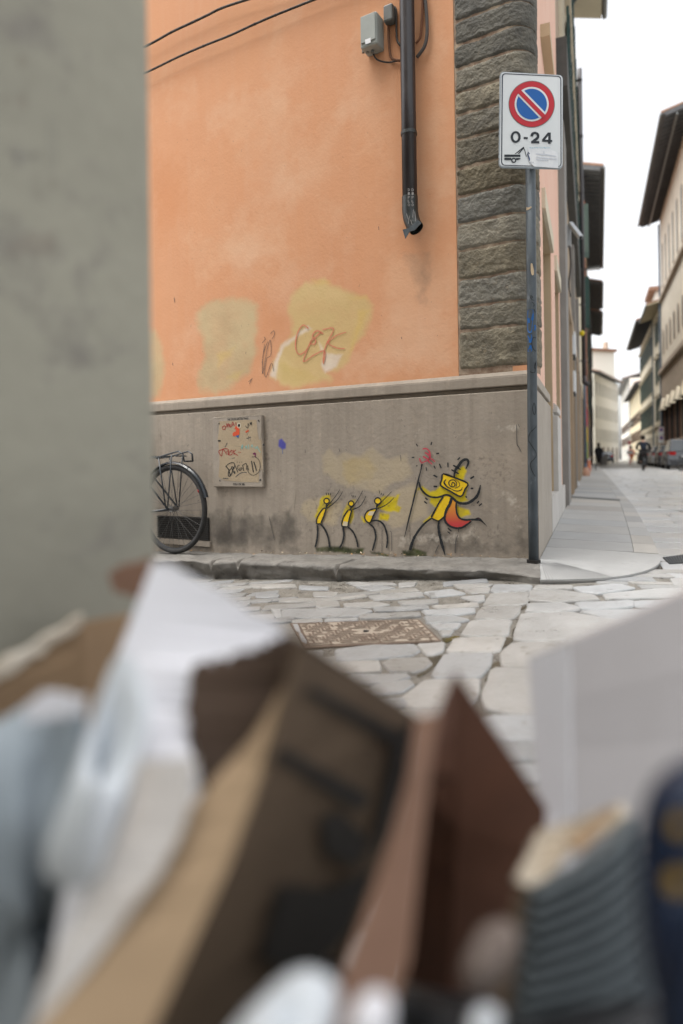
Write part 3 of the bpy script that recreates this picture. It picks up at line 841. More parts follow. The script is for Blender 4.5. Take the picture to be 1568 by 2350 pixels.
capep = catmull([(930, 1020), (985, 1090), (985, 1180), (1005, 1270), (1050, 1330), (1130, 1352), (1235, 1355), (1160, 1430), (1080, 1480), (980, 1490), (880, 1458), (815, 1400), (797, 1335), (820, 1200), (880, 1090), (930, 1020)], 2)[:-1]
b0 = len(m.v)
fillp(m, capep, g2, mpp(8))
for x, y in capep:
    t = max(0, min(1, (y - 1080) / 330))
    m.c.append((0.60 - 0.16 * t, 0.22 * (1 - t) + 0.035, 0.02 + 0.015 * t, 1))
m.build('cape_filling', M_cape, P0, fix=False)
m = MB(); fillp(m, [(1290, 1345), (1340, 1322), (1392, 1352), (1430, 1400), (1370, 1375)], g2, mpp(8)); m.build('tail_filling', mat('dark_red_paint', (0.10, 0.012, 0.02), bump=0), P0, fix=False)
m = MB()
for pts in ([(430, 192, 18), (500, 190, 22), (548, 245, 26), (553, 330, 24), (518, 392, 20)], [(468, 250, 22), (530, 285, 26), (555, 335, 20)], [(440, 312, 26), (500, 348, 26), (545, 370, 20)], [(383, 340, 20), (398, 395, 22), (432, 425, 18)], [(420, 420, 14), (470, 398, 18), (515, 380, 18), (568, 350, 22), (640, 405, 14)], [(520, 385, 20), (592, 442, 18)]):
    stroke(m, pts, 20, g2, ink, wob=0.3)
m.build('red_hand', M_redp, P0, fix=False)
m = MB(); stroke(m, [(1010, 1600, 10), (975, 1720, 14), (968, 1900, 16)], 12, g2, mpp(7)); stroke(m, [(640, 1890, 14), (700, 1760, 16)], 12, g2, mpp(7)); m.build('grey_drip', M_fade, P0, fix=False)

# ---- vent grille low in the plinth
m = MB()
gl0, gz1 = LW.hit(481, 1190, 0)[0], LW.hit(440, 1186, 0)[1]
gl1, gz0 = gl0 + 0.62, LW.hit(440, 1238, 0)[1]
m.pbox(LW, gl0, gl1, gz0, gz1, 0.006, 0.002)
gr = m.build('vent_grille', M_grate, B1)
m = MB()
for i in range(11):
    z = gz0 + (gz1 - gz0) * (i + 0.5) / 11
    m.pbox(LW, gl0, gl1, z - 0.004, z + 0.004, 0.02, 0.008)
m.build('slat', mat('worn_iron_slat', (0.04, 0.036, 0.032), bump=0.1), gr)
m = MB(); m.pbox(LW, gl0 - 0.02, gl1, gz0 - 0.05, gz0 - 0.005, 0.025, 0.001); m.build('grille_sill', M_plinth, gr)

# ================================================================== METER COVER on the plinth
fr_ = [pl(50, 350), pl(1330, 262), pl(1350, 2145), pl(80, 2150)]
lls = [LW.hit(x, y, 0) for x, y in fr_]
A0, A1 = max(lls[0][0], lls[3][0]), min(lls[1][0], lls[2][0])
Z0, Z1 = (lls[2][1] + lls[3][1]) / 2, (lls[0][1] + lls[1][1]) / 2
T2 = thing('meter_cover', tuple(LW.p((A0 + A1) / 2, Z0, 0)), 'square beige meter cover on the plinth scrawled with tags beside the bicycle', 'utility cover')
M_frame = mat('grey_plastic_frame', (0.31, 0.27, 0.22), (0.26, 0.225, 0.185), scale=8, bump=0.15, rough=0.7)
M_panel = mat('beige_cover', (0.345, 0.275, 0.18), (0.30, 0.235, 0.155), scale=7, bump=0.2, rough=0.7, spots=(0.26, 0.22, 0.18), spot_amt=0.58, spot_scale=9)
m = MB()
m.pbox(LW, A0, A1, Z0, Z1, 0.002, 0.032)
m.build('frame', M_frame, T2, bevel=0.006)
mpl = lambda k: LW.px(0.0335 + 0.0006 * k)
m = MB()
fillp(m, [(160, 440), (700, 410), (1130, 400), (1150, 640), (1195, 910), (1260, 915), (1295, 1690), (1200, 1720), (1190, 2030), (780, 2020), (380, 1990), (250, 1960), (140, 1890), (170, 1500), (140, 1000), (120, 930), (150, 700)], pl, mpl(0))
pn = m.build('panel', M_panel, T2, fix=False)
m = MB()
for pts, w_ in (([(1185, 370), (1245, 460), (1250, 740), (1225, 905)], 10), ([(1285, 920), (1290, 1200), (1300, 1690), (1325, 1750)], 14), ([(150, 430), (110, 560), (105, 740)], 8), ([(140, 1930), (195, 2030), (225, 2035)], 12), ([(50, 352), (700, 300), (1330, 268)], 16)):
    stroke(m, pts, w_, pl, mpl(2))
m.build('worn_edge', M_ledge, pn, fix=False)
m = MB()
for pts, w_ in (([(1170, 400), (1205, 450)], 26), ([(140, 515), (170, 485)], 24), ([(125, 945), (200, 950)], 40), ([(170, 1970), (190, 2010)], 22), ([(1220, 1995), (1240, 1945)], 34), ([(1300, 1050), (1340, 1055)], 40), ([(645, 545), (705, 545)], 60)):
    stroke(m, pts, w_, pl, mpl(3))
m.build('fixing_hole', M_black, pn, fix=False)
m = MB(); circ = [(676 + 46 * math.cos(a * .45), 550 + 62 * math.sin(a * .45)) for a in range(15)]
stroke(m, circ, 16, pl, mpl(3)); m.build('keyhole', M_trim, pn, fix=False)
m = MB()
lettering(m, 'WE SOUND BETTER THAN', (375, 420), (915, 385), (370, 365), pl, mpl(2))
lettering(m, 'YOU OR ME', (515, 2110), (825, 2108), (512, 2050), pl, mpl(2))
for pts, w_ in (([(480, 1670), (440, 1700), (400, 1770), (405, 1860), (450, 1860), (500, 1760), (530, 1640), (480, 1640), (560, 1800), (565, 1730)], 22), ([(330, 1610), (420, 1540), (520, 1515), (565, 1570), (540, 1680)], 18), ([(330, 1610), (400, 1690), (450, 1850)], 24), ([(560, 1570), (600, 1650), (645, 1770)], 20),
                ([(690, 1585), (645, 1600), (650, 1680), (700, 1720), (760, 1660), (700, 1660), (690, 1720)], 15), ([(765, 1580), (790, 1660), (795, 1730)], 18), ([(770, 1580), (870, 1540), (865, 1700)], 16), ([(905, 1580), (905, 1650), (935, 1710)], 12), ([(1000, 1470), (1025, 1610), (1050, 1770)], 26), ([(1060, 1490), (1100, 1610), (1130, 1730)], 26),
                ([(1010, 1370), (1110, 1370), (1200, 1460), (1228, 1600), (1190, 1760), (1060, 1845), (950, 1800), (900, 1700), (910, 1590)], 13), ([(625, 1495), (630, 1510)], 18), ([(685, 1498), (690, 1512)], 18), ([(745, 1495), (750, 1510)], 18),
                ([(845, 550), (880, 610), (910, 600), (905, 490)], 12), ([(915, 490), (945, 560)], 12), ([(960, 470), (985, 530), (1010, 500), (985, 470), (975, 520), (1005, 455)], 14)):
    stroke(m, pts, w_, pl, mpl(3))
m.build('black_tag', M_black, pn, fix=False)
m = MB()
for pts, w_ in (([(370, 1000), (310, 1120)], 24), ([(585, 1890), (700, 1800), (800, 1770), (885, 1785)], 22), ([(860, 880), (1000, 860)], 14), ([(880, 900), (985, 840)], 12), ([(920, 820), (945, 960)], 10), ([(960, 840), (990, 970)], 9), ([(250, 1930), (400, 1930)], 26), ([(490, 1410), (570, 1390)], 14), ([(540, 1080), (720, 1100), (720, 1180)], 5), ([(870, 800), (910, 760)], 6)):
    stroke(m, pts, w_, pl, mpl(1))
m.build('grey_tag', M_fade, pn, fix=False)
m = MB()
for pts in ([(290, 560), (245, 590), (260, 655), (310, 640), (320, 580), (285, 550)], [(340, 490), (400, 600)], [(330, 600), (400, 500), (430, 590)], [(350, 550), (430, 530)], [(440, 500), (455, 605)], [(480, 590), (510, 460), (560, 560)], [(490, 540), (550, 520)], [(590, 460), (605, 550)],
            [(140, 1220), (220, 1345), (260, 1170), (360, 1310)], [(140, 1215), (300, 1150), (400, 1180), (340, 1250)], [(400, 1310), (480, 1190), (490, 1300), (390, 1305), (420, 1200)], [(520, 1180), (550, 1310)], [(600, 1180), (540, 1250), (650, 1330)], [(670, 1235), (675, 1260)], [(700, 1235), (708, 1265)]):
    stroke(m, pts, 20, pl, mpl(2))
m.build('red_tag', M_rust, pn, fix=False)
m = MB()
for pts in ([(730, 1140), (770, 1050), (760, 1150), (730, 1120)], [(830, 1140), (870, 1080), (880, 1160)], [(925, 1040), (935, 1170)], [(985, 1120), (1020, 1050), (1040, 1130)], [(1080, 1100), (1120, 1150), (1150, 1090), (1180, 1160), (1235, 1250)]):
    stroke(m, pts, 20, pl, mpl(2))
m.build('turquoise_tag', M_cyan, pn, fix=False)
m = MB()
fillp(m, [(590, 560), (630, 570), (690, 640), (690, 780), (650, 800), (520, 830), (505, 760), (540, 720), (600, 700), (590, 640), (555, 640)], pl, mpl(3)); fillp(m, [(840, 700), (930, 655), (925, 700), (860, 740)], pl, mpl(3))
m.build('orange_sticker', M_orng, pn, fix=False)
m = MB(); fillp(m, [(580, 825), (670, 795), (665, 875)], pl, mpl(4)); m.build('blue_sticker', M_blue, pn, fix=False)
m = MB(); stroke(m, [(1040, 1290, 40), (1090, 1280, 50), (1100, 1320, 30), (1105, 1380, 20)], 30, pl, mpl(3)); m.build('purple_blot', mat('purple_marker', (0.16, 0.02, 0.08), bump=0), pn, fix=False)

# ================================================================== DRAINPIPE
PO = 0.075 + OFFP
pc = lambda x, y: LW.p(*LW.hit(*c1(x, y), PO), PO)
lp = LW.hit(*c1(1300, 500), PO)[0]
zb = LW.hit(*c1(1306, 1010), PO)[1]
T3 = thing('drainpipe', tuple(LW.p(lp, zb - 0.15, PO)), 'dark brown drainpipe on the orange wall ending in a torn metal spout', 'drainpipe')
m = MB(); m.tube([LW.p(lp + 0.02 * 0, z, PO) for z in (HB - 0.1, 6, 4.2, 3.2, zb + 0.0)], 0.052, 20)
m.build('pipe', M_pipe, T3, smooth=True)
m = MB()
zc_ = LW.hit(*c1(1300, 640), PO)[1]
m.tube([LW.p(lp, zc_ + 0.012, PO), LW.p(lp, zc_ - 0.012, PO)], 0.057, 20); m.pbox(LW, lp - 0.01, lp + 0.01, zc_ - 0.012, zc_ + 0.012, OFFP, PO)
m.tube([LW.p(lp, 5.2, PO), LW.p(lp, 5.17, PO)], 0.057, 20); m.pbox(LW, lp - 0.01, lp + 0.01, 5.17, 5.2, OFFP, PO)
m.build('bracket', M_shoe, T3)
m = MB()
m.tube([LW.p(lp, zb + 0.10, PO), LW.p(lp, zb, PO), LW.p(lp - 0.006, zb - 0.05, PO - 0.002), LW.p(lp - 0.022, zb - 0.095, PO + 0.0), LW.p(lp - 0.05, zb - 0.135, PO + 0.004)], [0.0555, 0.056, 0.056, 0.055, 0.052], 20, cap=False)
m.build('spout', M_shoe, T3, smooth=True)
m = MB()
sp = LW.px(PO + 0.06)
m.slab([sp(*c1(*q)) for q in ((1272, 1098), (1300, 1090), (1345, 1052), (1362, 1066), (1330, 1100), (1305, 1108), (1285, 1142))], -NL * 0.003)
m.build('torn_sheet', M_steel, T3)
m = MB(); stp = LW.px(PO + 0.055)
for k, tx in enumerate((1297, 1315)):
    for j, ch in enumerate('DIPLO'):
        lettering(m, ch, (tx, 914 + j * 18), (tx + 10, 914 + j * 18), (tx, 901 + j * 18), c1, stp)
for pts in ([(1290, 1020), (1300, 1050)], [(1305, 1030), (1300, 1070)], [(1325, 1000), (1320, 1040)], [(1330, 1010), (1335, 1060)], [(1310, 1050), (1318, 1075)]):
    stroke(m, pts, 2.5, c1, LW.px(PO + 0.064))
m.build('white_scribble', mat('faded_white_marker', (0.30, 0.29, 0.28), bump=0), T3, fix=False)

# ================================================================== BOXES AND CABLES
def boxon(mb, cf, x0, x1, y0, y1, depth, off=OFFP):
    a = LW.hit(*cf(x0, (y0 + y1) / 2), off + depth); b = LW.hit(*cf(x1, (y0 + y1) / 2), off + depth)
    z1 = LW.hit(*cf(x1, y0), off + depth)[1]; z0 = LW.hit(*cf(x1, y1), off + depth)[1]
    mb.pbox(LW, b[0], a[0], z0, z1, off, off + depth)
    return b[0], a[0], z0, z1
m = MB(); bb = boxon(m, c1, 1068, 1148, 48, 205, 0.12)
T4 = thing('utility_box', tuple(LW.p(bb[0], bb[2], OFFP)), 'grey metal utility box with a small white label beside the drainpipe', 'utility box')
m.build('housing', M_box, T4, bevel=0.012)
m = MB(); e = 0.008; m.pbox(LW, bb[0] + e, bb[1] - e, bb[2] + 0.03, bb[3] - e, 0.12 + OFFP, 0.128 + OFFP); m.build('lid', M_box, T4, bevel=0.004)
m = MB(); fillp(m, [(1092, 190), (1119, 180), (1120, 203), (1094, 212)], c1, LW.px(OFFP + 0.1295)); m.build('label_plate', M_white, T4, fix=False)
m = MB()
for x in (1085, 1105, 1128): m.tube([LW.px(OFFP + 0.06)(*c1(x, 235)), LW.px(OFFP + 0.06)(*c1(x, 252))], 0.012, 10)
m.build('cable_gland', M_dbox, T4)
m = MB(); jb = boxon(m, c1, 1178, 1222, 8, 90, 0.07)
T5 = thing('junction_box', tuple(LW.p(jb[0], jb[2], OFFP)), 'small dark grey junction box above the cables next to the drainpipe', 'junction box')
m.build('housing', M_dbox, T5, bevel=0.012)
m = MB(); m.tube([LW.px(OFFP + 0.035)(*c1(1200, 92)), LW.px(OFFP + 0.035)(*c1(1201, 108))], 0.02, 10); m.build('cable_gland', M_cable, T5)
def cable(pts, r, lab, off, cf=c1, grp='cables on the orange wall', M_=M_cable, name='wall_cable', ws=3):
    q = catmull([tuple(LW.px(OFFP + off)(*cf(*p))) for p in pts], 5)
    mb = MB(); mb.tube(q, r, 8)
    o = mb.build(name, M_, None, loc=tuple(q[0]), smooth=True)
    return setp(o, lab, 'cable', grp)
ca = cable([(-420, 440), (-200, 330), (-60, 262), (60, 213), (165, 155), (265, 108), (340, 72), (405, 40), (530, -2), (700, -50), (900, -110), (1120, -190), (1215, -260), (1225, -500), (1226, -1400)], 0.010, 'upper of two black cables slanting over the orange wall', 0.05)
cb = cable([(-420, 560), (-200, 458), (-60, 385), (55, 342), (200, 272), (320, 220), (450, 168), (565, 115), (665, 72), (770, 30), (860, -6), (1000, -60), (1150, -130), (1232, -200), (1240, -500), (1241, -1400)], 0.009, 'lower of two black cables slanting over the orange wall', 0.05)
def clips(cb_, pts):
    mb = MB()
    for x, y in pts:
        p = LW.px(OFFP + 0.05)(*c1(x, y)); mb.ball(p, 0.0115, 8, 6)
    mb.build('cable_clip', M_cable, cb_)
clips(ca, [(165, 155), (265, 108), (405, 40)]); clips(cb, [(320, 220), (565, 115), (665, 72)])
cable([(1204, 105), (1206, 180), (1212, 255), (1222, 280), (1245, 288), (1266, 290)], 0.009, 'brown conduit dropping from the junction box', 0.02, M_=mat('brown_conduit', (0.16, 0.075, 0.04), bump=0.05))
cable([(1222, 30), (1240, 45), (1242, 110), (1246, 190), (1266, 222)], 0.008, 'dark conduit arching from the junction box to the drainpipe', 0.02)
cable([(1128, 250), (1150, 285), (1200, 298), (1240, 292), (1268, 290)], 0.006, 'thin black cable looping under the grey utility box', 0.02)
cable([(1372, -60), (1380, 0), (1388, 90), (1388, 170), (1375, 225), (1340, 275)], 0.012, 'thick grey conduit curving out right of the drainpipe', 0.03, M_=mat('grey_conduit', (0.09, 0.08, 0.075), bump=0.05))
cable([(1366, -60), (1368, 20), (1362, 130), (1355, 180), (1335, 208)], 0.008, 'thin brown conduit right of the drainpipe', 0.02, M_=mat('brown_conduit_thin', (0.2, 0.09, 0.05), bump=0.05))

# ================================================================== NEAR GREY WALL on the left
gx = at(360, 1058, 1.02)
GD = Vector((-0.55, -0.835, 0)).normalized(); GN = Vector((0.835, -0.55, 0))
GW = Plane((gx.x, gx.y), GD, GN)
T6 = thing('grey_house', (gx.x, gx.y, -0.15), 'grey plastered house whose blurred edge fills the left of the photo', 'building')
M_greyk = dict(scale=2.2, bump=0.25, bscale=30, spots=(0.22, 0.205, 0.185), spot_amt=0.55, spot_scale=5, rough=0.9, contrast=0.45)
M_greyp = mat('grey_plaster_face', (0.40, 0.385, 0.315), (0.275, 0.265, 0.218), painted=True, **M_greyk)
M_grey = mat('grey_plaster', (0.40, 0.385, 0.315), (0.275, 0.265, 0.218), scale=2.2, bump=0.25, bscale=30, spots=(0.22, 0.205, 0.185), spot_amt=0.55, spot_scale=5, rough=0.9, contrast=0.45)
m = MB()
m.hexa([GW.p(0, -0.4, 0), GW.p(5, -0.4, 0), GW.p(5, -0.4, -4), GW.p(0, -0.4, -4), GW.p(0, 9, 0), GW.p(5, 9, 0), GW.p(5, 9, -4), GW.p(0, 9, -4)])
m.build('wall', M_grey, T6, bevel=0.012)
m = MB(); m.box((-5.5, -8.0, -0.4), (1.5, -4.2, 5)); m.build('unseen_shade_block', M_grey, T6)  # added block out of view, keeps light off the foreground
C_gs = ((0.17, 0.165, 0.17), (0.19, 0.18, 0.17), 10, 1.2, 0.5)
C_gs2 = ((0.21, 0.17, 0.145), (0.23, 0.19, 0.16), 10, 1.2, 0.5)
C_gs3 = ((0.42, 0.41, 0.36), (0.38, 0.37, 0.32), 10, 1.2, 0.4)
GG = Coated(GW, 0.012, 0.9, -0.1, 2.2, 0.0015, 0.008)
coatpart(GG, C_gs, [[(75, 900), (120, 860), (150, 910), (120, 990), (85, 970)], [(40, 870), (80, 850), (110, 900), (70, 920)], [(185, 910), (215, 900), (225, 940), (195, 950)]], I6, 26, 0.75)
coatpart(GG, C_gs2, [[(205, 1000), (235, 980), (240, 1180), (205, 1180)], [(150, 480), (180, 440), (200, 470), (170, 520)], [(0, 560), (60, 540), (70, 620), (0, 640)], [(280, 1060), (310, 1040), (320, 1100), (290, 1120)], [(60, 1400), (170, 1340), (330, 1360), (330, 1500), (0, 1500)], [(90, 560), (140, 540), (150, 620), (100, 640)], [(100, 330), (150, 300), (160, 380), (110, 400)]], I6, 24, 0.5)
coatpart(GG, C_gs3, [[(298, 700), (322, 690), (325, 980), (300, 980)]], I6, 12, 0.8)
GG.build('plaster_coat', M_greyp, T6.children[0])

# ================================================================== GROUND, ROAD, PAVEMENTS
M_ground = mat('far_ground', (0.30, 0.29, 0.27), scale=1.5)
M_stone = mat('paving_stone', (0.40, 0.405, 0.405), (0.31, 0.313, 0.31), scale=6, bump=0.5, bscale=35, bdist=0.010, rough=0.36, spec=0.5, tint=True, spots=(0.21, 0.195, 0.172), spot_amt=0.575, spot_scale=18, contrast=0.5)
M_joint = mat('wet_joint_mortar', (0.25, 0.235, 0.205), (0.145, 0.133, 0.113), scale=12, bump=0.9, bscale=60, bdist=0.02, rough=0.45, spec=0.5, rr=0.3)
M_kerb = mat('worn_kerbstone', (0.225, 0.213, 0.192), (0.12, 0.113, 0.102), scale=6, bump=0.6, bscale=40, bdist=0.012, rough=0.75, spots=(0.085, 0.08, 0.072), spot_amt=0.565, spot_scale=9, contrast=0.4)
M_slab = mat('pavement_slab', (0.375, 0.375, 0.367), (0.32, 0.32, 0.312), scale=5, bump=0.35, bscale=90, bdist=0.004, rough=0.65, tint=True, spots=(0.30, 0.298, 0.29), spot_amt=0.575, spot_scale=11)
M_iron = mat('rusty_cast_iron', (0.42, 0.36, 0.29), (0.34, 0.29, 0.235), scale=6, bump=0.3, rough=0.6, spots=(0.26, 0.21, 0.17), spot_amt=0.55, spot_scale=9)
M_irond = mat('rust_brown_rib', (0.20, 0.15, 0.115), (0.14, 0.105, 0.082), scale=12, bump=0.3, rough=0.6)

m = MB(); R0 = 300
m.add([(-R0, -R0, -0.42), (R0, -R0, -0.42), (R0, R0, -0.42), (-R0, R0, -0.42)], [(0, 1, 2, 3)])
setp(m.build('ground', M_ground), kind='structure')

rd = MB()                                # road bed: follows the fall of the street
gx_ = [-14 + i * 0.5 for i in range(33)] + [3, 5, 8, 12, 20, 40, 80]
gy_ = [-8, -4, -2, 0] + [0.5 * i for i in range(1, 20)] + [12, 16, 24, 40, 80, 160]
vs = [(x, y, roadz(x, y) - 0.007) for y in gy_ for x in gx_]
n_ = len(gx_)
rd.add(vs, [(j * n_ + i, j * n_ + i + 1, (j + 1) * n_ + i + 1, (j + 1) * n_ + i) for j in range(len(gy_) - 1) for i in range(n_ - 1)])
setp(rd.build('road_bed', M_joint), kind='structure')

stones = MB()
def stone(P, tint, lift=0.0, cut=1, inset=0.006):
    """one paving stone from its outline on the road (x, y)"""
    q = [Vector((p[0], p[1], 0)) for p in P]
    for _ in range(cut):
        r = []
        for i in range(len(q)):
            a, b = q[i], q[(i + 1) % len(q)]
            r += [a * 0.90 + b * 0.10, a * 0.10 + b * 0.90]
        q = r
    # split long edges and jitter them
    r = []
    for i in range(len(q)):
        a, b = q[i], q[(i + 1) % len(q)]
        k = max(1, int((b - a).length / 0.03))
        for j in range(k):
            p = a + (b - a) * (j / k)
            nz_ = noise.noise(Vector((p.x * 9, p.y * 9, 3.3))) * 0.008 + noise.noise(Vector((p.x * 40, p.y * 40, 7.7))) * 0.002
            nd = (b - a).normalized()
            r.append(p + Vector((-nd.y, nd.x, 0)) * nz_)
    q = r
    c = sum(q, Vector()) / len(q)
    tilt = Vector((rng.gauss(0, 0.006), rng.gauss(0, 0.006), 0))
    def at_z(p, dz, s):
        d = (c - p); dl = d.length
        p2 = p + d * min(0.5, s / max(dl, 1e-4))
        return Vector((p2.x, p2.y, roadz(p2.x, p2.y) + dz + lift + tilt.dot(p2 - c)))
    n = len(q)
    L0 = [at_z(p, -0.022, 0) for p in q]
    L1 = [at_z(p, -0.006, 0.001) for p in q]
    L2 = [at_z(p, 0.0, inset) for p in q]
    L3 = [at_z(p, 0.002, inset + 0.03) for p in q]
    cc = at_z(c, 0.003, 0)
    stones.tint = tint
    fs = []
    for k in range(3):
        for i in range(n):
            fs.append((k * n + i, k * n + (i + 1) % n, (k + 1) * n + (i + 1) % n, (k + 1) * n + i))
    for i in range(n): fs.append((3 * n + i, 3 * n + (i + 1) % n, 4 * n))
    stones.add(L0 + L1 + L2 + L3 + [cc], fs)
def rt(k=1.0):
    b = k * rng.uniform(0.86, 1.1); w = rng.uniform(-0.02, 0.045)
    return (b * (1 + w), b, b * (1 - w * 1.3), 1)

TR2 = [[(485, 218), (700, 220), (690, 258), (465, 260)], [(465, 266), (685, 262), (668, 330), (420, 340)], [(415, 345), (640, 338), (620, 372), (590, 412), (368, 415)],
  [(350, 425), (585, 418), (560, 510), (290, 510)], [(255, 525), (545, 515), (505, 605), (210, 605)], [(195, 612), (478, 612), (450, 690), (400, 750), (120, 750)], [(95, 765), (400, 760), (380, 860), (330, 920), (0, 925), (-60, 880), (20, 820)],
  [(-80, 935), (370, 930), (290, 1110), (-180, 1110)], [(725, 222), (930, 222), (920, 240), (710, 246)], [(940, 230), (1200, 215), (1300, 240), (1090, 270), (980, 255)], [(700, 250), (880, 250), (1060, 275), (1085, 303), (880, 315), (680, 308)],
  [(680, 325), (880, 322), (960, 345), (970, 362), (860, 372), (670, 372)], [(950, 320), (1280, 308), (1280, 342), (1100, 360), (985, 355)], [(1110, 272), (1400, 242), (1568, 238), (1568, 285), (1300, 297), (1130, 300)], [(650, 385), (930, 378), (1090, 410), (1300, 432), (1260, 540), (600, 535), (610, 460)],
  [(965, 370), (1250, 360), (1400, 362), (1390, 424), (1120, 412)], [(590, 548), (1000, 545), (1000, 690), (690, 695), (530, 680), (520, 610)], [(1015, 548), (1260, 548), (1290, 700), (1015, 700)], [(470, 700), (690, 705), (1000, 700), (1010, 960), (600, 960), (440, 930), (420, 850)], [(430, 968), (1010, 970), (1020, 1110), (370, 1110)],
  [(1290, 312), (1568, 300), (1600, 350), (1400, 352), (1290, 340)],
  [(75, 263), (240, 243), (320, 270), (140, 290)], [(240, 215), (440, 212), (470, 216), (440, 232), (290, 238)], [(300, 240), (455, 235), (455, 262), (350, 268)], [(285, 290), (430, 275), (425, 310), (390, 318)], [(130, 338), (385, 322), (390, 345), (170, 358)], [(70, 365), (370, 352), (365, 380), (250, 390), (100, 390)],
  [(80, 400), (240, 395), (340, 420), (290, 432), (110, 438)], [(120, 445), (290, 440), (265, 470), (165, 475)], [(40, 558), (200, 550), (185, 600), (140, 620), (95, 620)], [(165, 480), (255, 478), (230, 505), (190, 510)]]
TR1 = [[(1230, 740), (1280, 715), (1500, 710), (1525, 745), (1480, 780), (1420, 800), (1270, 795)], [(920, 660), (1150, 630), (1420, 620), (1455, 660), (1400, 690), (1100, 720), (940, 735)], [(700, 745), (1180, 728), (1200, 770), (1200, 800), (700, 805)], [(1000, 815), (1370, 808), (1390, 830), (1260, 868), (1050, 870)],
  [(1150, 885), (1380, 850), (1410, 880), (1340, 925), (1160, 940)], [(640, 468), (830, 458), (832, 478), (650, 488)], [(855, 460), (1060, 455), (1050, 473), (860, 478)], [(1065, 428), (1455, 420), (1460, 445), (1090, 460)], [(580, 402), (1040, 390), (1160, 410), (1050, 445), (830, 452), (590, 455)], [(1165, 390), (1500, 375), (1510, 397), (1180, 415)],
  [(975, 365), (1170, 352), (1275, 368), (1150, 385), (980, 388)], [(1130, 312), (1470, 290), (1480, 320), (1180, 342)], [(1320, 350), (1568, 335), (1568, 362), (1350, 372)], [(1200, 278), (1420, 263), (1460, 285), (1215, 302)], [(1050, 255), (1200, 245), (1310, 265), (1150, 282)], [(985, 226), (1290, 230), (1310, 245), (1060, 250)],
  [(1320, 232), (1440, 225), (1420, 250), (1330, 258)], [(1495, 290), (1568, 285), (1568, 320), (1530, 325)], [(690, 250), (880, 255), (870, 275), (700, 272)], [(780, 290), (930, 292), (920, 318), (790, 316)], [(790, 345), (930, 350), (950, 382), (800, 386)], [(580, 330), (770, 330), (760, 352), (560, 352)], [(500, 395), (570, 400), (575, 450), (540, 452)],
  [(380, 240), (660, 240), (670, 262), (400, 262)], [(410, 300), (560, 305), (550, 325), (420, 322)], [(1100, 305), (1120, 318), (960, 340), (950, 325)], [(640, 495), (680, 492), (740, 620), (705, 600)]]
tr_w = []
for P_, cf in [(p, q2) for p in TR2] + [(p, q1) for p in TR1]:
    w_ = [groad(*cf(*q)) for q in P_]
    tr_w.append([(v.x, v.y) for v in w_])
    c_ = sum(w_, Vector()) / len(w_)
    w_ = [v + (v - c_).normalized() * 0.009 for v in w_]
    stone(w_, rt(1.06 if cf is q2 else 0.92), 0.002)
mh = [groad(*q1(*q)) for q in ((640, 492), (1450, 468), (1588, 600), (730, 640))]
mhp = [(v.x, v.y) for v in mh]
# kerb line (foot of the kerb on the road), left of the corner then round the ramp
kpx = [(345, 1262), (470, 1296), (545, 1312), (628, 1328), (700, 1334), (830, 1336), (905, 1331), (1000, 1331), (1100, 1333), (1225, 1335.5), (1241, 1336)]
kerb_w = []
for p in kpx:
    v = groad(*p)
    e = Vector((v.x, v.y, 0)) - LW.o
    l, o_ = e.dot(DL), e.dot(NL)
    if l > 0.4 and o_ < 0.42:            # the pavement never gets narrower than this
        l = LW.hit(p[0], p[1], 0.42)[0]
        v = LW.p(l, 0, 0.42); v.z = roadz(v.x, v.y)
    kerb_w.append(v)
far_l = kerb_w[0] + DL * 4.0; far_l.z = roadz(far_l.x, far_l.y)
ramp_px = [(1240, 1336), (1320, 1335), (1400, 1331), (1455, 1323), (1495, 1312), (1515, 1299), (1513, 1282), (1500, 1252), (1476, 1205), (1454, 1165)]
ramp_w = [groad(*p) for p in ramp_px]
SWW = (Vector((ramp_w[-1].x, ramp_w[-1].y, 0)) - RW.o).dot(NR)      # pavement width
kerb_far = RW.p(160, -0.03, SWW)
pav_poly = [(v.x, v.y) for v in ([far_l] + kerb_w + ramp_w + [kerb_far])] + [tuple(RW.p(160, 0, -3))[:2], tuple(RW.p(0, 0, -3))[:2], tuple(LW.p(9, 0, -2))[:2]]
def blocked(P_):
    cx_ = sum(p[0] for p in P_) / len(P_); cy_ = sum(p[1] for p in P_) / len(P_)
    if inside(cx_, cy_, pav_poly) and (Vector((cx_, cy_, 0)) - RW.o).dot(NR) < SWW - 0.14: return True
    for p in P_:
        if inside(p[0], p[1], mhp): return True
    for T_ in tr_w:
        tx = [p[0] for p in T_]; ty = [p[1] for p in T_]
        if min(tx) > cx_ + 1 or max(tx) < cx_ - 1 or min(ty) > cy_ + 1 or max(ty) < cy_ - 1: continue
        if inside(cx_, cy_, T_): return True
        for p in P_:
            if inside(p[0] * 0.5 + cx_ * 0.5, p[1] * 0.5 + cy_ * 0.5, T_): return True
    return False
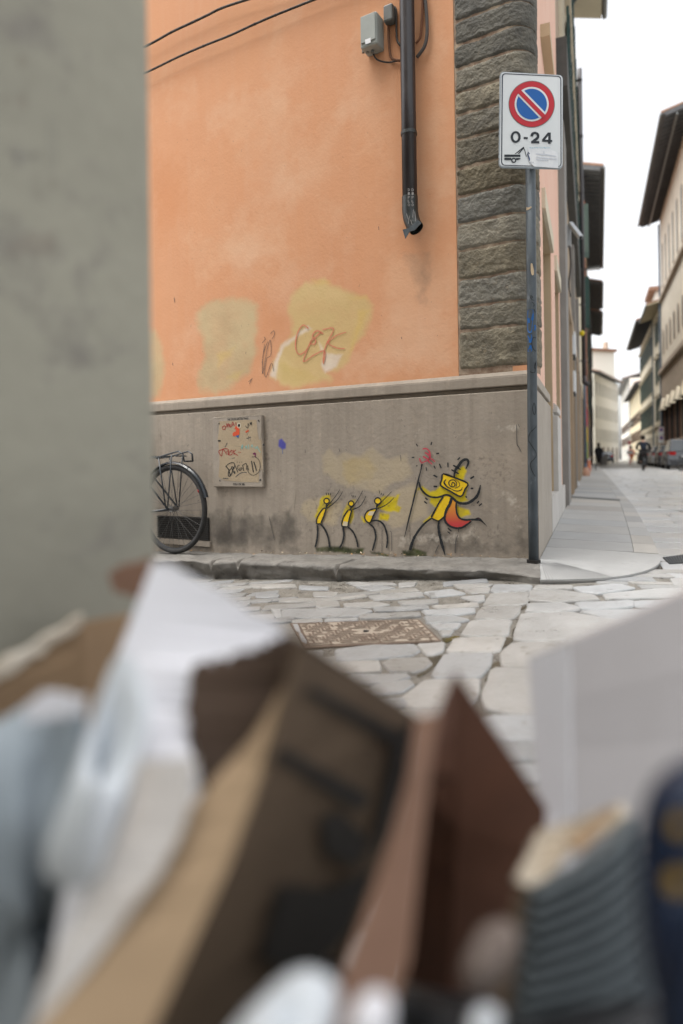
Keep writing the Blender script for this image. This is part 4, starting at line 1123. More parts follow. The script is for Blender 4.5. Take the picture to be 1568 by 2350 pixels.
# the rest of the street: courses of irregular stones across the road
def course_field(o, du, dv, u0, u1, v0, v1, wv, wu, kt):
    v = v0
    prev = None
    while v < v1:
        h_ = wv * rng.uniform(0.75, 1.25)
        u = u0 if u0 == 0.0 else u0 - rng.random() * wu
        while u < u1:
            w_ = wu * rng.uniform(0.55, 1.4)
            g = 0.004
            P_ = []
            for (a, b) in ((u + g, v + g), (u + w_ - g, v + g), (u + w_ - g, v + h_ - g), (u + g, v + h_ - g)):
                a += rng.uniform(-0.02, 0.02) if a > u0 + 0.05 else 0; b += rng.uniform(-0.016, 0.016)
                p = o + du * a + dv * b
                P_.append((p.x, p.y))
            if not blocked(P_): stone(P_, rt(kt), rng.uniform(-0.004, 0.003))
            u += w_
            if u > 0 and u - w_ < 0: u = u
        v += h_
X_ = Vector((0.985, -0.17, 0)); Y_ = Vector((0.17, 0.985, 0))
course_field(Vector((0.2, 0, 0)), X_, Y_, -5, 0.9, 0.2, 5.6, 0.115, 0.33, 0.86)
course_field(RW.p(-6, 0, SWW - 0.13), NR, DR, 0.0, 6.75, 0.0, 46, 0.34, 0.52, 1.08)
setp(stones.build('road', M_stone, fix=False, smooth=False), kind='structure')

wt = MB()                                # rain water standing in the joints
for P_ in ([(480, 560), (500, 525), (540, 515), (590, 520), (585, 545), (540, 570), (510, 598), (488, 600)], [(455, 690), (480, 660), (515, 650), (520, 680), (480, 700)], [(185, 520), (260, 505), (290, 515), (250, 530), (215, 545), (190, 540)], [(100, 625), (190, 615), (195, 640), (130, 690), (60, 740), (40, 730), (110, 680)], [(640, 330), (668, 310), (690, 308), (676, 335), (640, 360)], [(1420, 120), (1450, 90), (1490, 110), (1470, 170), (1430, 175)], [(590, 470), (612, 450), (605, 500), (585, 512)], [(430, 760), (462, 700), (470, 740), (445, 800)]):
    wt.poly([(lambda v: Vector((v.x, v.y, v.z - 0.0045)))(groad(*q2(*q))) for q in catmull(P_ + [P_[0]], 2)[:-1]])
setp(wt.build('water', mat('standing_water', (0.05, 0.045, 0.035), (0.10, 0.085, 0.06), scale=8, bump=0.15, bscale=60, bdist=0.002, rough=0.04, rr=0, spec=0.6), fix=False), kind='structure')
lf = MB()                                # dead leaves and grit along the foot of the wall
for i in range(90):
    l = abs(rng.gauss(1.55, 0.9)); o_ = abs(rng.gauss(0.02, 0.05)); s_ = rng.uniform(0.004, 0.016)
    c_ = LW.p(min(l, 3.4), lz(l) + 0.012 + rng.uniform(0, 0.012), 0.01 + o_)
    a_ = rng.uniform(0, 6.28); e1 = Vector((math.cos(a_), math.sin(a_), rng.uniform(-.4, .4))) * s_; e2 = Vector((-math.sin(a_), math.cos(a_), rng.uniform(-.4, .4))) * s_ * 0.5
    lf.tint = rng.choice([(0.35, 0.2, 0.08, 1), (0.2, 0.13, 0.07, 1), (0.5, 0.42, 0.3, 1), (0.12, 0.1, 0.06, 1)])
    lf.add([c_ - e1, c_ + e2, c_ + e1 + UP * s_ * 0.5, c_ - e2], [(0, 1, 2, 3)])
setp(lf.build('leaf_litter', mat('dead_leaf', (1, 1, 1), (0.8, 0.8, 0.8), tint=True, bump=0), fix=False), kind='stuff')

# ---- left kerb of big worn stones with a hollowed face
kb = MB()
path = [far_l] + kerb_w
cum = [0.0]
for a, b in zip(path[:-1], path[1:]): cum.append(cum[-1] + (b - a).length)
def kpt(s):
    for i in range(len(path) - 1):
        if s <= cum[i + 1] or i == len(path) - 2:
            t = (s - cum[i]) / (cum[i + 1] - cum[i])
            return path[i].lerp(path[i + 1], t)
NSEG = 700
tot = cum[-1]
jn = [cum[2] + 0.05, cum[3] - 0.02, cum[5] + 0.25]
vs = []; M_ = 40
for i in range(NSEG + 1):
    s_ = tot * i / NSEG
    p = kpt(s_)
    l = max(0.0, (Vector((p.x, p.y, 0)) - LW.o).dot(DL))
    wallp = LW.p(max(l, 0.0), 0, 0.0)
    if i == NSEG: pass
    zt_ = lz(l) - 0.004
    inw = (wallp - Vector((p.x, p.y, 0))); wd = inw.length; inw.normalize()
    zr = roadz(p.x, p.y)
    jd = min(abs(s_ - j) for j in jn)
    jc = 0.06 * max(0, 1 - jd / 0.02)
    tpr = max(0.0, min(1.0, (tot - 0.06 - s_) / 0.30))
    ztop = zt_ * 1.0
    for k in range(M_ + 1):
        t = k / M_
        if t < 0.30:                     # face, undercut in places
            f = t / 0.30
            und = (0.045 + max(0.0, 0.15 + noise.noise(Vector((s_ * 2.2, 5.1, 0)))) * 0.16) * (1 - f) ** 0.6 * tpr
            off = 0.012 + und + tpr * (0.022 * noise.noise(Vector((s_ * 4, f * 2, 1))) + 0.010 * noise.noise(Vector((s_ * 14, f * 5, 1))))
            z = zr - 0.02 + (ztop - 0.018 - 0.014 * (1 - tpr) - zr + 0.02) * f
        else:
            f = (t - 0.30) / 0.70
            off = 0.03 + (wd + 0.03) * f ** 1.35
            dome = (0.018 + 0.014 * (1 - tpr)) * (1 - min(1, f / (0.25 + 0.6 * (1 - tpr)))) ** (2 - (1 - tpr))
            z = ztop - dome + 0.012 * noise.noise(Vector((s_ * 3.1, off * 4, 2))) + 0.010 * noise.noise(Vector((s_ * 9, off * 11, 4))) + 0.004 * noise.noise(Vector((s_ * 30, off * 30, 4)))
        q = Vector((p.x, p.y, 0)) + inw * off
        vs.append((q.x, q.y, z - jc * (1 if t < 0.75 else 0) * (1 if k else 0)))
fs = [(i * (M_ + 1) + k, i * (M_ + 1) + k + 1, (i + 1) * (M_ + 1) + k + 1, (i + 1) * (M_ + 1) + k) for i in range(NSEG) for k in range(M_)]
kb.add(vs, fs)
setp(kb.build('kerb', M_kerb, smooth=True), kind='structure')

# ---- street pavement: slabs across, rounded dropped corner
sl = MB()
def outer(l):                             # pavement edge beyond the ramp
    return RW.p(l, 0, SWW)
l_end = (Vector((ramp_w[-1].x, ramp_w[-1].y, 0)) - RW.o).dot(DR)
lj = [-0.55, 0.10, 0.62, 1.15, 1.72, 2.4, 3.0, 3.7]
while lj[-1] < 60: lj.append(lj[-1] + rng.uniform(0.55, 0.85))
edge = catmull([tuple(v) for v in ramp_w], 6)
edge_lo = [((Vector((e[0], e[1], 0)) - RW.o).dot(DR), (Vector((e[0], e[1], 0)) - RW.o).dot(NR)) for e in edge]
def off_at(l):
    best = None
    for (a, oa), (b, ob) in zip(edge_lo[:-1], edge_lo[1:]):
        if (a - l) * (b - l) <= 0 and b != a:
            o_ = oa + (ob - oa) * (l - a) / (b - a)
            if best is None or o_ > best: best = o_
    return best
zs = lambda l, o_: -0.032 * o_ / SWW
# first piece (the ramp) as a polygon with its moulded edge
first = [e for e in edge if (Vector((e[0], e[1], 0)) - RW.o).dot(DR) < lj[1]]
ramp_poly = [Vector((e[0], e[1], 0)) for e in edge if True]
lim = lj[2]
rp = []
for e in edge:
    l = (Vector((e[0], e[1], 0)) - RW.o).dot(DR)
    if l <= lim: rp.append(Vector((e[0], e[1], 0)))
rp.append(RW.p(lim, 0, off_at(lim) or SWW)); rp += [RW.p(lim, 0, 0.02), RW.p(0.0, 0, 0.005), LW.p(0.02, 0, 0.004) + UP * 0]
def slabpoly(P_, tint):
    sl.tint = tint
    n = len(P_)
    zt_ = [zs(0, (Vector((p.x, p.y, 0)) - RW.o).dot(NR)) for p in P_]
    top = [Vector((p.x, p.y, z)) for p, z in zip(P_, zt_)]
    mid_ = sum((Vector((p.x, p.y, 0)) for p in P_), Vector()) / n
    edge_ = [Vector((p.x, p.y, z - 0.012)) for p, z in zip(P_, zt_)]
    low = [Vector((p.x, p.y, 0)) + (mid_ - Vector((p.x, p.y, 0))).normalized() * 0.045 - UP * 0.12 for p in P_]
    tr = [tuple(t) for t in tessellate_polygon([[Vector((p.x, p.y, 0)) for p in P_]])]
    sl.add(top + edge_ + low, tr + [(k * n + i, k * n + (i + 1) % n, k * n + (i + 1) % n + n, k * n + i + n) for k in (0, 1) for i in range(n)])
# the dropped corner falls evenly from the wall to its rounded edge
sl.tint = (1, 1, 1, 1)
fe = [Vector((e[0], e[1], 0)) for e in edge if (Vector((e[0], e[1], 0)) - RW.o).dot(DR) < lim] + [RW.p(lim, 0, off_at(lim) or SWW)]
fe = [LW.p(0.02, 0, 0.012)] + fe
NF = 8
gv = []
for e in fe:
    l_ = (e - RW.o).dot(DR); o_ = (e - RW.o).dot(NR)
    k_ = max(0.0, min(1.0, (l_ + 0.55) / (lim + 0.55)))
    anchor = RW.p(max(0.0, lim * (k_ - 0.35) / 0.65), 0, 0.003)
    ze = -0.050 + 0.022 * k_ ** 2
    for j in range(NF + 1):
        f = j / NF
        q = anchor.lerp(e, f)
        gv.append(Vector((q.x, q.y, -0.001 + (ze + 0.001) * f ** 1.3)))
    d_ = (anchor - e); d_ = d_.normalized() if d_.length > 1e-4 else NR
    gv.append(Vector((e.x, e.y, ze - 0.010))); gv.append(Vector((e.x + d_.x * 0.04, e.y + d_.y * 0.04, -0.12)))
w_ = NF + 3
sl.add(gv, [(i * w_ + j, (i + 1) * w_ + j, (i + 1) * w_ + j + 1, i * w_ + j + 1) for i in range(len(fe) - 1) for j in range(w_ - 1)])
for a, b in zip(lj[2:-1], lj[3:]):
    oa = off_at(a) or SWW; ob = off_at(b) or SWW
    if a > l_end: oa = SWW
    if b > l_end: ob = SWW
    g = 0.005
    sk = 0.03
    slabpoly([RW.p(a + g, 0, 0.003), RW.p(a + g + sk, 0, oa - 0.16), RW.p(b - g + sk, 0, ob - 0.16), RW.p(b - g, 0, 0.003)], rt(0.97))
    slabpoly([RW.p(a + g + sk, 0, oa - 0.157), RW.p(a + g + sk, 0, oa), RW.p(b - g + sk, 0, ob), RW.p(b - g + sk, 0, ob - 0.157)], rt(1.0))
setp(sl.build('pavement', M_slab), kind='structure')
m = MB(); m.add([RW.p(lim, -0.075, 0), RW.p(lim, -0.075, SWW - 0.1), RW.p(160, -0.075, SWW - 0.1), RW.p(160, -0.075, 0)], [(0, 1, 2, 3)])
setp(m.build('pavement_bed', M_joint), kind='structure')
m = MB()                                  # fan of grooves cut into the dropped corner
gp = lambda x, y: (lambda p: p)(ground(x, y, -0.012 - 0.036 * max(0.0, min(1.0, (q2inv(x, y) - 92) / 96))))
q2inv = lambda x, y: (y * 1.594388 - 2000) * 1.568
for i in range(0):
    t = i / 21
    x0 = 735 + 4 * i + 22 * t * t * 5; 
    stroke(m, [(755 + 55 * t, 108 + 8 * t), (728 + 330 * t ** 1.15, 190 - 3 * t)], 3.0, q2, gp, smooth=False)
rows_ = len(fe)
for i in range(1, 22):                    # laid in the surface of the dropped corner itself
    i0 = 2 + i * 0.55
    a_ = int(i0); fr_ = i0 - a_
    if a_ + 1 >= rows_: break
    pts_ = []
    for j in range(2, NF + 1):
        pts_.append(gv[a_ * w_ + j].lerp(gv[(a_ + 1) * w_ + j], fr_) + UP * 0.0012)
    L_ = []
    for p in pts_:
        L_.append(p)
    sd_ = (pts_[-1] - pts_[0]).cross(UP).normalized() * 0.0028
    m.add([p - sd_ for p in pts_] + [p + sd_ for p in pts_], [(k, k + 1, len(pts_) + k + 1, len(pts_) + k) for k in range(len(pts_) - 1)])
setp(m.build('pavement_groove', mat('groove_grey', (0.30, 0.30, 0.295), bump=0), fix=False), kind='structure')

# ---- manhole cover of patterned iron
T7 = thing('manhole_cover', tuple(sum(mh, Vector()) / 4), 'rectangular patterned iron manhole cover set in the paving stones', 'manhole cover')
mz = lambda k: (lambda x, y: (lambda p: Vector((p.x, p.y, p.z + k)))(groad(x, y)))
m = MB(); m.slab([mz(0.001)(*q1(*q)) for q in ((632, 490), (1452, 464), (1596, 604), (726, 646))], Vector((0, 0, -0.05))); m.build('frame', M_irond, T7)
m = MB(); m.slab([mz(0.004)(*q1(*q)) for q in ((690, 494), (1440, 472), (1572, 600), (760, 632))], Vector((0, 0, -0.05))); ml = m.build('lid', M_iron, T7)
m = MB()
A_, B_, C_, D_ = [mz(0.0065)(*q1(*q)) for q in ((690, 494), (1440, 472), (1572, 600), (760, 632))]
def mhpt(u, v): return A_.lerp(B_, u).lerp(D_.lerp(C_, u), v)
r7 = random.Random(3)
for j in range(13):
    for i in range(20):
        u, v = (i + 0.5 + (0.3 if j % 2 else 0)) / 20.5, (j + 0.5) / 13
        if u > 0.99 or (0.42 < u < 0.58 and 0.42 < v < 0.60): continue
        k = (i * 7 + j * 3) % 4
        L_, W_ = 0.034, 0.011
        hs_ = (L_, W_) if k in (0, 2) else (W_, L_) if k == 1 else (L_ * 0.8, W_)
        if r7.random() < 0.12: continue
        du_, dv_ = hs_[0] / 0.62 / 2, hs_[1] / 0.42 / 2 * 1.3
        s_ = 0.35 * du_ * (1 if k == 2 else -1 if k == 3 else 0)
        m.add([mhpt(u - du_ - s_, v - dv_), mhpt(u + du_ - s_, v - dv_), mhpt(u + du_ + s_, v + dv_), mhpt(u - du_ + s_, v + dv_)], [(0, 1, 2, 3)])
for i in range(4):
    u = 0.44 + i * 0.032
    m.add([mhpt(u, 0.72), mhpt(u + 0.014, 0.72), mhpt(u + 0.02, 0.92), mhpt(u + 0.006, 0.92)], [(0, 1, 2, 3)])
m.build('raised_pattern', M_irond, ml, fix=False)
m = MB(); m.tube([mhpt(0.515, 0.51) - UP * 0.001, mhpt(0.515, 0.51) + UP * 0.001], 0.014, 12); m.build('lifting_hole', M_black, ml)
# ---- small grating in the road and the slot drain in the pavement
def grating(corners, n, lab, name='drain_grate', mf=None):
    c = sum(corners, Vector()) / 4
    t = thing(name, tuple(c), lab, 'drain grate')
    mb = MB(); mb.slab([p - UP * 0.002 for p in corners], Vector((0, 0, -0.02))); mb.build('frame', mf or M_grate, t)
    mb = MB()
    for i in range(n):
        u0, u1 = (i + 0.25) / n, (i + 0.75) / n
        mb.slab([corners[0].lerp(corners[1], u0) + UP * 0.003, corners[0].lerp(corners[1], u1) + UP * 0.003, corners[3].lerp(corners[2], u1) + UP * 0.003, corners[3].lerp(corners[2], u0) + UP * 0.003], Vector((0, 0, -0.004)))
    mb.build('bar', M_steel, t)
grating([groad(*q2(*q)) + UP * 0.004 for q in ((1450, 65), (1590, 45), (1600, 95), (1490, 102))], 9, 'square iron drain grate in the road beside the pavement corner')
cp = lambda x, y: (lambda p: Vector((p.x, p.y, zs(0, (Vector((p.x, p.y, 0)) - RW.o).dot(NR)) + 0.004)))(ground(x, y, -0.015))
grating([cp(*c3(*q)) for q in ((452, 2160), (865, 2172), (872, 2186), (448, 2172))], 26, 'long narrow slot drain across the grey pavement', 'slot_drain', M_dbox)

# ================================================================== NO-PARKING SIGN
pb = ground(1225, 1289); pb.z = 0
T8 = thing('no_parking_sign', tuple(pb), 'no parking sign reading 0-24 on a grey steel pole at the building corner', 'road sign')
SD = pb.y - 0.05
sp_ = lambda k: (lambda x, y: at(x, y, SD - 0.0012 * k))
ptop = at(1216, 176, pb.y)
m = MB(); m.tube([pb - UP * 0.05, Vector((pb.x, pb.y, 0.3)), pb.lerp(ptop, 0.5), ptop], 0.030, 20)
po = m.build('pole', M_steel, T8, smooth=True)
m = MB(); m.tube([pb - UP * 0.005, pb + UP * 0.012], 0.042, 16); m.build('pole_collar', M_grate, T8)
stp = lambda x, y: (lambda p: Vector((p.x, p.y, p.z)))(at(x, y, pb.y - 0.0325))
def polept(x, y):                          # wraps a mark round the pole
    p = at(x, y, pb.y - 0.03)
    cx_ = pb.x + (ptop.x - pb.x) * (p.z / ptop.z)
    dx = max(-0.0305, min(0.0305, p.x - cx_))
    return Vector((cx_ + dx, pb.y - math.sqrt(max(0, 0.0318 ** 2 - dx * dx)), p.z))
m = MB()
for pts in ([(100, 545, 40), (100, 600, 44), (95, 700, 36), (98, 745, 22)], [(92, 760, 30), (100, 800, 26), (96, 830, 20)], [(100, 850, 12), (95, 905, 34)], [(132, 680, 18), (140, 700, 14), (130, 725, 16)], [(120, 580, 12), (112, 640, 22)], [(85, 615, 12), (90, 660, 14)]):
    stroke(m, pts, 20, c3, polept, k=8)
m.build('blue_paint', M_blue, po, fix=False)
m = MB()
for pts in ([(148, 790), (120, 790), (108, 840), (125, 890), (148, 905)], [(140, 1000), (130, 1050), (145, 1040), (140, 1000)], [(150, 985), (135, 1085), (95, 1080)], [(125, 1350), (115, 1400), (130, 1450), (145, 1410), (130, 1350)], [(100, 1600), (85, 1660), (110, 1720), (150, 1790), (130, 1830), (100, 1870), (110, 1930), (140, 1985)], [(100, 1600), (155, 1545)],
            [(100, 425), (115, 440), (100, 450), (100, 425)], [(105, 460), (125, 470)], [(110, 480), (130, 505), (120, 520)], [(125, 540), (142, 570)]):
    stroke(m, pts, 5.5, c3, polept)
m.build('black_scribble', M_black, po, fix=False)
m = MB()
stroke(m, [(890, 330, 16), (910, 360, 26), (950, 345, 14)], 16, crop(1650, 650, 3.219), polept); stroke(m, [(950, 1010, 18), (960, 1100, 34), (965, 1150, 20)], 16, crop(1650, 650, 3.219), polept)
m.build('rust_patch', M_tan, po, fix=False)
# board: rounded rectangle with a rolled grey edge
def rrect(corn, r, n=6):
    out = []
    for i in range(4):
        p, a, b = Vector(corn[i]), Vector(corn[i - 1]), Vector(corn[(i + 1) % 4])
        ea, eb = (a - p).normalized(), (b - p).normalized()
        for k in range(n + 1):
            t = k / n
            q = (p + ea * r) * (1 - t) ** 2 + p * 2 * t * (1 - t) + (p + eb * r) * t * t
            out.append((q.x, q.y))
    return out
BC = [(62, 128), (1412, 205), (1408, 2215), (40, 2185)]
m = MB(); m.slab([sp_(0)(*sg(*q)) for q in rrect(BC, 95)], Vector((0, 0.016, 0)))
bd = m.build('sign_board', mat('sign_edge', (0.33, 0.38, 0.42), (0.28, 0.33, 0.37), scale=5, bump=0, rough=0.4), T8, bevel=0.003)
M_sw = mat('sign_white', (0.63, 0.665, 0.68), (0.59, 0.625, 0.64), scale=3, bump=0, rough=0.35)
M_sn = mat('sign_dark_line', (0.022, 0.03, 0.055), bump=0, rough=0.4)
M_sr = mat('sign_red', (0.46, 0.018, 0.03), (0.42, 0.016, 0.028), scale=3, bump=0, rough=0.35)
M_sb = mat('sign_blue', (0.006, 0.10, 0.36), (0.006, 0.09, 0.33), scale=3, bump=0, rough=0.35)
M_ink = mat('sign_black', (0.016, 0.022, 0.030), bump=0, rough=0.4)
m = MB(); fillp(m, rrect([(80, 140), (1402, 215), (1398, 2190), (52, 2165)], 90), sg, sp_(1)); m.build('sign_face', M_sw, T8, fix=False)
m = MB()
ro = rrect([(98, 160), (1378, 222), (1382, 2180), (82, 2150)], 90); ri = rrect([(122, 180), (1356, 240), (1362, 2168), (104, 2132)], 75)
n = len(ro)
m.add([sp_(2)(*sg(*q)) for q in ro] + [sp_(2)(*sg(*q)) for q in ri], [(i, (i + 1) % n, (i + 1) % n + n, i + n) for i in range(n)])
m.build('sign_border', M_sn, T8, fix=False)
cx_, cy_, rx_, ry_ = 740, 828, 492, 497
ell = lambda k, n=72: [(cx_ + rx_ * k * math.cos(2 * math.pi * i / n), cy_ + ry_ * k * math.sin(2 * math.pi * i / n)) for i in range(n)]
m = MB(); fillp(m, ell(1.012), sg, sp_(2)); m.build('thin_outline', M_dbox, T8, fix=False)
m = MB(); fillp(m, ell(0.985), sg, sp_(3)); rs_ = m.build('red_ring', M_sr, T8, fix=False)
m = MB(); fillp(m, ell(0.745), sg, sp_(4)); m.build('white_ring', M_sw, T8, fix=False)
m = MB(); fillp(m, ell(0.665), sg, sp_(5)); m.build('blue_disc', M_sb, T8, fix=False)
m = MB()                                   # bar: white margins then red
def bar(w, e):
    d = Vector((0.70, 0.714)).normalized(); nn = Vector((-d.y, d.x))
    c = Vector((cx_, cy_)); return [tuple(c - d * e + nn * w), tuple(c + d * e + nn * w), tuple(c + d * e - nn * w), tuple(c - d * e - nn * w)]
fillp(m, bar(84, 350), sg, sp_(6)); m.build('bar_margin', M_sw, T8, fix=False)
m = MB(); fillp(m, bar(46, 378), sg, sp_(7)); m.build('red_bar', M_sr, T8, fix=False)
m = MB()
oo = [(397 + 82 * math.cos(a * math.pi / 18), 1535 + 104 * math.sin(a * math.pi / 18)) for a in range(37)]
stroke(m, [(x, y, 54 - 8 * abs(math.sin(i * math.pi / 18))) for i, (x, y) in enumerate(oo)], 50, sg, sp_(3), k=2)
fillp(m, [(570, 1535), (657, 1538), (656, 1580), (569, 1577)], sg, sp_(3))
fillp(m, [(715, 1520), (716, 1485), (740, 1445), (780, 1424), (820, 1422), (868, 1438), (898, 1470), (908, 1510), (900, 1555), (870, 1590), (828, 1620), (905, 1625), (905, 1672), (727, 1668), (727, 1628), (770, 1595), (830, 1550), (850, 1525), (850, 1495), (830, 1475), (808, 1470), (785, 1480), (772, 1500), (770, 1522)], sg, sp_(3))
fillp(m, [(1090, 1438), (1152, 1440), (1150, 1598), (1182, 1600), (1180, 1642), (1149, 1640), (1148, 1680), (1093, 1678), (1093, 1638), (965, 1634), (965, 1588)], sg, sp_(3))
lt = m.build('lettering', M_ink, T8, fix=False, label='black figures 0-24')
m = MB(); fillp(m, [(1030, 1592), (1094, 1594), (1094, 1510)], sg, sp_(4)); m.build('number_counter', M_sw, lt, fix=False)
m = MB()                                   # tow truck
fillp(m, [(152, 1912), (498, 1914), (498, 1962), (152, 1962)], sg, sp_(3)); fillp(m, [(152, 1980), (300, 1984), (310, 2032), (152, 2030)], sg, sp_(3)); fillp(m, [(400, 1986), (498, 1988), (498, 2010), (430, 2035), (410, 2030)], sg, sp_(3))
wc = [(355 + 42 * math.cos(a * .3), 2036 + 42 * math.sin(a * .3)) for a in range(22)]
stroke(m, wc, 28, sg, sp_(3), k=2)
fillp(m, [(370, 1900), (400, 1898), (520, 1815), (440, 1898), (470, 1898), (580, 1775), (572, 1745), (555, 1752)], sg, sp_(3))
stroke(m, [(566, 1752), (600, 1855), (628, 1958)], 14, sg, sp_(3)); fillp(m, [(570, 1765), (640, 1765), (640, 1765)], sg, sp_(3)) if False else None
fillp(m, [(665, 1850), (705, 1925), (700, 2050), (678, 2000), (645, 1905)], sg, sp_(3))
m.build('tow_truck_symbol', M_ink, T8, fix=False)
m = MB(); m.slab([sp_(4)(*sg(*q)) for q in ((660, 1770), (1140, 1800), (1300, 1870), (1310, 2205), (795, 2170), (690, 2080))], Vector((0, 0.001, 0)))
stk = m.build('sticker', mat('white_sticker', (0.74, 0.76, 0.77), (0.60, 0.63, 0.66), scale=12, bump=0, rough=0.5), T8, label='torn white sticker over the tow truck symbol')
m = MB()
for i in range(26):
    x = 695 + i * 17.5
    stroke(m, [(x, 1745 + rng.uniform(0, 14)), (x + rng.uniform(-6, 8), 1775 + rng.uniform(-4, 12))], rng.uniform(5, 11), sg, sp_(5), smooth=False)
m.build('blue_print', mat('blue_print', (0.10, 0.38, 0.55), bump=0), stk, fix=False)
m = MB()
for pts in ([(650, 1900, 14), (690, 1990, 20), (690, 2050, 12)], [(665, 1860, 10), (700, 1900, 14)]): stroke(m, pts, 12, sg, sp_(6))
for i in range(5): stroke(m, [(705 + i * 18, 2065), (715 + i * 18, 2100)], 6, sg, sp_(6), smooth=False)
m.build('dark_blue_print', mat('dark_blue_print', (0.02, 0.06, 0.18), bump=0), stk, fix=False)
m = MB()
for pts in ([(840, 1960), (1050, 1990), (1280, 2010)], [(830, 1900), (1000, 1910), (1270, 1950)], [(1000, 1840), (1005, 1900)], [(830, 2010), (1100, 2040)]): stroke(m, pts, 22, sg, sp_(6))
m.build('faint_print', mat('faint_grey_print', (0.56, 0.60, 0.66), bump=0), stk, fix=False)
m = MB()                                   # clamps behind the board
for zf in (0.86, 0.96):
    p = pb.lerp(ptop, zf); m.box((p.x - 0.05, p.y - 0.034, p.z - 0.015), (p.x + 0.05, p.y + 0.034, p.z + 0.015))
m.build('clamp', M_steel, T8)

# ================================================================== BICYCLES
M_tyre = mat('black_rubber', (0.02, 0.02, 0.02), (0.03, 0.029, 0.028), scale=30, rough=0.7, bump=0.2)
M_bike = mat('dark_blue_black_enamel', (0.012, 0.018, 0.024), (0.02, 0.026, 0.032), scale=6, rough=0.28, spec=0.6, bump=0)
M_chr = mat('dull_chrome', (0.28, 0.28, 0.28), scale=20, metallic=0.9, rough=0.35, bump=0)
M_rim = mat('dull_rim', (0.035, 0.036, 0.038), scale=20, metallic=0.7, rough=0.45, bump=0)
M_spk = mat('grimy_spoke', (0.09, 0.088, 0.085), rough=0.5, metallic=0.4, bump=0)
M_sad = mat('black_saddle', (0.02, 0.018, 0.016), rough=0.5)
M_lens = mat('red_reflector', (0.35, 0.01, 0.01), rough=0.2, bump=0)
def bicycle(hub, fwd, side, lab, R=0.345, group=None, name='bicycle', rear_rack=True):
    """hub: rear hub; fwd: direction of travel; side: across"""
    t = thing(name, (hub.x, hub.y, hub.z - R), lab, 'bicycle', group)
    P = lambda x, z, s=0: hub + fwd * x + UP * z + side * s
    for wx in (0.0, 1.04):
        mb = MB(); mb.ring(P(wx, 0), side, R - 0.021, 0.022, 56, 10); ty = mb.build('wheel', M_tyre, t, smooth=True)
        mb = MB(); mb.ring(P(wx, 0), side, R - 0.040, 0.010, 56, 6); mb.build('rim', M_rim, ty, smooth=True)
        mb = MB()
        for k in range(32):
            a = 2 * math.pi * k / 32; sg_ = 0.028 if k % 2 else -0.028
            b = a + (0.45 if k % 4 < 2 else -0.45)
            mb.tube([P(wx + 0.022 * math.cos(b), 0.022 * math.sin(b), sg_), P(wx + (R - 0.042) * math.cos(a), (R - 0.042) * math.sin(a))], 0.0013, 5)
        mb.build('spokes', M_spk, ty)
        mb = MB(); mb.tube([P(wx, 0, -0.055), P(wx, 0, 0.055)], 0.012, 10); mb.tube([P(wx, 0, -0.03), P(wx, 0, 0.03)], 0.024, 12); mb.build('hub', M_chr, ty)
    bb_, st, hd_ = P(0.52, -0.06), P(0.27, 0.45), P(0.86, 0.50)
    mb = MB()
    for s in (-0.06, 0.06):
        mb.tube([P(0, 0, s), P(0.26, -0.03, s * 0.9), P(0.52, -0.06, s * 0.5)], 0.010, 8); mb.tube([P(0, 0, s), P(0.24, 0.22, s), P(0.48, 0.47, s * 0.3)], 0.008, 8)
    mb.tube([bb_, P(0.495, 0.58)], 0.015, 10); mb.tube([bb_, P(0.87, 0.40)], 0.016, 10); mb.tube([P(0.50, 0.42), P(0.855, 0.52)], 0.014, 10); mb.tube([P(0.885, 0.36), P(0.835, 0.58)], 0.019, 10)
    mb.build('frame', M_bike, t, smooth=True)
    mb = MB()
    for s in (-0.055, 0.055): mb.tube([P(1.04, 0, s), P(0.98, 0.12, s), P(0.90, 0.33, s * 0.9)], 0.010, 8)
    mb.tube([P(0.90, 0.33, -0.05), P(0.90, 0.33, 0.05)], 0.014, 8); mb.build('fork', M_bike, t, smooth=True)
    mb = MB(); mb.tube([P(0.84, 0.56), P(0.82, 0.70)], 0.012, 8)
    mb.tube([P(0.62, 0.70, -0.27), P(0.74, 0.72, -0.24), P(0.82, 0.70, -0.08), P(0.82, 0.70, 0.08), P(0.74, 0.72, 0.24), P(0.62, 0.70, 0.27)], 0.011, 8); hb = mb.build('handlebar', M_chr, t, smooth=True)
    mb = MB()
    for s in (-1, 1): mb.tube([P(0.60, 0.70, 0.27 * s), P(0.70, 0.713, 0.25 * s)], 0.016, 10)
    mb.build('grip', M_sad, hb)
    mb = MB(); mb.tube([P(0.495, 0.56), P(0.52, 0.66)], 0.012, 8); mb.build('seat_post', M_chr, t)
    mb = MB()
    vs_, fs_ = [], []
    for i in range(9):
        u = i / 8; w_ = 0.085 * (1 - u) ** 0.6 + 0.02
        for k in range(9):
            a = math.pi * k / 8
            vs_.append(P(0.44 + 0.26 * u, 0.665 + 0.03 * math.sin(a) - 0.008 * u, w_ * math.cos(a)))
    for i in range(8):
        for k in range(8): fs_.append((i * 9 + k, i * 9 + k + 1, (i + 1) * 9 + k + 1, (i + 1) * 9 + k))
    fs_.append(tuple(range(9))); fs_.append(tuple(range(72, 81))); fs_ += [(i * 9, (i + 1) * 9, (i + 1) * 9 + 8, i * 9 + 8) for i in range(8)]
    mb.add(vs_, fs_); mb.build('saddle', M_sad, t, smooth=True)
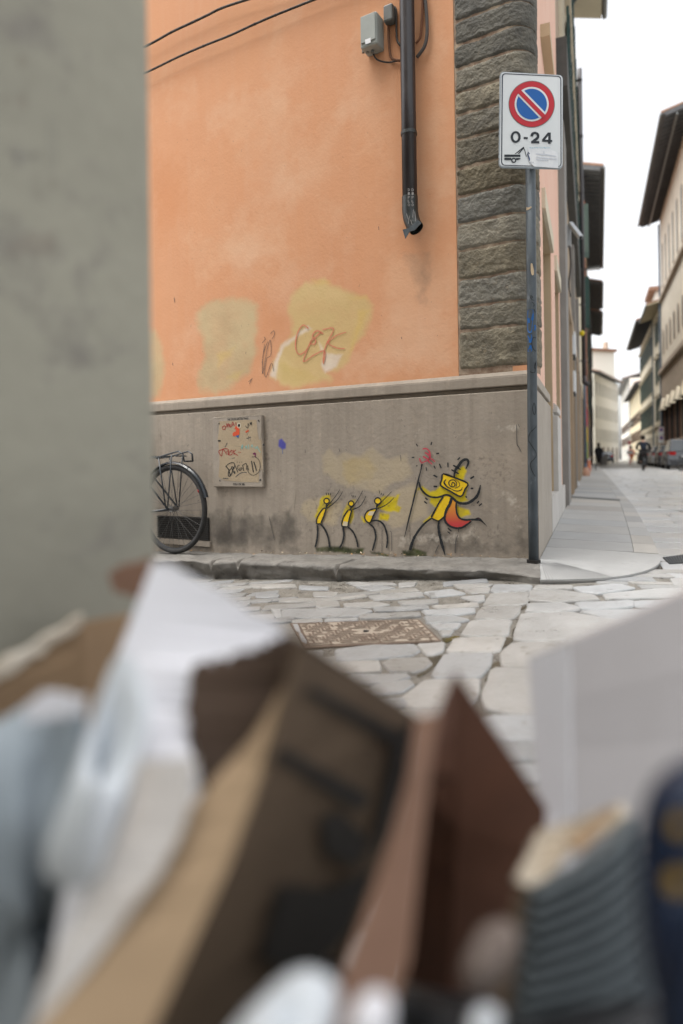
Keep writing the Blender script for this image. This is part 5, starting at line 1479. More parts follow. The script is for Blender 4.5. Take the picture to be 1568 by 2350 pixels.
    for wx, a0, a1 in ((0.0, 15, 200), (1.04, 20, 165)):
        mb = MB(); prof = []
        for i in range(25):
            a = math.radians(180 - (a0 + (a1 - a0) * i / 24)) if wx == 0 else math.radians(a0 + (a1 - a0) * i / 24)
            prof.append(a)
        vs_ = []
        for a in prof:
            for (dr, s) in ((0.010, -0.026), (0.022, -0.018), (0.028, 0), (0.022, 0.018), (0.010, 0.026)):
                vs_.append(P(wx + (R + dr) * math.cos(a), (R + dr) * math.sin(a), s))
        mb.add(vs_, [(i * 5 + k, i * 5 + k + 1, (i + 1) * 5 + k + 1, (i + 1) * 5 + k) for i in range(24) for k in range(4)])
        mb.build('mudguard', M_bike, t, smooth=True)
    mb = MB(); mb.tube([bb_ - side * 0.05, bb_ + side * 0.05], 0.022, 10)
    mb.ring(bb_ + side * 0.045, side, 0.085, 0.006, 24, 5)
    mb.tube([bb_ + side * 0.06, bb_ + side * 0.07 + fwd * 0.1 - UP * 0.13], 0.009, 8); mb.tube([bb_ - side * 0.06, bb_ - side * 0.07 - fwd * 0.1 + UP * 0.13], 0.009, 8)
    cw = mb.build('crank', M_chr, t)
    mb = MB()
    for sgn in (1, -1):
        c = bb_ + side * 0.10 * sgn + (fwd * 0.1 - UP * 0.13) * sgn
        mb.hexa([c + fwd * a + side * b + UP * d for d in (-0.01, 0.01) for a, b in ((-0.04, -0.035), (0.04, -0.035), (0.04, 0.035), (-0.04, 0.035))])
    mb.build('pedal', M_sad, cw)
    if rear_rack:
        mb = MB()
        zr_ = R + 0.075
        for s in (-0.06, 0.06): mb.tube([P(0.26, zr_ - 0.02, s), P(0.1, zr_ - 0.01, s), P(-0.05, zr_ + 0.02, s), P(-0.13, zr_ + 0.035, s * 0.95), P(-0.175, zr_ + 0.01, s * 0.9), P(-0.185, zr_ - 0.05, s * 0.85)], 0.007, 8)
        for x in (0.2, 0.05, -0.1): mb.tube([P(x, zr_ - 0.005, -0.06), P(x, zr_ - 0.005, 0.06)], 0.006, 6)
        mb.tube([P(-0.185, zr_ - 0.05, -0.051), P(-0.185, zr_ - 0.05, 0.051)], 0.007, 8)
        for s in (-0.066, 0.066): mb.tube([P(0.0, 0.01, s), P(-0.055, zr_ + 0.01, s * 0.95)], 0.006, 6); mb.tube([P(0.02, 0.01, s), P(0.10, zr_ - 0.02, s * 0.95)], 0.006, 6)
        mb.build('luggage_rack', M_bike, t, smooth=True)
        mb = MB(); mb.tube([P(-0.30, 0.16, 0), P(-0.315, 0.16, 0)], 0.02, 12); mb.build('reflector', M_lens, t)
    return t
BO = 0.16
hl, hz = LW.hit(398, 1168, BO)
bicycle(LW.p(hl, hz, BO), DL, -NL, 'black bicycle with rear luggage rack leaning at the grey plinth behind the blurred wall', R=hz - lz(hl) - 0.004)

# ================================================================== THE STREET BEYOND
M_stucco_tan = mat('tan_stucco', (0.37, 0.285, 0.20), (0.30, 0.23, 0.16), scale=1.2, bump=0.25, bscale=14, streak=0.3, sc=(0.24, 0.2, 0.15))
M_stucco_cream = mat('cream_stucco', (0.84, 0.77, 0.62), (0.79, 0.72, 0.57), scale=0.5, bump=0.1, streak=0.15, sc=(0.45, 0.4, 0.3))
M_stucco_white = mat('off_white_stucco', (0.86, 0.83, 0.76), (0.82, 0.79, 0.71), scale=0.4, bump=0.1)
M_stucco_yel = mat('yellow_stucco', (0.84, 0.73, 0.51), (0.79, 0.68, 0.46), scale=0.4, bump=0.1)
M_stucco_pink = mat('pinkish_stucco', (0.58, 0.46, 0.36), (0.52, 0.41, 0.32), scale=0.5, bump=0.1)
M_palace = mat('sandstone_palace', (0.76, 0.69, 0.57), (0.66, 0.59, 0.48), scale=0.8, bump=0.5, bscale=4, bdist=0.05)
M_palace2 = mat('rough_palace_base', (0.50, 0.41, 0.32), (0.38, 0.31, 0.24), scale=2.5, bump=0.8, bscale=3, bdist=0.06)
M_eave = mat('dark_timber_eaves', (0.125, 0.128, 0.135), (0.09, 0.092, 0.098), scale=3, stretch=(1, 1, 1))
M_tile = mat('terracotta_tiles', (0.30, 0.17, 0.11), (0.22, 0.13, 0.09), scale=3, bump=0.6, bscale=8, bdist=0.03)
M_gutter = mat('zinc_gutter', (0.20, 0.21, 0.21), rough=0.4, metallic=0.4)
M_shut = mat('green_shutter', (0.025, 0.062, 0.056), (0.018, 0.046, 0.042), scale=6, rough=0.5)
M_shutl = mat('lit_green_shutter', (0.12, 0.17, 0.15), (0.10, 0.14, 0.125), scale=6, rough=0.5)  # paler copy of the shutter green, with the light in its colour
M_brshut = mat('brown_shutter', (0.13, 0.075, 0.05), rough=0.5)
M_greystone = mat('grey_stone', (0.27, 0.26, 0.245), (0.22, 0.21, 0.20), scale=2, bump=0.3, streak=0.3, sc=(0.18, 0.175, 0.165))
M_darkstone = mat('dark_grey_stone', (0.095, 0.095, 0.09), (0.065, 0.066, 0.062), scale=3, bump=0.4)
M_dark = mat('dark_window_pane', (0.17, 0.175, 0.172), (0.13, 0.135, 0.132), bump=0, rough=0.5)
M_sign_y = mat('yellow_plastic', (0.62, 0.48, 0.01), rough=0.35, bump=0)
M_bluegrey = mat('blue_grey_metal', (0.11, 0.14, 0.18), (0.09, 0.115, 0.15), scale=4, rough=0.45)

def wallblock(mb, P, l0, l1, z0, z1, o0, o1): mb.pbox(P, l0, l1, z0, z1, o0, o1)

def window_part(P, lc, z0, w, h, parent, shutters=None, mframe=None, arch=False, hood=False, off=0.0, open_=False):
    mb = MB()
    e = 0.09
    for (a, b, c, d) in ((lc - w / 2 - e, lc - w / 2, z0, z0 + h), (lc + w / 2, lc + w / 2 + e, z0, z0 + h), (lc - w / 2 - e, lc + w / 2 + e, z0 + h, z0 + h + e * 1.2), (lc - w / 2 - e * 1.6, lc + w / 2 + e * 1.6, z0 - e * 1.2, z0)):
        mb.pbox(P, a, b, c, d, off + 0.05, off + 0.001)
    if hood: mb.pbox(P, lc - w / 2 - 0.25, lc + w / 2 + 0.25, z0 + h + e * 1.3, z0 + h + e * 3.2, off + 0.30, off + 0.001)
    f = mb.build('window', mframe or M_trim, parent)
    mb = MB(); mb.pbox(P, lc - w / 2, lc + w / 2, z0, z0 + h, off + 0.012, off + 0.002); mb.build('pane', M_dark, f)
    if shutters:
        for s in (-1, 1):
            mb = MB()
            if open_:
                a = lc + s * (w / 2 + 0.02)
                mb.pbox(P, a - 0.02, a + 0.02, z0, z0 + h, off + 0.06 + 0.27, off + 0.06)
                for k in range(int(h / 0.12)): mb.pbox(P, a - 0.03, a + 0.03, z0 + 0.06 + k * 0.12, z0 + 0.10 + k * 0.12, off + 0.06 + 0.24, off + 0.10)
            else:
                a0, a1 = sorted((lc + s * (w / 2 + 0.01), lc + s * (w + 0.01)))
                mb.pbox(P, a0, a1, z0, z0 + h, off + 0.10, off + 0.055)
                for k in range(int(h / 0.2)): mb.pbox(P, a0 + 0.05, a1 - 0.05, z0 + 0.06 + k * 0.2, z0 + 0.16 + k * 0.2, off + 0.115, off + 0.10)
            mb.build('shutter', shutters, f)
    return f

def eaves(P, l0, l1, z, w, parent, m1, m2, rafters=True, slope=0.28, depth=7.0):
    mb = MB()
    mb.hexa([P.p(l0, z, w), P.p(l1, z, w), P.p(l1, z + slope * w, 0), P.p(l0, z + slope * w, 0),
             P.p(l0, z + 0.10, w), P.p(l1, z + 0.10, w), P.p(l1, z + 0.10 + slope * w, 0), P.p(l0, z + 0.10 + slope * w, 0)])
    mb.hexa([P.p(l0, z + slope * w, 0), P.p(l1, z + slope * w, 0), P.p(l1, z + slope * (w + depth), -depth), P.p(l0, z + slope * (w + depth), -depth),
             P.p(l0, z + 0.10 + slope * w, 0), P.p(l1, z + 0.10 + slope * w, 0), P.p(l1, z + 0.10 + slope * (w + depth), -depth), P.p(l0, z + 0.10 + slope * (w + depth), -depth)])
    if rafters:
        n = max(2, int((l1 - l0) / 0.6))
        for i in range(n + 1):
            l = l0 + 0.05 + (l1 - l0 - 0.1) * i / n
            mb.hexa([P.p(l - 0.05, z - 0.12, w * 0.9), P.p(l + 0.05, z - 0.12, w * 0.9), P.p(l + 0.05, z - 0.16 + slope * w, 0), P.p(l - 0.05, z - 0.16 + slope * w, 0),
                     P.p(l - 0.05, z - 0.002 + slope * w * 0.1, w * 0.9), P.p(l + 0.05, z - 0.002 + slope * w * 0.1, w * 0.9), P.p(l + 0.05, z - 0.002 + slope * w, 0), P.p(l - 0.05, z - 0.002 + slope * w, 0)])
    o = mb.build('roof', m1, parent)
    mb = MB()
    mb.hexa([P.p(l0, z + 0.101, w + 0.05), P.p(l1, z + 0.101, w + 0.05), P.p(l1, z + 0.101 + slope * (w + depth), -depth), P.p(l0, z + 0.101 + slope * (w + depth), -depth),
             P.p(l0, z + 0.20, w + 0.05), P.p(l1, z + 0.20, w + 0.05), P.p(l1, z + 0.20 + slope * (w + depth), -depth), P.p(l0, z + 0.20 + slope * (w + depth), -depth)])
    for i in range(int((l1 - l0) / 0.22)):
        l = l0 + 0.11 + i * 0.22
        mb.tube([P.p(l, z + 0.20, w + 0.06), P.p(l, z + 0.20 + slope * (w + 1.2), -1.2)], 0.07, 6)
    mb.build('roof_tiles', M_tile, o)
    mb = MB(); mb.tube([P.p(l0, z + 0.03, w + 0.09), P.p(l1, z + 0.03, w + 0.09)], 0.07, 8); mb.build('gutter', M_gutter, o)
    return o

def house(name, P, l0, l1, h, mw, lab, z0=-0.4, depth=8.0, off=0.0):
    t = thing(name, tuple(P.p((l0 + l1) / 2, 0, off)), lab, 'building')
    mb = MB(); mb.pbox(P, l0, l1, z0, h, off, off - depth)
    mb.build('wall', mw, t)
    return t

# ---- second house on the left: tan, with grey stone bands
B2 = house('tan_house', RW, REND, 20.0, 13.9, M_stucco_tan, 'tan stuccoed house with grey stone bands next to the orange corner building', off=-0.05)
for a, b in ((5.0, 5.9), (10.5, 11.0), (15.6, 16.2)):
    m = MB(); m.pbox(RW, a, b, -0.3, 5.2, 0.03, -0.049); m.build('pilaster', M_greystone, B2)
m = MB(); m.pbox(RW, 4.8, 17.0, 5.55, 6.2, 0.09, -0.049); m.build('dark_stone_band', M_darkstone, B2)
m = MB(); m.pbox(RW, 4.9, 19.5, 9.6, 9.9, 0.06, -0.049); m.build('stone_band', M_trim, B2)
for a, b, mm in ((6.3, 8.0, M_tan), (8.4, 10.2, M_bluegrey), (11.4, 13.2, M_door), (13.6, 15.2, M_tan), (16.6, 18.4, M_door)):
    m = MB(); m.pbox(RW, a, a + 0.12, 0, 3.0, 0.02, -0.049); m.pbox(RW, b - 0.12, b, 0, 3.0, 0.02, -0.049); m.pbox(RW, a, b, 3.0, 3.25, 0.025, -0.049)
    f = m.build('shop_front', M_stucco_tan, B2)
    m = MB(); m.pbox(RW, a + 0.12, b - 0.12, 0, 3.0, -0.025, -0.045); m.build('shop_door', mm, f)
for lc in (6.6, 9.2, 12.2, 15.4, 18.4):
    window_part(RW, lc, 6.7, 1.0, 2.1, B2, M_shut if lc > 9 else None, off=-0.05)
    window_part(RW, lc, 10.3, 1.0, 2.0, B2, M_shut if lc > 12 else None, off=-0.05)
eaves(RW, REND, 17.0, 13.9, 0.78, B2, mat('pale_eaves', (0.62, 0.58, 0.45), (0.56, 0.52, 0.40), scale=2, bump=0.1), None, rafters=False)
m = MB()
for l in (8.0, 11.5, 14.6): m.tube([RW.p(l, 13.0, 0.0), RW.p(l, 13.88, 0.72)], 0.05, 8)
m.build('eaves_strut', M_darkstone, B2)

def wall_pipe(name, l, z0, z1, r, off, mm, lab, shoe=True):
    t = thing(name, tuple(RW.p(l, z0, off)), lab, 'drainpipe')
    mb = MB(); mb.tube([RW.p(l, z1, off), RW.p(l, z0 + 0.3, off)] , r, 12); mb.build('pipe', mm, t, smooth=True)
    mb = MB(); mb.tube([RW.p(l, z0 + 0.3, off), RW.p(l, z0 + 0.1, off), RW.p(l, z0, off + 0.15)], r * 1.12, 12); mb.build('spout', mm, t, smooth=True)
    mb = MB()
    z = z0 + 0.8
    while z < z1:
        mb.tube([RW.p(l, z, off), RW.p(l, z + 0.05, off)], r * 1.2, 12); mb.pbox(RW, l - 0.02, l + 0.02, z, z + 0.05, off, 0.0); z += 1.9
    mb.build('bracket', mm, t)
wall_pipe('drainpipe', 19.3, 3.1, 13.8, 0.075, 0.12, M_pipe, 'long black drainpipe on the tan house, far down the street')
wall_pipe('drainpipe', 24.5, 0.1, 6.5, 0.06, 0.08, M_bluegrey, 'blue grey drainpipe reaching down to the pavement by the pole of goods')

# ---- security camera
cl = RW.hit(1301, 545, -0.04)[0]
cz = lambda y: RW.hit(1301, y, -0.04)[1]
T9 = thing('security_camera', tuple(RW.p(cl, cz(565), -0.04)), 'grey security camera on a wall box at the edge of the orange house', 'security camera')
m = MB(); m.pbox(RW, cl - 0.05, cl + 0.10, cz(563), cz(521), 0.03, -0.05); m.build('wall_box', mat('pale_grey_metal', (0.42, 0.45, 0.48), rough=0.4, bump=0), T9, bevel=0.01)
bA, bB = RW.p(cl - 0.02, cz(519), 0.02), at(1333, 545, RW.p(cl - 0.35, 0, 0.2).y)
m = MB(); dd = (bB - bA).normalized(); uu = dd.cross(UP).normalized(); ww = uu.cross(dd)
m.hexa([bA + uu * a + ww * b for a, b in ((-.04, -.035), (.04, -.035), (.04, .035), (-.04, .035))] + [bB + uu * a + ww * b for a, b in ((-.04, -.035), (.04, -.035), (.04, .035), (-.04, .035))])
m.build('camera_body', mat('camera_grey', (0.48, 0.51, 0.53), rough=0.35, bump=0), T9, bevel=0.012)
m = MB(); m.tube([bB - dd * 0.02, bB + dd * 0.006], 0.028, 14); m.build('lens', M_black, T9)
m = MB(); m.tube([RW.p(cl, cz(523), 0.0), bA + dd * 0.09], 0.014, 8); m.build('arm', M_gutter, T9)
m = MB(); m.tube([tuple(q) for q in catmull([tuple(RW.p(cl, cz(560), 0.0)), tuple(RW.p(cl, cz(600), 0.02)), tuple(RW.p(cl, cz(640), -0.02)), tuple(RW.p(cl + .1, cz(665), 0.0))], 5)], 0.015, 6); m.build('cable', M_cable, T9)
# ---- yellow ball, lamp, white plates
yb = RW.p(16.4, 0, 0.0); yb = at(1335.5, 765, RW.p(16.4, 0, 0.15).y)
T10 = thing('ball_lamp', tuple(yb), 'round yellow ball sign sticking out from the tan house', 'ball sign')
m = MB(); m.ball(yb, 0.083, 20, 14); m.build('ball', M_sign_y, T10, smooth=True)
m = MB(); m.tube([yb, RW.p((Vector((yb.x, yb.y, 0)) - RW.o).dot(DR), yb.z, -0.05)], 0.014, 8); m.build('bracket', M_black, T10)
for (ya, yb_, lab) in ((766, 813, 'upper white enamel plate on the tan house front'), (854, 899, 'lower white enamel plate on the tan house front')):
    l_, za = RW.hit(1311, ya, -0.02); zb_ = RW.hit(1311, yb_, -0.02)[1]
    t = thing('house_plate', tuple(RW.p(l_, zb_, -0.04)), lab, 'plate')
    m = MB(); m.pbox(RW, l_ - 0.2, l_ + 0.25, zb_, za, 0.06, -0.049); m.build('plate', M_white, t, bevel=0.006)
    m = MB(); m.pbox(RW, l_ - 0.22, l_ + 0.27, zb_ - 0.05, zb_ - 0.002, 0.05, -0.049); m.build('bracket', M_darkstone, t)
ly = RW.p(19.0, 0, 0).y
La = at(1334, 620, ly)
ll = (Vector((La.x, La.y, 0)) - RW.o).dot(DR)
T11 = thing('street_lamp', tuple(RW.p(ll, La.z, 0)), 'dark wall-mounted street lamp jutting over the pavement from the tan house', 'street lamp')
m = MB(); m.tube([RW.p(ll, La.z, -0.05), RW.p(ll, La.z + 0.02, 0.62)], 0.025, 10); m.tube([RW.p(ll, La.z - 0.05, -0.05), RW.p(ll, La.z + 0.05, -0.03)], 0.05, 10); m.build('arm', M_darkstone, T11)
m = MB(); m.hexa([RW.p(ll + a, La.z + 0.0 + c, b) for c in (0, 0.07) for a, b in ((-.09, .28), (.09, .28), (.09, .68), (-.09, .68))]); m.build('lamp_head', M_darkstone, T11, bevel=0.02)
m = MB(); m.hexa([RW.p(ll + a, La.z - 0.035 + c, b) for c in (0, 0.034) for a, b in ((-.07, .31), (.07, .31), (.07, .66), (-.07, .66))]); m.build('diffuser', mat('opal_glass', (0.75, 0.75, 0.75), rough=0.3, bump=0), T11)

# ---- third house, with open green shutters
B3 = house('cream_house', RW, 20.0, 34.0, 15.0, M_stucco_cream, 'cream house with open green louvred shutters beyond the tan house')
for i, lc in enumerate((23.0, 26.5, 30.0, 32.6)):
    for z in (3.7, 7.1, 10.6):
        sh_ = None
        if lc == 30.0 and z == 7.1: sh_ = M_shut
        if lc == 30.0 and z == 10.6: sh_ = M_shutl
        window_part(RW, lc, z, 1.0, 2.3, B3, sh_, open_=True)
m = MB(); m.pbox(RW, 20.1, 33.9, -0.3, 3.2, 0.03, 0.001); m.build('shop_base', M_stucco_tan, B3)
for lc in (21.6, 24.2, 27.4, 30.4, 32.8):
    m = MB(); m.pbox(RW, lc - 0.8, lc + 0.8, 0, 2.8, 0.05, 0.031); f = m.build('shop_door', M_door, B3)
m = MB(); m.tube([RW.p(33.4, 0.5, 0.10), RW.p(33.4, 14.5, 0.10)], 0.06, 8); m.build('copper_downpipe', mat('terracotta_pipe', (0.42, 0.16, 0.10), bump=0), B3)
# ---- three eaved houses farther on the left, the street bending a little
def yline(Y): return (1378 - 1260.0 / Y)
pa = at(yline(36), 1060, 36); pb_ = at(yline(75), 1060, 75)
d4 = Vector((pb_.x - pa.x, pb_.y - pa.y, 0)); L4 = d4.length; d4.normalize()
BW = Plane((pa.x, pa.y), d4, Vector((d4.y, -d4.x, 0)))
for (ya, yb_, hz_, mm, lab, k) in ((36, 55, 16.4, M_stucco_tan, 'brownish house with deep dark eaves after the green shutters', 0), (55, 64.5, 15.2, M_stucco_pink, 'pinkish house with dark eaves on the left of the street', 1), (64.5, 76, 14.8, M_stucco_cream, 'last cream house with dark eaves on the left of the street', 2)):
    l0, l1 = (ya - 36) / 39 * L4, (yb_ - 36) / 39 * L4
    t = house('eaved_house', BW, l0, l1, hz_ + 0.2, mm, lab)
    eaves(BW, l0, l1, hz_, 1.1, t, M_eave, None)
    lc = l0 + 1.8
    while lc < l1 - 1:
        for z in (4.2, 7.6, 11.0): window_part(BW, lc, z, 1.0, 2.1, t, M_shut)
        lc += 3.1
    m = MB(); m.pbox(BW, l0 + 0.05, l1 - 0.05, 0.0, 3.1, 0.04, 0.001); m.build('shop_base', M_greystone, t)
    m = MB(); m.tube([BW.p(l0 + 0.3, 0.2, 0.1), BW.p(l0 + 0.3, hz_, 0.1)], 0.06, 8); m.build('downpipe', M_pipe, t)

# ---- far house closing the view
fo = at(1368, 1060, 82)
FD = Vector((math.sin(math.radians(33)), math.cos(math.radians(33)), 0)); FN = Vector((FD.y, -FD.x, 0))
FW = Plane((fo.x, fo.y), FD, FN)
t = house('far_house', FW, -0.5, 15.5, 11.2, M_stucco_white, 'off white house with rows of small windows closing the view down the street')
eaves(FW, -0.5, 15.5, 11.2, 0.7, t, M_eave, None, rafters=False)
for z, h_ in ((8.6, 1.6), (5.6, 1.6), (2.7, 1.6)):
    for i in range(8): window_part(FW, 0.8 + i * 1.9, z, 0.62, h_, t, None, M_stucco_white)
for i in range(5):
    m = MB(); m.pbox(FW, 1.2 + i * 3.0, 2.2 + i * 3.0, 0, 2.0, 0.03, 0.001); m.build('door', M_brshut, t)
t = house('tall_far_house', Plane(at(1366, 1060, 98)[:2], Vector((math.sin(math.radians(70)), math.cos(math.radians(70)), 0)), Vector((math.cos(math.radians(70)), -math.sin(math.radians(70)), 0))), -2, 3.9, 16.6, M_stucco_white, 'tall pale block rising behind the far house')
m = MB()
Pq = Plane(at(1366, 1060, 98)[:2], Vector((math.sin(math.radians(70)), math.cos(math.radians(70)), 0)), Vector((math.cos(math.radians(70)), -math.sin(math.radians(70)), 0)))
m.pbox(Pq, -2.3, 4.1, 16.6, 17.0, 0.4, -8); m.build('roof', M_tile, t)
m = MB(); m.pbox(Pq, 3.2, 3.7, 17.0, 18.3, -1, -1.6); m.build('chimney', M_stucco_pink, t)

# ---- right side of the street
SW_ = 6.3
RS = Plane(tuple(RW.p(0, 0, SW_))[:2], DR, -NR)
# palace
A = thing('palace', tuple(RS.p(50, 0, 0)), 'big sandstone palace with wide dark eaves at the right edge', 'building')
m = MB(); m.pbox(RS, 40.5, 60.5, -0.4, 22.0, 0, -10); m.build('wall', M_palace, A)
m = MB(); m.pbox(RS, 40.5, 60.4, -0.3, 7.9, 0.10, 0.001); m.build('rusticated_base', M_palace2, A)
m = MB(); m.pbox(RS, 40.5, 60.5, 7.9, 8.25, 0.32, 0.001); m.pbox(RS, 40.5, 60.5, 14.3, 14.55, 0.25, 0.001); m.build('string_course', M_palace2, A)
eaves(RS, 40.0, 60.8, 21.5, 1.65, A, M_eave, None)
m = MB(); m.tube([RS.p(60.3, 0.3, 0.12), RS.p(60.3, 21.3, 0.12)], 0.08, 8); m.build('downpipe', M_bluegrey, A)
m = MB(); m.tube([RS.p(40, 21.42, 0.85), RS.p(60.8, 21.42, 0.85)], 0.07, 6); m.build('eaves_beam', M_gutter, A)
def slit(P, lc, z0, w, h, parent, arch=True, mm=None, name='window', o=0.0):
    pts = [(lc - w / 2, z0), (lc + w / 2, z0), (lc + w / 2, z0 + h - w / 2)]
    if arch: pts += [(lc + w / 2 * math.cos(a * math.pi / 8), z0 + h - w / 2 + w / 2 * math.sin(a * math.pi / 8)) for a in range(1, 8)]
    else: pts[2] = (lc + w / 2, z0 + h); pts.append((lc - w / 2, z0 + h))
    if arch: pts.append((lc - w / 2, z0 + h - w / 2))
    mb = MB(); e = 1.22
    cz_ = z0 + h / 2
    mb.slab([P.p(lc + (l - lc) * e, cz_ + (z - cz_) * 1.07, o + 0.05) for l, z in pts], P.n * -0.049)
    f = mb.build(name, M_palace2, parent)
    mb = MB(); mb.slab([P.p(l, z, o + 0.056) for l, z in pts], P.n * -0.004); mb.build('pane', mm or M_dark, f)
for i in range(7):
    lc = 58.5 - i * 2.6
    slit(RS, lc, 15.4, 0.6, 3.6, A); slit(RS, lc, 9.6, 0.75, 2.0, A, mm=M_door)
for i in range(5):
    lc = 57.5 - i * 3.4
    m = MB(); m.pbox(RS, lc - 0.7, lc + 0.7, 1.9, 4.6, 0.25, 0.101)
    f = m.build('window_cage', M_brshut, A)
    m = MB()
    for k in range(5): m.tube([RS.p(lc - 0.6 + k * 0.3, 1.9, 0.28), RS.p(lc - 0.6 + k * 0.3, 4.6, 0.28)], 0.025, 5)
    m.build('iron_bar', M_black, f)
    m = MB(); m.hexa([RS.p(lc - 1.2, 4.6, 0.5), RS.p(lc + 1.2, 4.6, 0.5), RS.p(lc + 1.2, 4.6, 0.101), RS.p(lc - 1.2, 4.6, 0.101), RS.p(lc - 0.1, 5.6, 0.3), RS.p(lc + 0.1, 5.6, 0.3), RS.p(lc + 0.1, 5.6, 0.101), RS.p(lc - 0.1, 5.6, 0.101)]); m.build('pediment', M_trim, f)
    m = MB(); m.pbox(RS, lc - 1.1, lc + 1.1, 1.5, 1.9, 0.45, 0.101); m.build('window_bracket', M_palace2, f)
def rhouse(l0, l1, h, mm, lab, ov, me, shut, rows, step=2.9, hood=False, name='street_house', RS=RS):
    t = house(name, RS, l0, l1, h + 0.15, mm, lab)
    eaves(RS, l0 - 0.1, l1 + 0.1, h, ov, t, me, None, rafters=me is M_eave)
    lc = l0 + 1.5
    while lc < l1 - 1:
        for z, hh in rows: window_part(RS, lc, z, 1.05, hh, t, shut, hood=hood)
        lc += step
    m = MB(); m.pbox(RS, l0 + 0.02, l1 - 0.02, rows[0][0] - 0.5, rows[0][0] - 0.3, 0.12, 0.001); m.build('string_course', M_trim, t)
    lc = l0 + 1.6
    while lc < l1 - 1:
        m = MB(); m.pbox(RS, lc - 0.7, lc + 0.7, 0, 2.7, 0.03, 0.001); m.build('door', M_door, t); lc += step * 1.3
    m = MB(); m.tube([RS.p(l0 + 0.2, 0.3, 0.1), RS.p(l0 + 0.2, h, 0.1)], 0.07, 8); m.build('downpipe', M_bluegrey, t)
    return t
rhouse(60.6, 68.5, 14.2, M_stucco_cream, 'cream house with green shutters and pale eaves beside the palace', 1.15, mat('cream_soffit', (0.60, 0.53, 0.38), bump=0), M_shut, ((4.0, 2.1), (7.6, 2.2), (11.3, 1.9)), hood=True)
rhouse(68.6, 87.5, 14.4, M_stucco_cream, 'long cream house with dark green shutters under dark overhanging eaves', 1.5, M_eave, M_shut, ((3.9, 2.1), (7.3, 2.2), (11.2, 1.9)), step=2.6, hood=True)
RS2 = Plane(tuple(RW.p(0, 0, 8.6))[:2], DR, -NR)
rhouse(118, 158, 13.2, M_stucco_yel, 'yellowish house with brown shutters far down the right side', 1.2, M_eave, M_brshut, ((3.6, 2.0), (7.0, 2.0)), step=4.2, RS=RS2)
rhouse(158.1, 205, 18.5, M_stucco_white, 'farthest pale house on the right side of the street', 1.4, mat('grey_soffit', (0.3, 0.3, 0.3), bump=0), M_brshut, ((3.6, 2.0), (7.0, 2.0)), step=5, RS=RS2)
t = thing('pale_tower_house', tuple(RS.p(92, 0, -4)), 'pale tower-like house rising over the cream row', 'building')
m = MB(); m.pbox(RS, 89, 95, 0, 22.0, -2.0, -9); m.build('wall', M_stucco_white, t)
m = MB(); m.pbox(RS, 88.4, 95.6, 22.0, 22.5, -1.2, -9.5); m.build('roof', M_tile, t)
# wall lantern on the right
lt_ = RS.p(88.5, 5.0, 0)
t = thing('wall_lantern', tuple(lt_), 'dark iron lantern on a bracket over the cyclist on the right houses', 'street lamp')
m = MB(); m.tube([RS.p(88.5, 5.3, 0.0), RS.p(88.5, 5.6, 0.6), RS.p(88.5, 5.4, 1.1)], 0.05, 6); m.build('bracket', M_grate, t)
m = MB(); c = RS.p(88.5, 5.0, 1.1); m.tube([c + UP * 0.35, c + UP * 0.3, c - UP * 0.3, c - UP * 0.4], [0.05, 0.3, 0.2, 0.05], 6); m.build('lantern', M_grate, t)
m = MB(); m.tube([c + UP * 0.22, c - UP * 0.26], [0.29, 0.23], 6); m.build('pane', mat('lantern_glass', (0.5, 0.5, 0.48), rough=0.2, bump=0), t)

# ---- signs on a pole on the right
sb = at(1518, 1060, 52); sb.z = roadz(sb.x, sb.y)
t = thing('parking_sign', tuple(sb), 'small far pair of road signs on one pole before the palace', 'road sign')
m = MB(); m.tube([sb, sb + UP * 3.1], 0.03, 8); m.build('pole', M_steel, t)
for i, (zc, cc) in enumerate(((2.75, (0.35, 0.02, 0.10)), (2.1, (0.02, 0.09, 0.3)))):
    m = MB(); m.box((sb.x - 0.21, sb.y - 0.06, sb.z + zc - 0.30), (sb.x + 0.21, sb.y - 0.035, sb.z + zc + 0.30)); b = m.build('sign_board', M_sw, t, bevel=0.01)
    m = MB(); m.tube([Vector((sb.x, sb.y - 0.062, sb.z + zc + 0.08)), Vector((sb.x, sb.y - 0.068, sb.z + zc + 0.08))], 0.15, 20); m.build('red_disc', mat('far_sign_red', (0.40, 0.03, 0.08), bump=0), b)
    m = MB(); m.tube([Vector((sb.x, sb.y - 0.069, sb.z + zc + 0.08)), Vector((sb.x, sb.y - 0.074, sb.z + zc + 0.08))], 0.10, 20); m.build('blue_disc', M_sb, b)

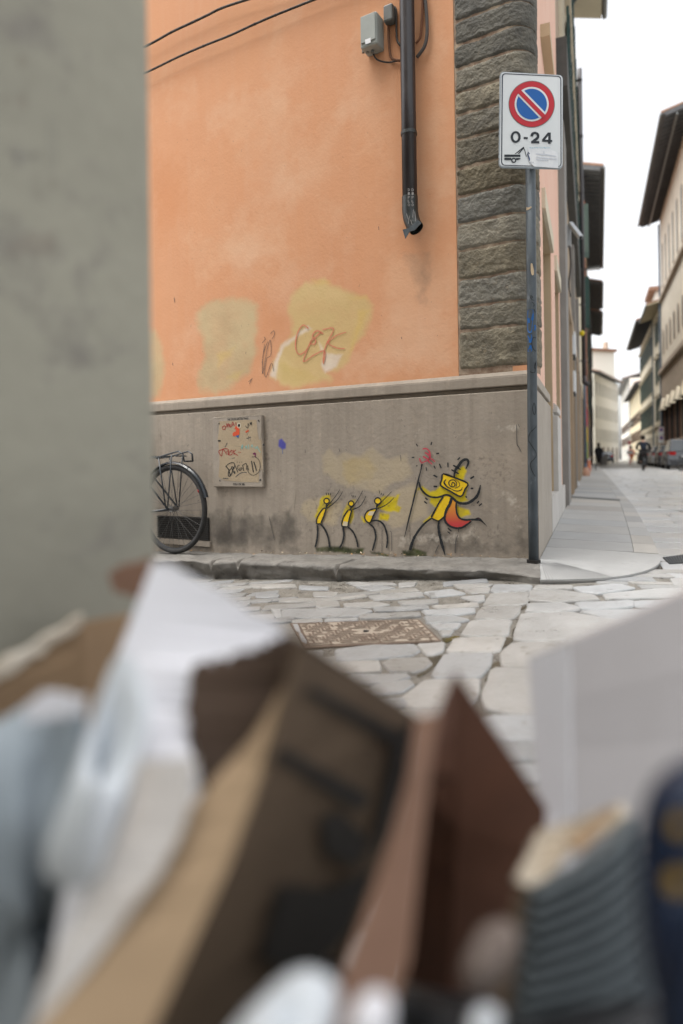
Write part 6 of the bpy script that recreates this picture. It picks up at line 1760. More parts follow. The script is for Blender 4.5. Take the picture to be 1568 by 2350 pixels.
# ---- cars
def car(base, fwd, colour, lab, suv=False, group='cars parked along the right side'):
    t = thing('parked_car', tuple(base), lab, 'car', group)
    sd = Vector((fwd.y, -fwd.x, 0))
    L_, W_, hh = (4.3, 0.90, 1.62) if suv else (4.0, 0.84, 1.45)
    pt = lambda x, y, z: base + fwd * x + sd * y + UP * z
    cm = mat('car_paint', colour, tuple(c * 0.9 for c in colour), scale=1, bump=0, rough=0.25, spec=0.6, rr=0)
    mb = MB()
    bw = [(0.00, 0.30, 0.80), (0.02, 0.55, 0.95), (0.06, 0.92, 1.0), (0.30, 1.0, 1.0), (2.9, 0.98, 1.0), (3.3, 0.93, 1.0), (L_ - 0.12, 0.78, 0.95), (L_, 0.55, 0.85), (L_, 0.30, 0.80)]
    top = [(x, z) for x, z, _ in bw]
    rows = []
    for x, z, k in bw:
        rows.append([pt(x, -W_ * k, 0.26), pt(x, -W_ * k * 1.0, z * 0.75), pt(x, -W_ * k * 0.93, z), pt(x, W_ * k * 0.93, z), pt(x, W_ * k, z * 0.75), pt(x, W_ * k, 0.26)])
    n = 6
    mb.add([q for r in rows for q in r], [(i * n + k, i * n + (k + 1) % n, (i + 1) * n + (k + 1) % n, (i + 1) * n + k) for i in range(len(rows) - 1) for k in range(n)] + [tuple(range(n)), tuple(range((len(rows) - 1) * n, len(rows) * n))])
    bd = mb.build('body', cm, t, bevel=0.03)
    mb = MB()                                   # cabin
    cb = [(0.10 if suv else 0.25, 0.97), (0.42 if suv else 0.75, hh), (2.0, hh), (2.95, 0.97)]
    A0 = [pt(cb[0][0], s * W_ * 0.90, 0.95) for s in (-1, 1)] + [pt(cb[3][0], s * W_ * 0.88, 0.95) for s in (1, -1)]
    A1 = [pt(cb[1][0], s * W_ * 0.74, hh) for s in (-1, 1)] + [pt(cb[2][0], s * W_ * 0.72, hh) for s in (1, -1)]
    mb.hexa(A0 + A1); mb.build('cabin', cm, t, bevel=0.05)
    def paneq(q, mm, nm, lift):
        c = sum(q, Vector()) / 4; n_ = (q[1] - q[0]).cross(q[3] - q[0]).normalized()
        cc = base + fwd * L_ / 2 + UP * 0.9
        if n_.dot(c - cc) < 0: n_ = -n_
        b_ = MB(); b_.slab([p.lerp(c, 0.10) + n_ * lift for p in q], n_ * -0.01); b_.build(nm, mm, t)
    paneq([A0[0], A0[1], A1[1], A1[0]], M_glass, 'rear_window', 0.012)
    paneq([A0[0], A1[0], A1[3], A0[3]], M_glass, 'side_window', 0.012)
    paneq([A0[1], A1[1], A1[2], A0[2]], M_glass, 'side_window', 0.012)
    paneq([A0[3], A0[2], A1[2], A1[3]], M_glass, 'windscreen', 0.012)
    for s in (-1, 1):
        mb = MB(); mb.hexa([pt(x, s * W_ * y, z) for z in (0.78, 0.95) for x, y in ((-0.015, 0.55), (0.05, 0.90), (0.25, 1.01), (0.05, 0.6))]); mb.build('tail_light', M_lens, t)
    mb = MB(); mb.hexa([pt(x, y, z) for z in (0.32, 0.55) for x, y in ((-0.06, -W_ * 0.8), (-0.06, W_ * 0.8), (0.08, W_ * 0.9), (0.08, -W_ * 0.9))]); mb.build('bumper', mat('bumper_grey', tuple(c * 0.6 for c in colour), bump=0, rough=0.4), t, bevel=0.03)
    mb = MB(); mb.hexa([pt(x, y, z) for z in (0.62, 0.73) for x, y in ((-0.028, -0.26), (-0.028, 0.26), (0.03, 0.26), (0.03, -0.26))]); mb.build('number_plate', M_white, t)
    for wx in (0.75, L_ - 0.85):
        for s in (-1, 1):
            mb = MB(); mb.tube([pt(wx, s * W_ * 0.80, 0.31), pt(wx, s * W_ * 1.01, 0.31)], 0.31, 20); w_ = mb.build('wheel', M_tyre, t)
            mb = MB(); mb.tube([pt(wx, s * W_ * 1.0, 0.31), pt(wx, s * W_ * 1.018, 0.31)], 0.19, 16); mb.build('rim', M_chr, w_)
    for s in (-1, 1):
        mb = MB(); mb.ball(pt(2.75, s * (W_ + 0.10), 1.0), 0.09, 8, 6); mb.build('mirror', cm, t, smooth=True)
    return t
def lane(off, D): 
    p = RW.p(D, 0, off); p.z = roadz(p.x, p.y); return p
car(lane(5.0, 34.5), DR, (0.085, 0.09, 0.10), 'dark silver grey estate car parked nearest on the right', True)
car(lane(5.1, 41.2), DR, (0.03, 0.03, 0.032), 'black hatchback parked ahead of the silver grey car')
car(lane(5.15, 47.0), DR, (0.35, 0.36, 0.36), 'third car in the parked row, pale grey')
car(lane(5.2, 52.5), DR, (0.06, 0.06, 0.065), 'fourth car in the parked row, dark, behind the cyclist')
car(lane(5.25, 58.0), DR, (0.5, 0.5, 0.5), 'white car far along the parked row behind the cyclist')
car(lane(5.35, 63.5), DR, (0.04, 0.042, 0.05), 'dark car far along the parked row beside the orange worker')
cb2 = at(1393, 1060, 82); cb2.z = roadz(cb2.x, cb2.y)
car(cb2, DR, (0.035, 0.045, 0.06), 'small dark blue car parked far off before the pale house', group='cars at the far end')
mb_ = at(1563, 1060, 31); mb_.z = roadz(mb_.x, mb_.y)
bicycle(Vector((mb_.x, mb_.y, mb_.z + 0.34)), (DR * 0.8 + NR * 0.6).normalized(), (NR * 0.8 - DR * 0.6).normalized(), 'dark bicycle standing behind the silver grey car at the right edge', R=0.34)

# ---- people: one skinned surface each
def skin_body(name, joints, edges, root, mm, parent, sub=1):
    bm = bmesh.new()
    lay = bm.verts.layers.skin.verify()
    org = ORG[parent.name]
    V = {}
    for k, (p, r) in joints.items():
        v = bm.verts.new(tuple(Vector(p) - org)); v[lay].radius = r if isinstance(r, tuple) else (r, r); V[k] = v
        v[lay].use_root = (k == root)
    for a, b in edges: bm.edges.new((V[a], V[b]))
    me = bpy.data.meshes.new(name); bm.to_mesh(me); bm.free()
    me.materials.append(mm)
    o = bpy.data.objects.new(name, me); COL.objects.link(o); o.parent = parent
    ORG[o.name] = org
    s = o.modifiers.new('Skin', 'SKIN'); s.use_smooth_shade = True; s.branch_smoothing = 0.6
    o.modifiers.new('Subdivision', 'SUBSURF').levels = sub; o.modifiers['Subdivision'].render_levels = sub
    return o
M_blackcloth = mat('black_cloth', (0.014, 0.015, 0.018), (0.022, 0.022, 0.026), scale=20, bump=0.2)
M_dkcloth = mat('dark_trousers', (0.022, 0.020, 0.020), (0.03, 0.028, 0.028), scale=20, bump=0.2)
M_navy = mat('navy_cloth', (0.016, 0.022, 0.036), scale=20, bump=0.2)
M_orc = mat('orange_workwear', (0.75, 0.14, 0.02), (0.65, 0.10, 0.015), scale=20, bump=0.1)
M_skin = mat('skin', (0.50, 0.29, 0.20), rough=0.55, bump=0)
M_hair = mat('dark_hair', (0.02, 0.014, 0.010), rough=0.6)

def person(base, fwd, lab, pose, top, legs, hairlen=0.0, shoes=None):
    sd = Vector((fwd.y, -fwd.x, 0))
    t = thing('person', tuple(base), lab, 'person')
    P = lambda q: base + sd * q[0] + fwd * q[1] + UP * q[2]
    J = {k: (P(v[0]), v[1]) for k, v in pose.items()}
    E_ = [('pel', 'waist'), ('waist', 'chest'), ('chest', 'neck'), ('neck', 'head'), ('head', 'crown')]
    for s in 'LR':
        E_ += [('chest', 'sh' + s), ('sh' + s, 'el' + s), ('el' + s, 'wr' + s), ('wr' + s, 'ha' + s), ('pel', 'hip' + s), ('hip' + s, 'kn' + s), ('kn' + s, 'an' + s), ('an' + s, 'to' + s)]
    body = skin_body('body', J, E_, 'pel', M_skin, t)
    # clothes as their own skinned shells over the body
    def shell(nm, keys, edges, root, mm, grow):
        JJ = {k: (J[k][0], (J[k][1] if not isinstance(J[k][1], tuple) else J[k][1][0]) + grow) for k in keys}
        skin_body(nm, JJ, edges, root, mm, t)
    shell('jacket', ['pel', 'waist', 'chest', 'neck'] + [a + s for s in 'LR' for a in ('sh', 'el', 'wr')], [('pel', 'waist'), ('waist', 'chest'), ('chest', 'neck')] + [e for s in 'LR' for e in (('chest', 'sh' + s), ('sh' + s, 'el' + s), ('el' + s, 'wr' + s))], 'pel', top, 0.018)
    shell('trousers', ['pel'] + [a + s for s in 'LR' for a in ('hip', 'kn', 'an')], [e for s in 'LR' for e in (('pel', 'hip' + s), ('hip' + s, 'kn' + s), ('kn' + s, 'an' + s))], 'pel', legs, 0.012)
    for s in 'LR':
        skin_body('shoe', {'a': (J['an' + s][0] - UP * 0.0, 0.05), 'b': (J['to' + s][0], 0.042)}, [('a', 'b')], 'a', M_sad, t)
    mb = MB()
    h = J['crown'][0].lerp(J['head'][0], 0.35)
    mb.ball(h - fwd * 0.028 + UP * 0.012, 0.122, 14, 10, (1, 1, 1.05))
    if hairlen: mb.tube([h - fwd * 0.03, h - fwd * 0.07 - UP * hairlen * 0.5, h - fwd * 0.07 - UP * hairlen], [0.105, 0.11, 0.06], 10)
    mb.build('hair', M_hair, t, smooth=True)
    mb = MB()
    nose = h + fwd * 0.105 - UP * 0.03
    mb.ball(nose, 0.018, 8, 6); mb.ball(h + sd * 0.098 - UP * 0.03, 0.02, 8, 6); mb.ball(h - sd * 0.098 - UP * 0.03, 0.02, 8, 6)
    mb.build('face', M_skin, t, smooth=True)
    return t, P
def stand_pose(stride=0.14, arm=0.10):
    po = {'pel': ((0, 0, 0.95), (0.15, 0.11)), 'waist': ((0, 0, 1.10), (0.14, 0.10)), 'chest': ((0, 0.0, 1.32), (0.165, 0.115)), 'neck': ((0, 0.01, 1.49), 0.055), 'head': ((0, 0.03, 1.59), (0.07, 0.08)), 'crown': ((0, 0.03, 1.70), (0.08, 0.095))}
    for s, k in (('L', -1), ('R', 1)):
        po['sh' + s] = ((0.19 * k, 0, 1.40), 0.058); po['el' + s] = ((0.25 * k, -arm * k, 1.13), 0.044); po['wr' + s] = ((0.25 * k, arm * 0.4 - arm * k * 0.6, 0.90), 0.030); po['ha' + s] = ((0.25 * k, 0.05 - arm * k * 0.5, 0.80), 0.032)
        po['hip' + s] = ((0.09 * k, 0, 0.90), 0.090); po['kn' + s] = ((0.09 * k, 0.06 + stride * k * 0.5, 0.50), 0.062); po['an' + s] = ((0.09 * k, stride * k, 0.09), 0.042); po['to' + s] = ((0.10 * k, stride * k + 0.16, 0.04), 0.036)
    return po
wp = at(1374.5, 1060, 50); wp.z = -0.03
walker, PP = person(wp, DR, 'person in a long black coat walking away on the left pavement', stand_pose(), M_blackcloth, M_blackcloth, hairlen=0.25)
mb = MB()
vs_ = []
for z, rx, ry in ((1.42, 0.20, 0.13), (1.2, 0.19, 0.14), (0.95, 0.21, 0.17), (0.62, 0.235, 0.20)):
    for k in range(16):
        a = 2 * math.pi * k / 16; vs_.append(PP((rx * math.cos(a), ry * math.sin(a), z)))
mb.add(vs_, [(i * 16 + k, i * 16 + (k + 1) % 16, (i + 1) * 16 + (k + 1) % 16, (i + 1) * 16 + k) for i in range(3) for k in range(16)])
mb.build('coat_skirt', M_blackcloth, walker, smooth=True)
hb = PP((0.27, 0, 0.80))
t = thing('handbag', tuple(hb - UP * 0.2), 'pale bag carried by the walking person in black', 'bag')
mb = MB(); mb.hexa([PP((x, y, z)) for z in (0.78, 1.02) for x, y in ((0.26, -0.12), (0.36, -0.12), (0.36, 0.12), (0.26, 0.12))]); mb.build('bag_body', mat('pale_bag', (0.45, 0.50, 0.6), bump=0), t, bevel=0.03)
mb = MB(); mb.tube([PP((0.31, -0.09, 1.02)), PP((0.27, 0, 1.36)), PP((0.31, 0.09, 1.02))], 0.008, 6); mb.build('strap', M_black, t)

cpp = at(1478, 1060, 33); cpp.z = roadz(cpp.x, cpp.y)
bk = bicycle(cpp + UP * 0.34, DR, NR, 'bicycle ridden away by the cyclist in black', R=0.34, rear_rack=False)
po = {'pel': ((0, 0.22, 1.02), (0.15, 0.12)), 'waist': ((0, 0.28, 1.16), (0.15, 0.11)), 'chest': ((0, 0.36, 1.36), (0.18, 0.12)), 'neck': ((0, 0.42, 1.52), 0.06), 'head': ((0, 0.45, 1.61), (0.07, 0.08)), 'crown': ((0, 0.46, 1.71), (0.08, 0.095))}
for s, k in (('L', -1), ('R', 1)):
    po['sh' + s] = ((0.20 * k, 0.38, 1.43), 0.06); po['el' + s] = ((0.30 * k, 0.52, 1.20), 0.046); po['wr' + s] = ((0.27 * k, 0.62, 1.06), 0.032); po['ha' + s] = ((0.26 * k, 0.66, 1.05), 0.034)
    po['hip' + s] = ((0.10 * k, 0.24, 0.97), 0.095)
po['knL'] = ((-0.12, 0.62, 0.85), 0.066); po['anL'] = ((-0.12, 0.40, 0.46), 0.045); po['toL'] = ((-0.12, 0.52, 0.42), 0.036)
po['knR'] = ((0.12, 0.60, 0.62), 0.066); po['anR'] = ((0.12, 0.48, 0.20), 0.045); po['toR'] = ((0.12, 0.62, 0.16), 0.036)
cy, PC = person(cpp, DR, 'cyclist in black seen from behind riding up the street', po, M_blackcloth, M_dkcloth)
t = thing('backpack', tuple(PC((0, 0.18, 1.15))), 'dark navy backpack on the back of the cyclist', 'backpack')
mb = MB(); mb.hexa([PC((x, y, z)) for z, yb_, xx in ((1.08, 0.06, 0.16), (1.46, 0.16, 0.14)) for x, y in ((-xx, yb_), (xx, yb_), (xx, yb_ + 0.14), (-xx, yb_ + 0.14))]); mb.build('pack', M_navy, t, bevel=0.05)
mb = MB()
for k in (-1, 1): mb.tube([PC((0.11 * k, 0.26, 1.48)), PC((0.13 * k, 0.40, 1.50)), PC((0.13 * k, 0.48, 1.38))], 0.02, 6)
mb.build('strap', M_navy, t)
wk = at(1449, 1060, 64); wk.z = roadz(wk.x, wk.y)
person(wk, -DR, 'road worker in bright orange standing beside the parked row', stand_pose(0.05, 0.2), M_orc, M_orc)
lp_ = at(1445.5, 1060, 62); lp_.z = roadz(lp_.x, lp_.y)
t = thing('roadworks_lamp', tuple(lp_), 'red roadworks lamp on a striped post by the orange worker', 'roadworks lamp')
mb = MB(); mb.tube([lp_, lp_ + UP * 1.9], 0.04, 8); mb.build('post', M_redp, t)
mb = MB(); mb.ball(lp_ + UP * 2.05, 0.17, 12, 8); mb.build('lamp', M_redp, t, smooth=True)
mb = MB(); mb.box((lp_.x - 0.3, lp_.y - 0.05, lp_.z + 1.0), (lp_.x + 0.3, lp_.y, lp_.z + 1.3)); mb.build('warning_board', M_white, t)
# ---- bits on the left pavement
bn = at(1386.5, 1060, 57); bn.z = -0.03
t = thing('litter_bin', tuple(bn), 'grey litter bin on the pavement beyond the walking person', 'litter bin')
mb = MB(); mb.tube([bn, bn + UP * 0.05, bn + UP * 0.85, bn + UP * 0.9], [0.22, 0.25, 0.29, 0.29], 16); mb.build('drum', M_greystone, t, smooth=False)
mb = MB(); mb.tube([bn + UP * 0.9, bn + UP * 0.96, bn + UP * 1.02], [0.31, 0.31, 0.12], 16); mb.build('lid', M_gutter, t)
tb = at(1357, 1060, 33.5); tb.z = -0.03
t = thing('stall_table', tuple(tb), 'small trestle table outside a shop on the left pavement', 'table')
mb = MB(); mb.hexa([tb + NR * a + DR * b + UP * c for c in (0.66, 0.70) for a, b in ((-.2, -.35), (.22, -.35), (.22, .35), (-.2, .35))]); mb.build('tabletop', M_tan, t)
for a, b in ((-.16, -.3), (.18, -.3), (.18, .3), (-.16, .3)):
    mb = MB(); mb.tube([tb + NR * a * 1.2 + DR * b, tb + NR * a + DR * b + UP * 0.66], 0.02, 6); mb.build('leg', M_grate, t)
cb_ = at(1352, 1060, 31.5); cb_.z = -0.03
t = thing('rolled_banner', tuple(cb_), 'orange red rolled banner leaning by the trestle table', 'banner')
mb = MB(); mb.tube([cb_, cb_ + UP * 0.55], [0.10, 0.07], 10); mb.build('roll', M_salmon, t); mb = MB(); mb.tube([cb_ + UP * 0.55, cb_ + UP * 0.62], 0.05, 10); mb.build('core', M_white, t)
def bag(c, w, h, lab, mm, name):
    mb = MB(); vs_ = []; n = 18
    for j in range(8):
        v = j / 7
        for k in range(n):
            a = 2 * math.pi * k / n; r = w * (0.85 + 0.25 * math.sin(math.pi * min(1, v * 1.2)) - 0.35 * v * v) * (1 + 0.22 * noise.noise(Vector((math.cos(a) * 2, math.sin(a) * 2, v * 3 + c.y))))
            vs_.append(c + Vector((r * math.cos(a), r * 0.8 * math.sin(a), h * v)))
    mb.add(vs_, [(j * n + k, j * n + (k + 1) % n, (j + 1) * n + (k + 1) % n, (j + 1) * n + k) for j in range(7) for k in range(n)] + [tuple(range(7 * n, 8 * n)), tuple(range(n))])
    o = mb.build(name, mm, None, loc=tuple(c), smooth=True); return o
p_ = at(1345, 1060, 23); p_.z = -0.02
setp(bag(p_, 0.13, 0.32, '', mat('crumpled_brown_paper', (0.48, 0.30, 0.22), (0.4, 0.22, 0.15), scale=8, bump=0.6), 'paper_bag'), 'crumpled reddish paper bag left on the pavement by the wall', 'bag')
p_ = at(1322, 1060, 15.2); p_.z = -0.005
setp(bag(p_, 0.06, 0.14, '', M_white, 'plastic_bag'), 'small white plastic bag against the foot of the tan house', 'bag')
hp = RW.p(27.5, 1.0, 0.1)
t = thing('goods_display', tuple(hp), 'colourful goods hanging on the shop wall behind the trestle table', 'shop display')
mb = MB(); mb.pbox(RW, 26.0, 29.0, 0.6, 3.0, 0.10, 0.051); mb.build('rack', M_black, t)
for i, (cc, l, z) in enumerate((((0.5, 0.04, 0.02), 26.4, 2.3), ((0.65, 0.45, 0.02), 27.2, 1.6), ((0.04, 0.08, 0.3), 27.9, 2.4), ((0.55, 0.12, 0.05), 28.4, 1.3), ((0.3, 0.4, 0.08), 26.8, 0.9))):
    mb = MB(); mb.pbox(RW, l - 0.3, l + 0.3, z - 0.3, z + 0.45, 0.17, 0.101); mb.build('hanging_bag', mat('goods_colour', cc, bump=0), t, bevel=0.03)


# ================================================================== THE HEAP OF PAPER AND CARTONS RIGHT BEFORE THE LENS
M_card = mat('brown_cardboard', (0.36, 0.245, 0.145), (0.30, 0.20, 0.118), scale=4, bump=0.1, rough=0.85)
M_cardd = mat('shaded_brown_cardboard', (0.118, 0.082, 0.053), (0.092, 0.064, 0.042), scale=4, bump=0.1, rough=0.85)  # brown board with the shade put into its colour
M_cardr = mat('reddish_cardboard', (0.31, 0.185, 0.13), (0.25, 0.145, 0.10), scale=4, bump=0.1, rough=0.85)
M_cardi = mat('pale_torn_card', (0.70, 0.64, 0.55), (0.52, 0.43, 0.32), scale=12, bump=0.4)
M_paper = mat('white_paper', (0.80, 0.80, 0.84), (0.76, 0.76, 0.80), scale=3, bump=0.06, bscale=20, rough=0.7)
M_wplast = mat('white_plastic', (0.66, 0.70, 0.74), (0.60, 0.64, 0.68), scale=3, bump=0.1, bscale=12, rough=0.45)
M_bplast = mat('blue_grey_plastic', (0.40, 0.45, 0.49), (0.30, 0.355, 0.40), scale=2.5, bump=0.3, bscale=10, rough=0.45)
M_carton = mat('greyish_white_carton', (0.50, 0.475, 0.475), (0.44, 0.415, 0.41), scale=3, bump=0.05, rough=0.6)
M_ribbed = mat('grey_corrugated_card', (0.115, 0.135, 0.145), (0.085, 0.10, 0.11), scale=4, bump=0.1, rough=0.6)
M_navyb = mat('navy_packaging', (0.008, 0.018, 0.045), (0.012, 0.022, 0.05), scale=4, bump=0.05, rough=0.4)
M_print = mat('black_print_and_fill', (0.024, 0.021, 0.018), bump=0, rough=0.7)

NEAR = 0.95                               # distances of the heap, as a share of the first estimate
_at = at
def at(x, y, depth):
    return _at(x, y, depth * NEAR)

def sheet(name, outline, thick, mm, parent, n=3, jag=0.0, bend=0.0, label=None, seed=1):
    """a sheet of board or paper: outline of (x, y, depth) with true thickness, ragged where torn"""
    r_ = random.Random(seed)
    q = []
    m_ = len(outline)
    for i in range(m_):
        a, b = outline[i], outline[(i + 1) % m_]
        tear = len(a) > 3
        k = 14 if tear else n
        for j in range(k):
            t = j / k
            p = Vector(a[:3]).lerp(Vector(b[:3]), t)
            if tear and j: p.x += r_.uniform(-1, 1) * a[3]; p.y += r_.uniform(-1, 1) * a[3]
            q.append(p)
    W_ = [at(p.x, p.y, p.z) for p in q]
    c = sum(W_, Vector()) / len(W_)
    nn = Vector()
    for i in range(len(W_)): nn += (W_[i] - c).cross(W_[(i + 1) % len(W_)] - c)
    nn.normalize()
    if nn.dot(c - Vector((0, 0, H))) < 0: nn = -nn
    mb = MB()
    mb.slab(W_, nn * thick)
    return mb.build(name, mm, parent, label=label)

def gfoot(x, depth):                      # picture height of the road at that distance
    X = at(x, 2000, depth)
    z = roadz(X.x, depth)
    return CY + (H - z) / depth * F - 20

# 1 tan carton, open, at the left
t = thing('open_carton', tuple(at(90, 2200, 0.86)), 'open tan cardboard box at the lower left against the grey house', 'box')
sheet('side_panel', [(-140, 1640, 0.74), (185, 1432, 0.84), (195, 1500, 0.84), (200, 2300, 0.84), (-160, 2500, 0.74)], 0.005, M_card, t)
sheet('end_panel', [(186, 1430, 0.845), (300, 1408, 0.93), (330, 2250, 0.93), (201, 2300, 0.845)], 0.005, M_card, t)
sheet('torn_edge', [(-140, 1605, 0.735, 5), (192, 1410, 0.835), (186, 1440, 0.834, 5), (-140, 1650, 0.734)], 0.012, M_cardi, t, seed=4)
# 2 grey-blue plastic sack at far left
def sackpt(x, y, d): return at(x, y, d)
def cushion(name, outline, d0, bulge, mm, parent, lab=None, nu=18, seed=0, ripple=0.0):
    """a filled, soft body: outline in the picture at distance d0, swelling towards and away from the lens"""
    pts = catmull([tuple(p) for p in outline] + [tuple(outline[0])], 4)[:-1]
    c = (sum(p[0] for p in pts) / len(pts), sum(p[1] for p in pts) / len(pts))
    mb = MB()
    n = len(pts); vs = []
    K = 7
    for side_ in (-1, 1):
        for k in range(K + 1):
            f = 1 - k / K
            hgt = math.sqrt(max(0, 1 - f ** 2.6))
            for i, p in enumerate(pts):
                x, y = c[0] + (p[0] - c[0]) * f, c[1] + (p[1] - c[1]) * f
                dd_ = (p[2] if len(p) > 2 else d0)
                w_ = ripple * noise.noise(Vector((x * 0.012 + seed, y * 0.006, side_)))
                vs.append(at(x, y, dd_ + side_ * bulge * hgt + w_ * hgt))
    fs = []
    for s_ in range(2):
        b = s_ * (K + 1) * n
        for k in range(K):
            for i in range(n):
                fs.append((b + k * n + i, b + k * n + (i + 1) % n, b + (k + 1) * n + (i + 1) % n, b + (k + 1) * n + i))
    mb.add(vs, fs)
    return mb.build(name, mm, parent, smooth=True, label=lab)
t = thing('plastic_sack', tuple(at(40, 2200, 0.60)), 'pale blue-grey plastic sack at the lower left corner', 'sack')
cushion('sack_body', [(-260, 1700, 0.60), (-20, 1660, 0.60), (95, 1598, 0.62), (190, 1612, 0.62), (205, 1760, 0.62), (235, 2000, 0.64), (240, 2250, 0.66), (200, 2600, 0.66), (100, 3000, .62), (-300, 2900, 0.62)], 0.60, 0.035, M_bplast, t, ripple=0.015, seed=3)
sheet('torn_rim', [(55, 1625, 0.585), (100, 1588, 0.59, 6), (200, 1602, 0.60), (195, 1640, 0.60, 5), (60, 1660, 0.585)], 0.004, M_paper, t, seed=9)
# 3 brown scrap behind the white bag
o = sheet('cardboard_scrap', [(248, 1318, 0.80), (275, 1298, 0.80, 4), (345, 1282, 0.80), (350, 1340, 0.80), (318, 1372, 0.80, 4), (262, 1358, 0.80)], 0.006, M_cardr, None, seed=12)
setp(o, 'small brown torn cardboard scrap behind the top of the white bag', 'cardboard')
# 4 long white paper bag standing up
t = thing('paper_bag', tuple(at(300, 2300, 0.62)), 'tall white paper bag with torn edges leaning beside the carton', 'bag')
sheet('front_sheet', [(350, 1292, 0.72), (395, 1290, 0.72, 6), (660, 1452, 0.72, 8), (615, 1500, 0.70), (450, 1535, 0.67, 7), (440, 1640, 0.65, 8), (428, 1700, 0.63), (455, 1770, 0.60, 6), (450, 1900, 0.57), (360, 2100, 0.54), (250, 2500, 0.50), (170, 2900, 0.46), (40, 2900, 0.46), (120, 2200, 0.54), (205, 1700, 0.62), (250, 1600, 0.66), (268, 1510, 0.68), (310, 1400, 0.70)], 0.003, M_paper, t, seed=5)
sheet('side_gusset', [(352, 1296, 0.723), (660, 1455, 0.724), (640, 1800, 0.72), (480, 2200, 0.68), (360, 2400, 0.62), (340, 1700, 0.68)], 0.003, M_paper, t, seed=6)
# rounded white pouch with a blue print
t = thing('plastic_pouch', tuple(at(170, 2000, 0.50)), 'soft white pouch with a small blue print in front of the white bag', 'pouch')
cushion('pouch_body', [(300, 1500, 0.60), (345, 1600, 0.58), (330, 1740, 0.56), (270, 1900, 0.53), (225, 2010, 0.51), (165, 2042, 0.505), (108, 2010, 0.505), (105, 1940, 0.515), (150, 1820, 0.54), (215, 1640, 0.58), (260, 1520, 0.60)], 0.55, 0.018, M_wplast, t, seed=2)
mb = MB(); mb.slab([at(x, y, 0.517) for x, y in ((178, 1822), (205, 1812), (226, 1835), (222, 1872), (196, 1886), (174, 1866))], Vector((0, 0.001, 0))); mb.build('blue_print', mat('pale_blue_print', (0.16, 0.36, 0.55), bump=0), t)
# second white strip with a serrated edge
o = sheet('serrated_wrapper', [(322, 1745, 0.545), (449, 1738, 0.545), (442, 1830, 0.535), (417, 1907, 0.525, 3), (372, 1997, 0.51), (320, 2061, 0.50, 3), (256, 2150, 0.49), (192, 2234, 0.48), (83, 2360, 0.465), (-60, 2560, 0.44), (-90, 2560, 0.44), (72, 2350, 0.465, 4), (128, 2182, 0.485), (192, 2086, 0.50, 4), (243, 1971, 0.515), (282, 1894, 0.525, 4)], 0.004, mat('beige_white_wrapper', (0.60, 0.585, 0.57), (0.50, 0.45, 0.40), scale=4, bump=0.1), None, seed=8)
setp(o, 'creased off white wrapper strip between the pouch and the brown carton', 'wrapper')

# 5 the big brown carton with black print
t = thing('printed_carton', tuple(at(560, 2600, 0.50)), 'big brown carton with black printing and a torn flap in the middle foreground', 'box')
FA, FB = (690, 1478, 0.60), (955, 1645, 0.76)
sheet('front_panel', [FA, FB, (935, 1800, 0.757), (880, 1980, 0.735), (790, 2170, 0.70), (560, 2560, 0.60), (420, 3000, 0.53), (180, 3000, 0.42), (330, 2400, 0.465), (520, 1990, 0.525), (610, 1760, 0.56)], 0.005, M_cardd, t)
M_cardl = mat('lit_brown_cardboard', (0.43, 0.31, 0.195), (0.36, 0.255, 0.158), scale=4, bump=0.1, rough=0.85)  # same board as the front panel, coloured lighter as the lit side
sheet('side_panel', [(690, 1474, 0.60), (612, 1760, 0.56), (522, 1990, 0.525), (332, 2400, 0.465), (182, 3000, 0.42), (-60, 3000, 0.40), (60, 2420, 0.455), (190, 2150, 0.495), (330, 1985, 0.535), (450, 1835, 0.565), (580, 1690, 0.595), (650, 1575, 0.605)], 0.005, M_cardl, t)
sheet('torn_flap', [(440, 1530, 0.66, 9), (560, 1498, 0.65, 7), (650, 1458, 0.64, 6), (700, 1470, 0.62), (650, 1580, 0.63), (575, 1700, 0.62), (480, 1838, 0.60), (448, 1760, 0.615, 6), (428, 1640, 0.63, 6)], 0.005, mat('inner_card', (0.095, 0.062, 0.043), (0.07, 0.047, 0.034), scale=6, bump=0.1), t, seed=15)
fpn = [c for c in t.children if c.name.startswith('front_panel')][0]
# printing and a black right side laid on the front panel plane
pA, pB, pC = at(*FA[:2], FA[2]), at(*FB[:2], FB[2]), at(520, 1990, 0.525)
pnn = (pB - pA).cross(pC - pA).normalized()
if pnn.dot(pA - Vector((0, 0, H))) > 0: pnn = -pnn
def onpanel(x, y, k=0.004):
    r = ray(x, y); o_ = Vector((0, 0, H))
    tt = (pA + pnn * k - o_).dot(pnn) / r.dot(pnn)
    return o_ + r * tt
mb = MB()
for pts in ([(700, 1590), (720, 1575), (920, 1680), (915, 1720), (890, 1705)], [(625, 1735), (650, 1715), (850, 1825), (835, 1860), (800, 1850)], [(735, 1880), (780, 1860), (850, 1930), (820, 1990), (750, 1960)], [(640, 2030), (760, 2040), (860, 1990), (800, 2140), (700, 2250), (600, 2200)], [(905, 1700), (952, 1650), (932, 1800), (890, 1920), (850, 1990), (880, 1840)]):
    mb.poly([onpanel(*p) for p in pts])
mb.build('black_print_and_fill', M_print, fpn, fix=False)
sheet('back_panel', [(958, 1648, 0.77), (700, 1472, 0.63), (640, 1700, 0.68), (600, 2300, 0.72), (500, 3000, 0.70), (600, 3000, 0.66), (790, 2200, 0.72), (890, 1980, 0.75)], 0.005, M_cardd, t)
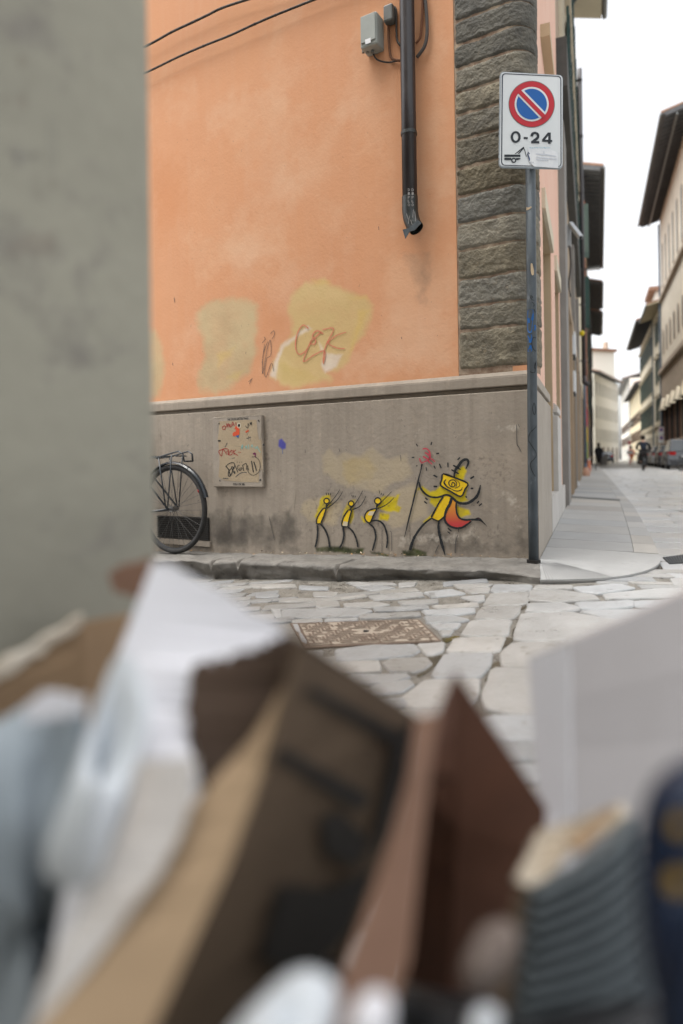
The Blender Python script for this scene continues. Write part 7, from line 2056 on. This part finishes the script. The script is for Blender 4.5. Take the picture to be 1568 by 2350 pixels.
# 6 reddish cardboard strip and folded triangular flap
t = thing('folded_cardboard', tuple(at(980, 2600, 0.55)), 'reddish brown folded cardboard standing up to a sharp point right of the carton', 'cardboard')
sheet('narrow_strip', [(962, 1648, 0.60), (1006, 1640, 0.61), (985, 1800, 0.595), (962, 2000, 0.57), (940, 2200, 0.54), (870, 2420, 0.50), (760, 3000, 0.45), (560, 3000, 0.43), (740, 2400, 0.48), (830, 2150, 0.52), (905, 1930, 0.56), (945, 1780, 0.58)], 0.006, M_cardr, t)
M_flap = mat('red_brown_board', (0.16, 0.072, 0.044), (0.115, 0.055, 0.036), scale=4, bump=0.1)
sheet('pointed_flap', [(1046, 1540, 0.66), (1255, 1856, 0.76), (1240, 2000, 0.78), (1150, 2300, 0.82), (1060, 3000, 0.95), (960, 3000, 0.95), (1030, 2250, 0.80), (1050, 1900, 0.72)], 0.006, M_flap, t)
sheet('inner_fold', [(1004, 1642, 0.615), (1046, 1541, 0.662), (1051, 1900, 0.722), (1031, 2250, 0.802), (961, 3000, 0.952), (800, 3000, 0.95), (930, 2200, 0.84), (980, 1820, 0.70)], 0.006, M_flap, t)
# 7 greyish-white carton at the right
t = thing('white_carton', tuple(at(1400, 2300, 0.9108)), 'greyish white carton rising at the right edge of the heap', 'box')
sheet('narrow_side', [(1212, 1512, 0.8832), (1306, 1476, 0.8487), (1310, 1880, 0.8280), (1320, 2600, 0.7590), (1260, 2700, 0.7728), (1236, 1840, 0.8556)], 0.004, M_paper, t)  # whiter stock than the front, in place of light on this side
mb = MB()
fr = [((1306, 1474, 0.849), (1720, 1300, 1.021)), ((1308, 1600, 0.846), (1720, 1500, 1.012)), ((1309, 1720, 0.850), (1720, 1690, 1.020)), ((1310, 1880, 0.845), (1720, 1900, 1.010)), ((1316, 2600, 0.815), (1720, 2600, 0.99))]
for (l0, r0), (l1, r1) in zip(fr[:-1], fr[1:]):
    mb.slab([at(*l0), at(*r0), at(*r1), at(*l1)], Vector((0.001, 0.004, 0)))
mb.build('front_side', M_carton, t)
sheet('top_flap', [(1214, 1508, 0.8832), (1306, 1472, 0.8501), (1440, 1424, 0.8984), (1720, 1296, 1.0226), (1700, 1290, 1.1730), (1430, 1420, 1.0488)], 0.004, M_carton, t)
# 8 torn corrugated carton
t = thing('torn_carton', tuple(at(1320, 2300, 0.6192)), 'torn grey corrugated carton with a pale ragged rim at the lower right', 'box')
sheet('torn_rim', [(1186, 2020, 0.6128, 6), (1240, 1905, 0.6450, 6), (1330, 1878, 0.6579, 5), (1430, 1840, 0.6773), (1446, 1880, 0.6708, 6), (1310, 1960, 0.6321, 6), (1228, 2040, 0.6063)], 0.008, M_cardi, t, seed=31)
sheet('inner_side', [(1300, 1930, 0.6231), (1400, 1852, 0.6514), (1425, 1856, 0.6579), (1330, 1955, 0.6166)], 0.004, M_card, t)
mb = MB()                                  # ribbed front
a_, b_, c_, d_ = at(1222, 2035, 0.6037), at(1452, 1880, 0.6643), at(1560, 2900, 0.5676), at(1130, 2900, 0.5160)
nn_ = (b_ - a_).cross(d_ - a_).normalized()
if nn_.y > 0: nn_ = -nn_
NR_ = 150
vs_ = []
for i in range(NR_ + 1):
    t_ = i / NR_
    for j in range(13):
        s_ = j / 12
        p = a_.lerp(d_, t_).lerp(b_.lerp(c_, t_), s_)
        vs_.append(p + nn_ * (0.013 * math.sin(t_ * 2 * math.pi * 22 + 2.5 * s_) + 0.012 * math.sin(s_ * math.pi)))
mb.add(vs_, [(i * 13 + j, i * 13 + j + 1, (i + 1) * 13 + j + 1, (i + 1) * 13 + j) for i in range(NR_) for j in range(12)])
rb = mb.build('corrugated_front', M_ribbed, t, smooth=True)
sd_ = rb.modifiers.new('Solidify', 'SOLIDIFY'); sd_.thickness = 0.004
sheet('side_panel', [(1186, 2030, 0.6128), (1222, 2040, 0.6063), (1130, 2900, 0.5160), (1040, 2900, 0.5418), (1130, 2280, 0.5934)], 0.004, M_cardd, t)
# 9 navy pack with yellow print
t = thing('navy_packet', tuple(at(1560, 2200, 0.42)), 'navy packet with yellow dots cut off by the right edge', 'packet')
cushion('packet_body', [(1640, 1720, 0.42), (1545, 1755, 0.42), (1486, 1820, 0.42), (1462, 1950, 0.42), (1468, 2150, 0.41), (1500, 2320, 0.40), (1560, 2600, 0.39), (1900, 2600, 0.40), (1900, 1760, 0.43)], 0.41, 0.035, M_navyb, t, seed=4)
M_yp = mat('yellow_print', (0.45, 0.27, 0.01), bump=0)
for x, y, r in ((1562, 1895, 20), (1556, 2025, 24), (1566, 2160, 16)):
    mb = MB(); mb.slab([at(x + r * math.cos(a * .7), y + r * math.sin(a * .7), 0.374) for a in range(9)], Vector((0, 0.001, 0))); mb.build('yellow_print', M_yp, t)
# 10 white bits at the bottom
def lump(nm, outline, d, lab, mm, bulge=0.03):
    o_ = cushion(nm, outline, d, bulge, mm, None)
    setp(o_, lab, 'wrapper'); return o_
lump('plastic_cup', [(645, 2245, 0.44), (695, 2222, 0.44), (748, 2236, 0.44), (780, 2290, 0.435), (750, 2420, 0.42), (640, 2600, 0.40), (430, 2600, 0.40), (520, 2380, 0.42)], 0.43, 'crumpled white plastic cup at the bottom middle', M_wplast)
lump('paper_ball', [(830, 2280, 0.42), (870, 2268, 0.42), (900, 2300, 0.42), (890, 2400, 0.41), (830, 2440, 0.41), (790, 2380, 0.41)], 0.42, 'small pinkish white paper ball at the bottom', M_paper, 0.02)
lump('plastic_scrap', [(1085, 2318, 0.45), (1120, 2305, 0.45), (1150, 2335, 0.45), (1130, 2420, 0.44), (1070, 2400, 0.44)], 0.45, 'tiny bright plastic scrap at the bottom edge right of the pointed flap', M_wplast, 0.02)
lump('grey_wrapper', [(1100, 2130, 0.50), (1160, 2110, 0.5), (1190, 2160, 0.49), (1150, 2260, 0.48), (1080, 2290, 0.48), (1060, 2220, 0.49)], 0.49, 'dull brown grey wrapper wedged between pointed flap and torn carton', mat('dull_wrapper', (0.22, 0.18, 0.16), bump=0.2), 0.02)
# dark sack filling the heap below
o = cushion('rubbish_sack', [(150, 2350, 0.62), (500, 2150, 0.66), (900, 2250, 0.66), (1200, 2300, 0.62), (1500, 2300, 0.58), (1650, 2500, 0.56), (1600, 3100, 0.52), (800, 3200, 0.50), (0, 3100, 0.52), (-100, 2600, 0.58)], 0.58, 0.10, mat('black_sack', (0.02, 0.021, 0.023), (0.03, 0.031, 0.033), scale=5, bump=0.6, bscale=12, rough=0.4), None, ripple=0.06)
setp(o, 'black rubbish sack filling the gaps under the cartons', 'sack')
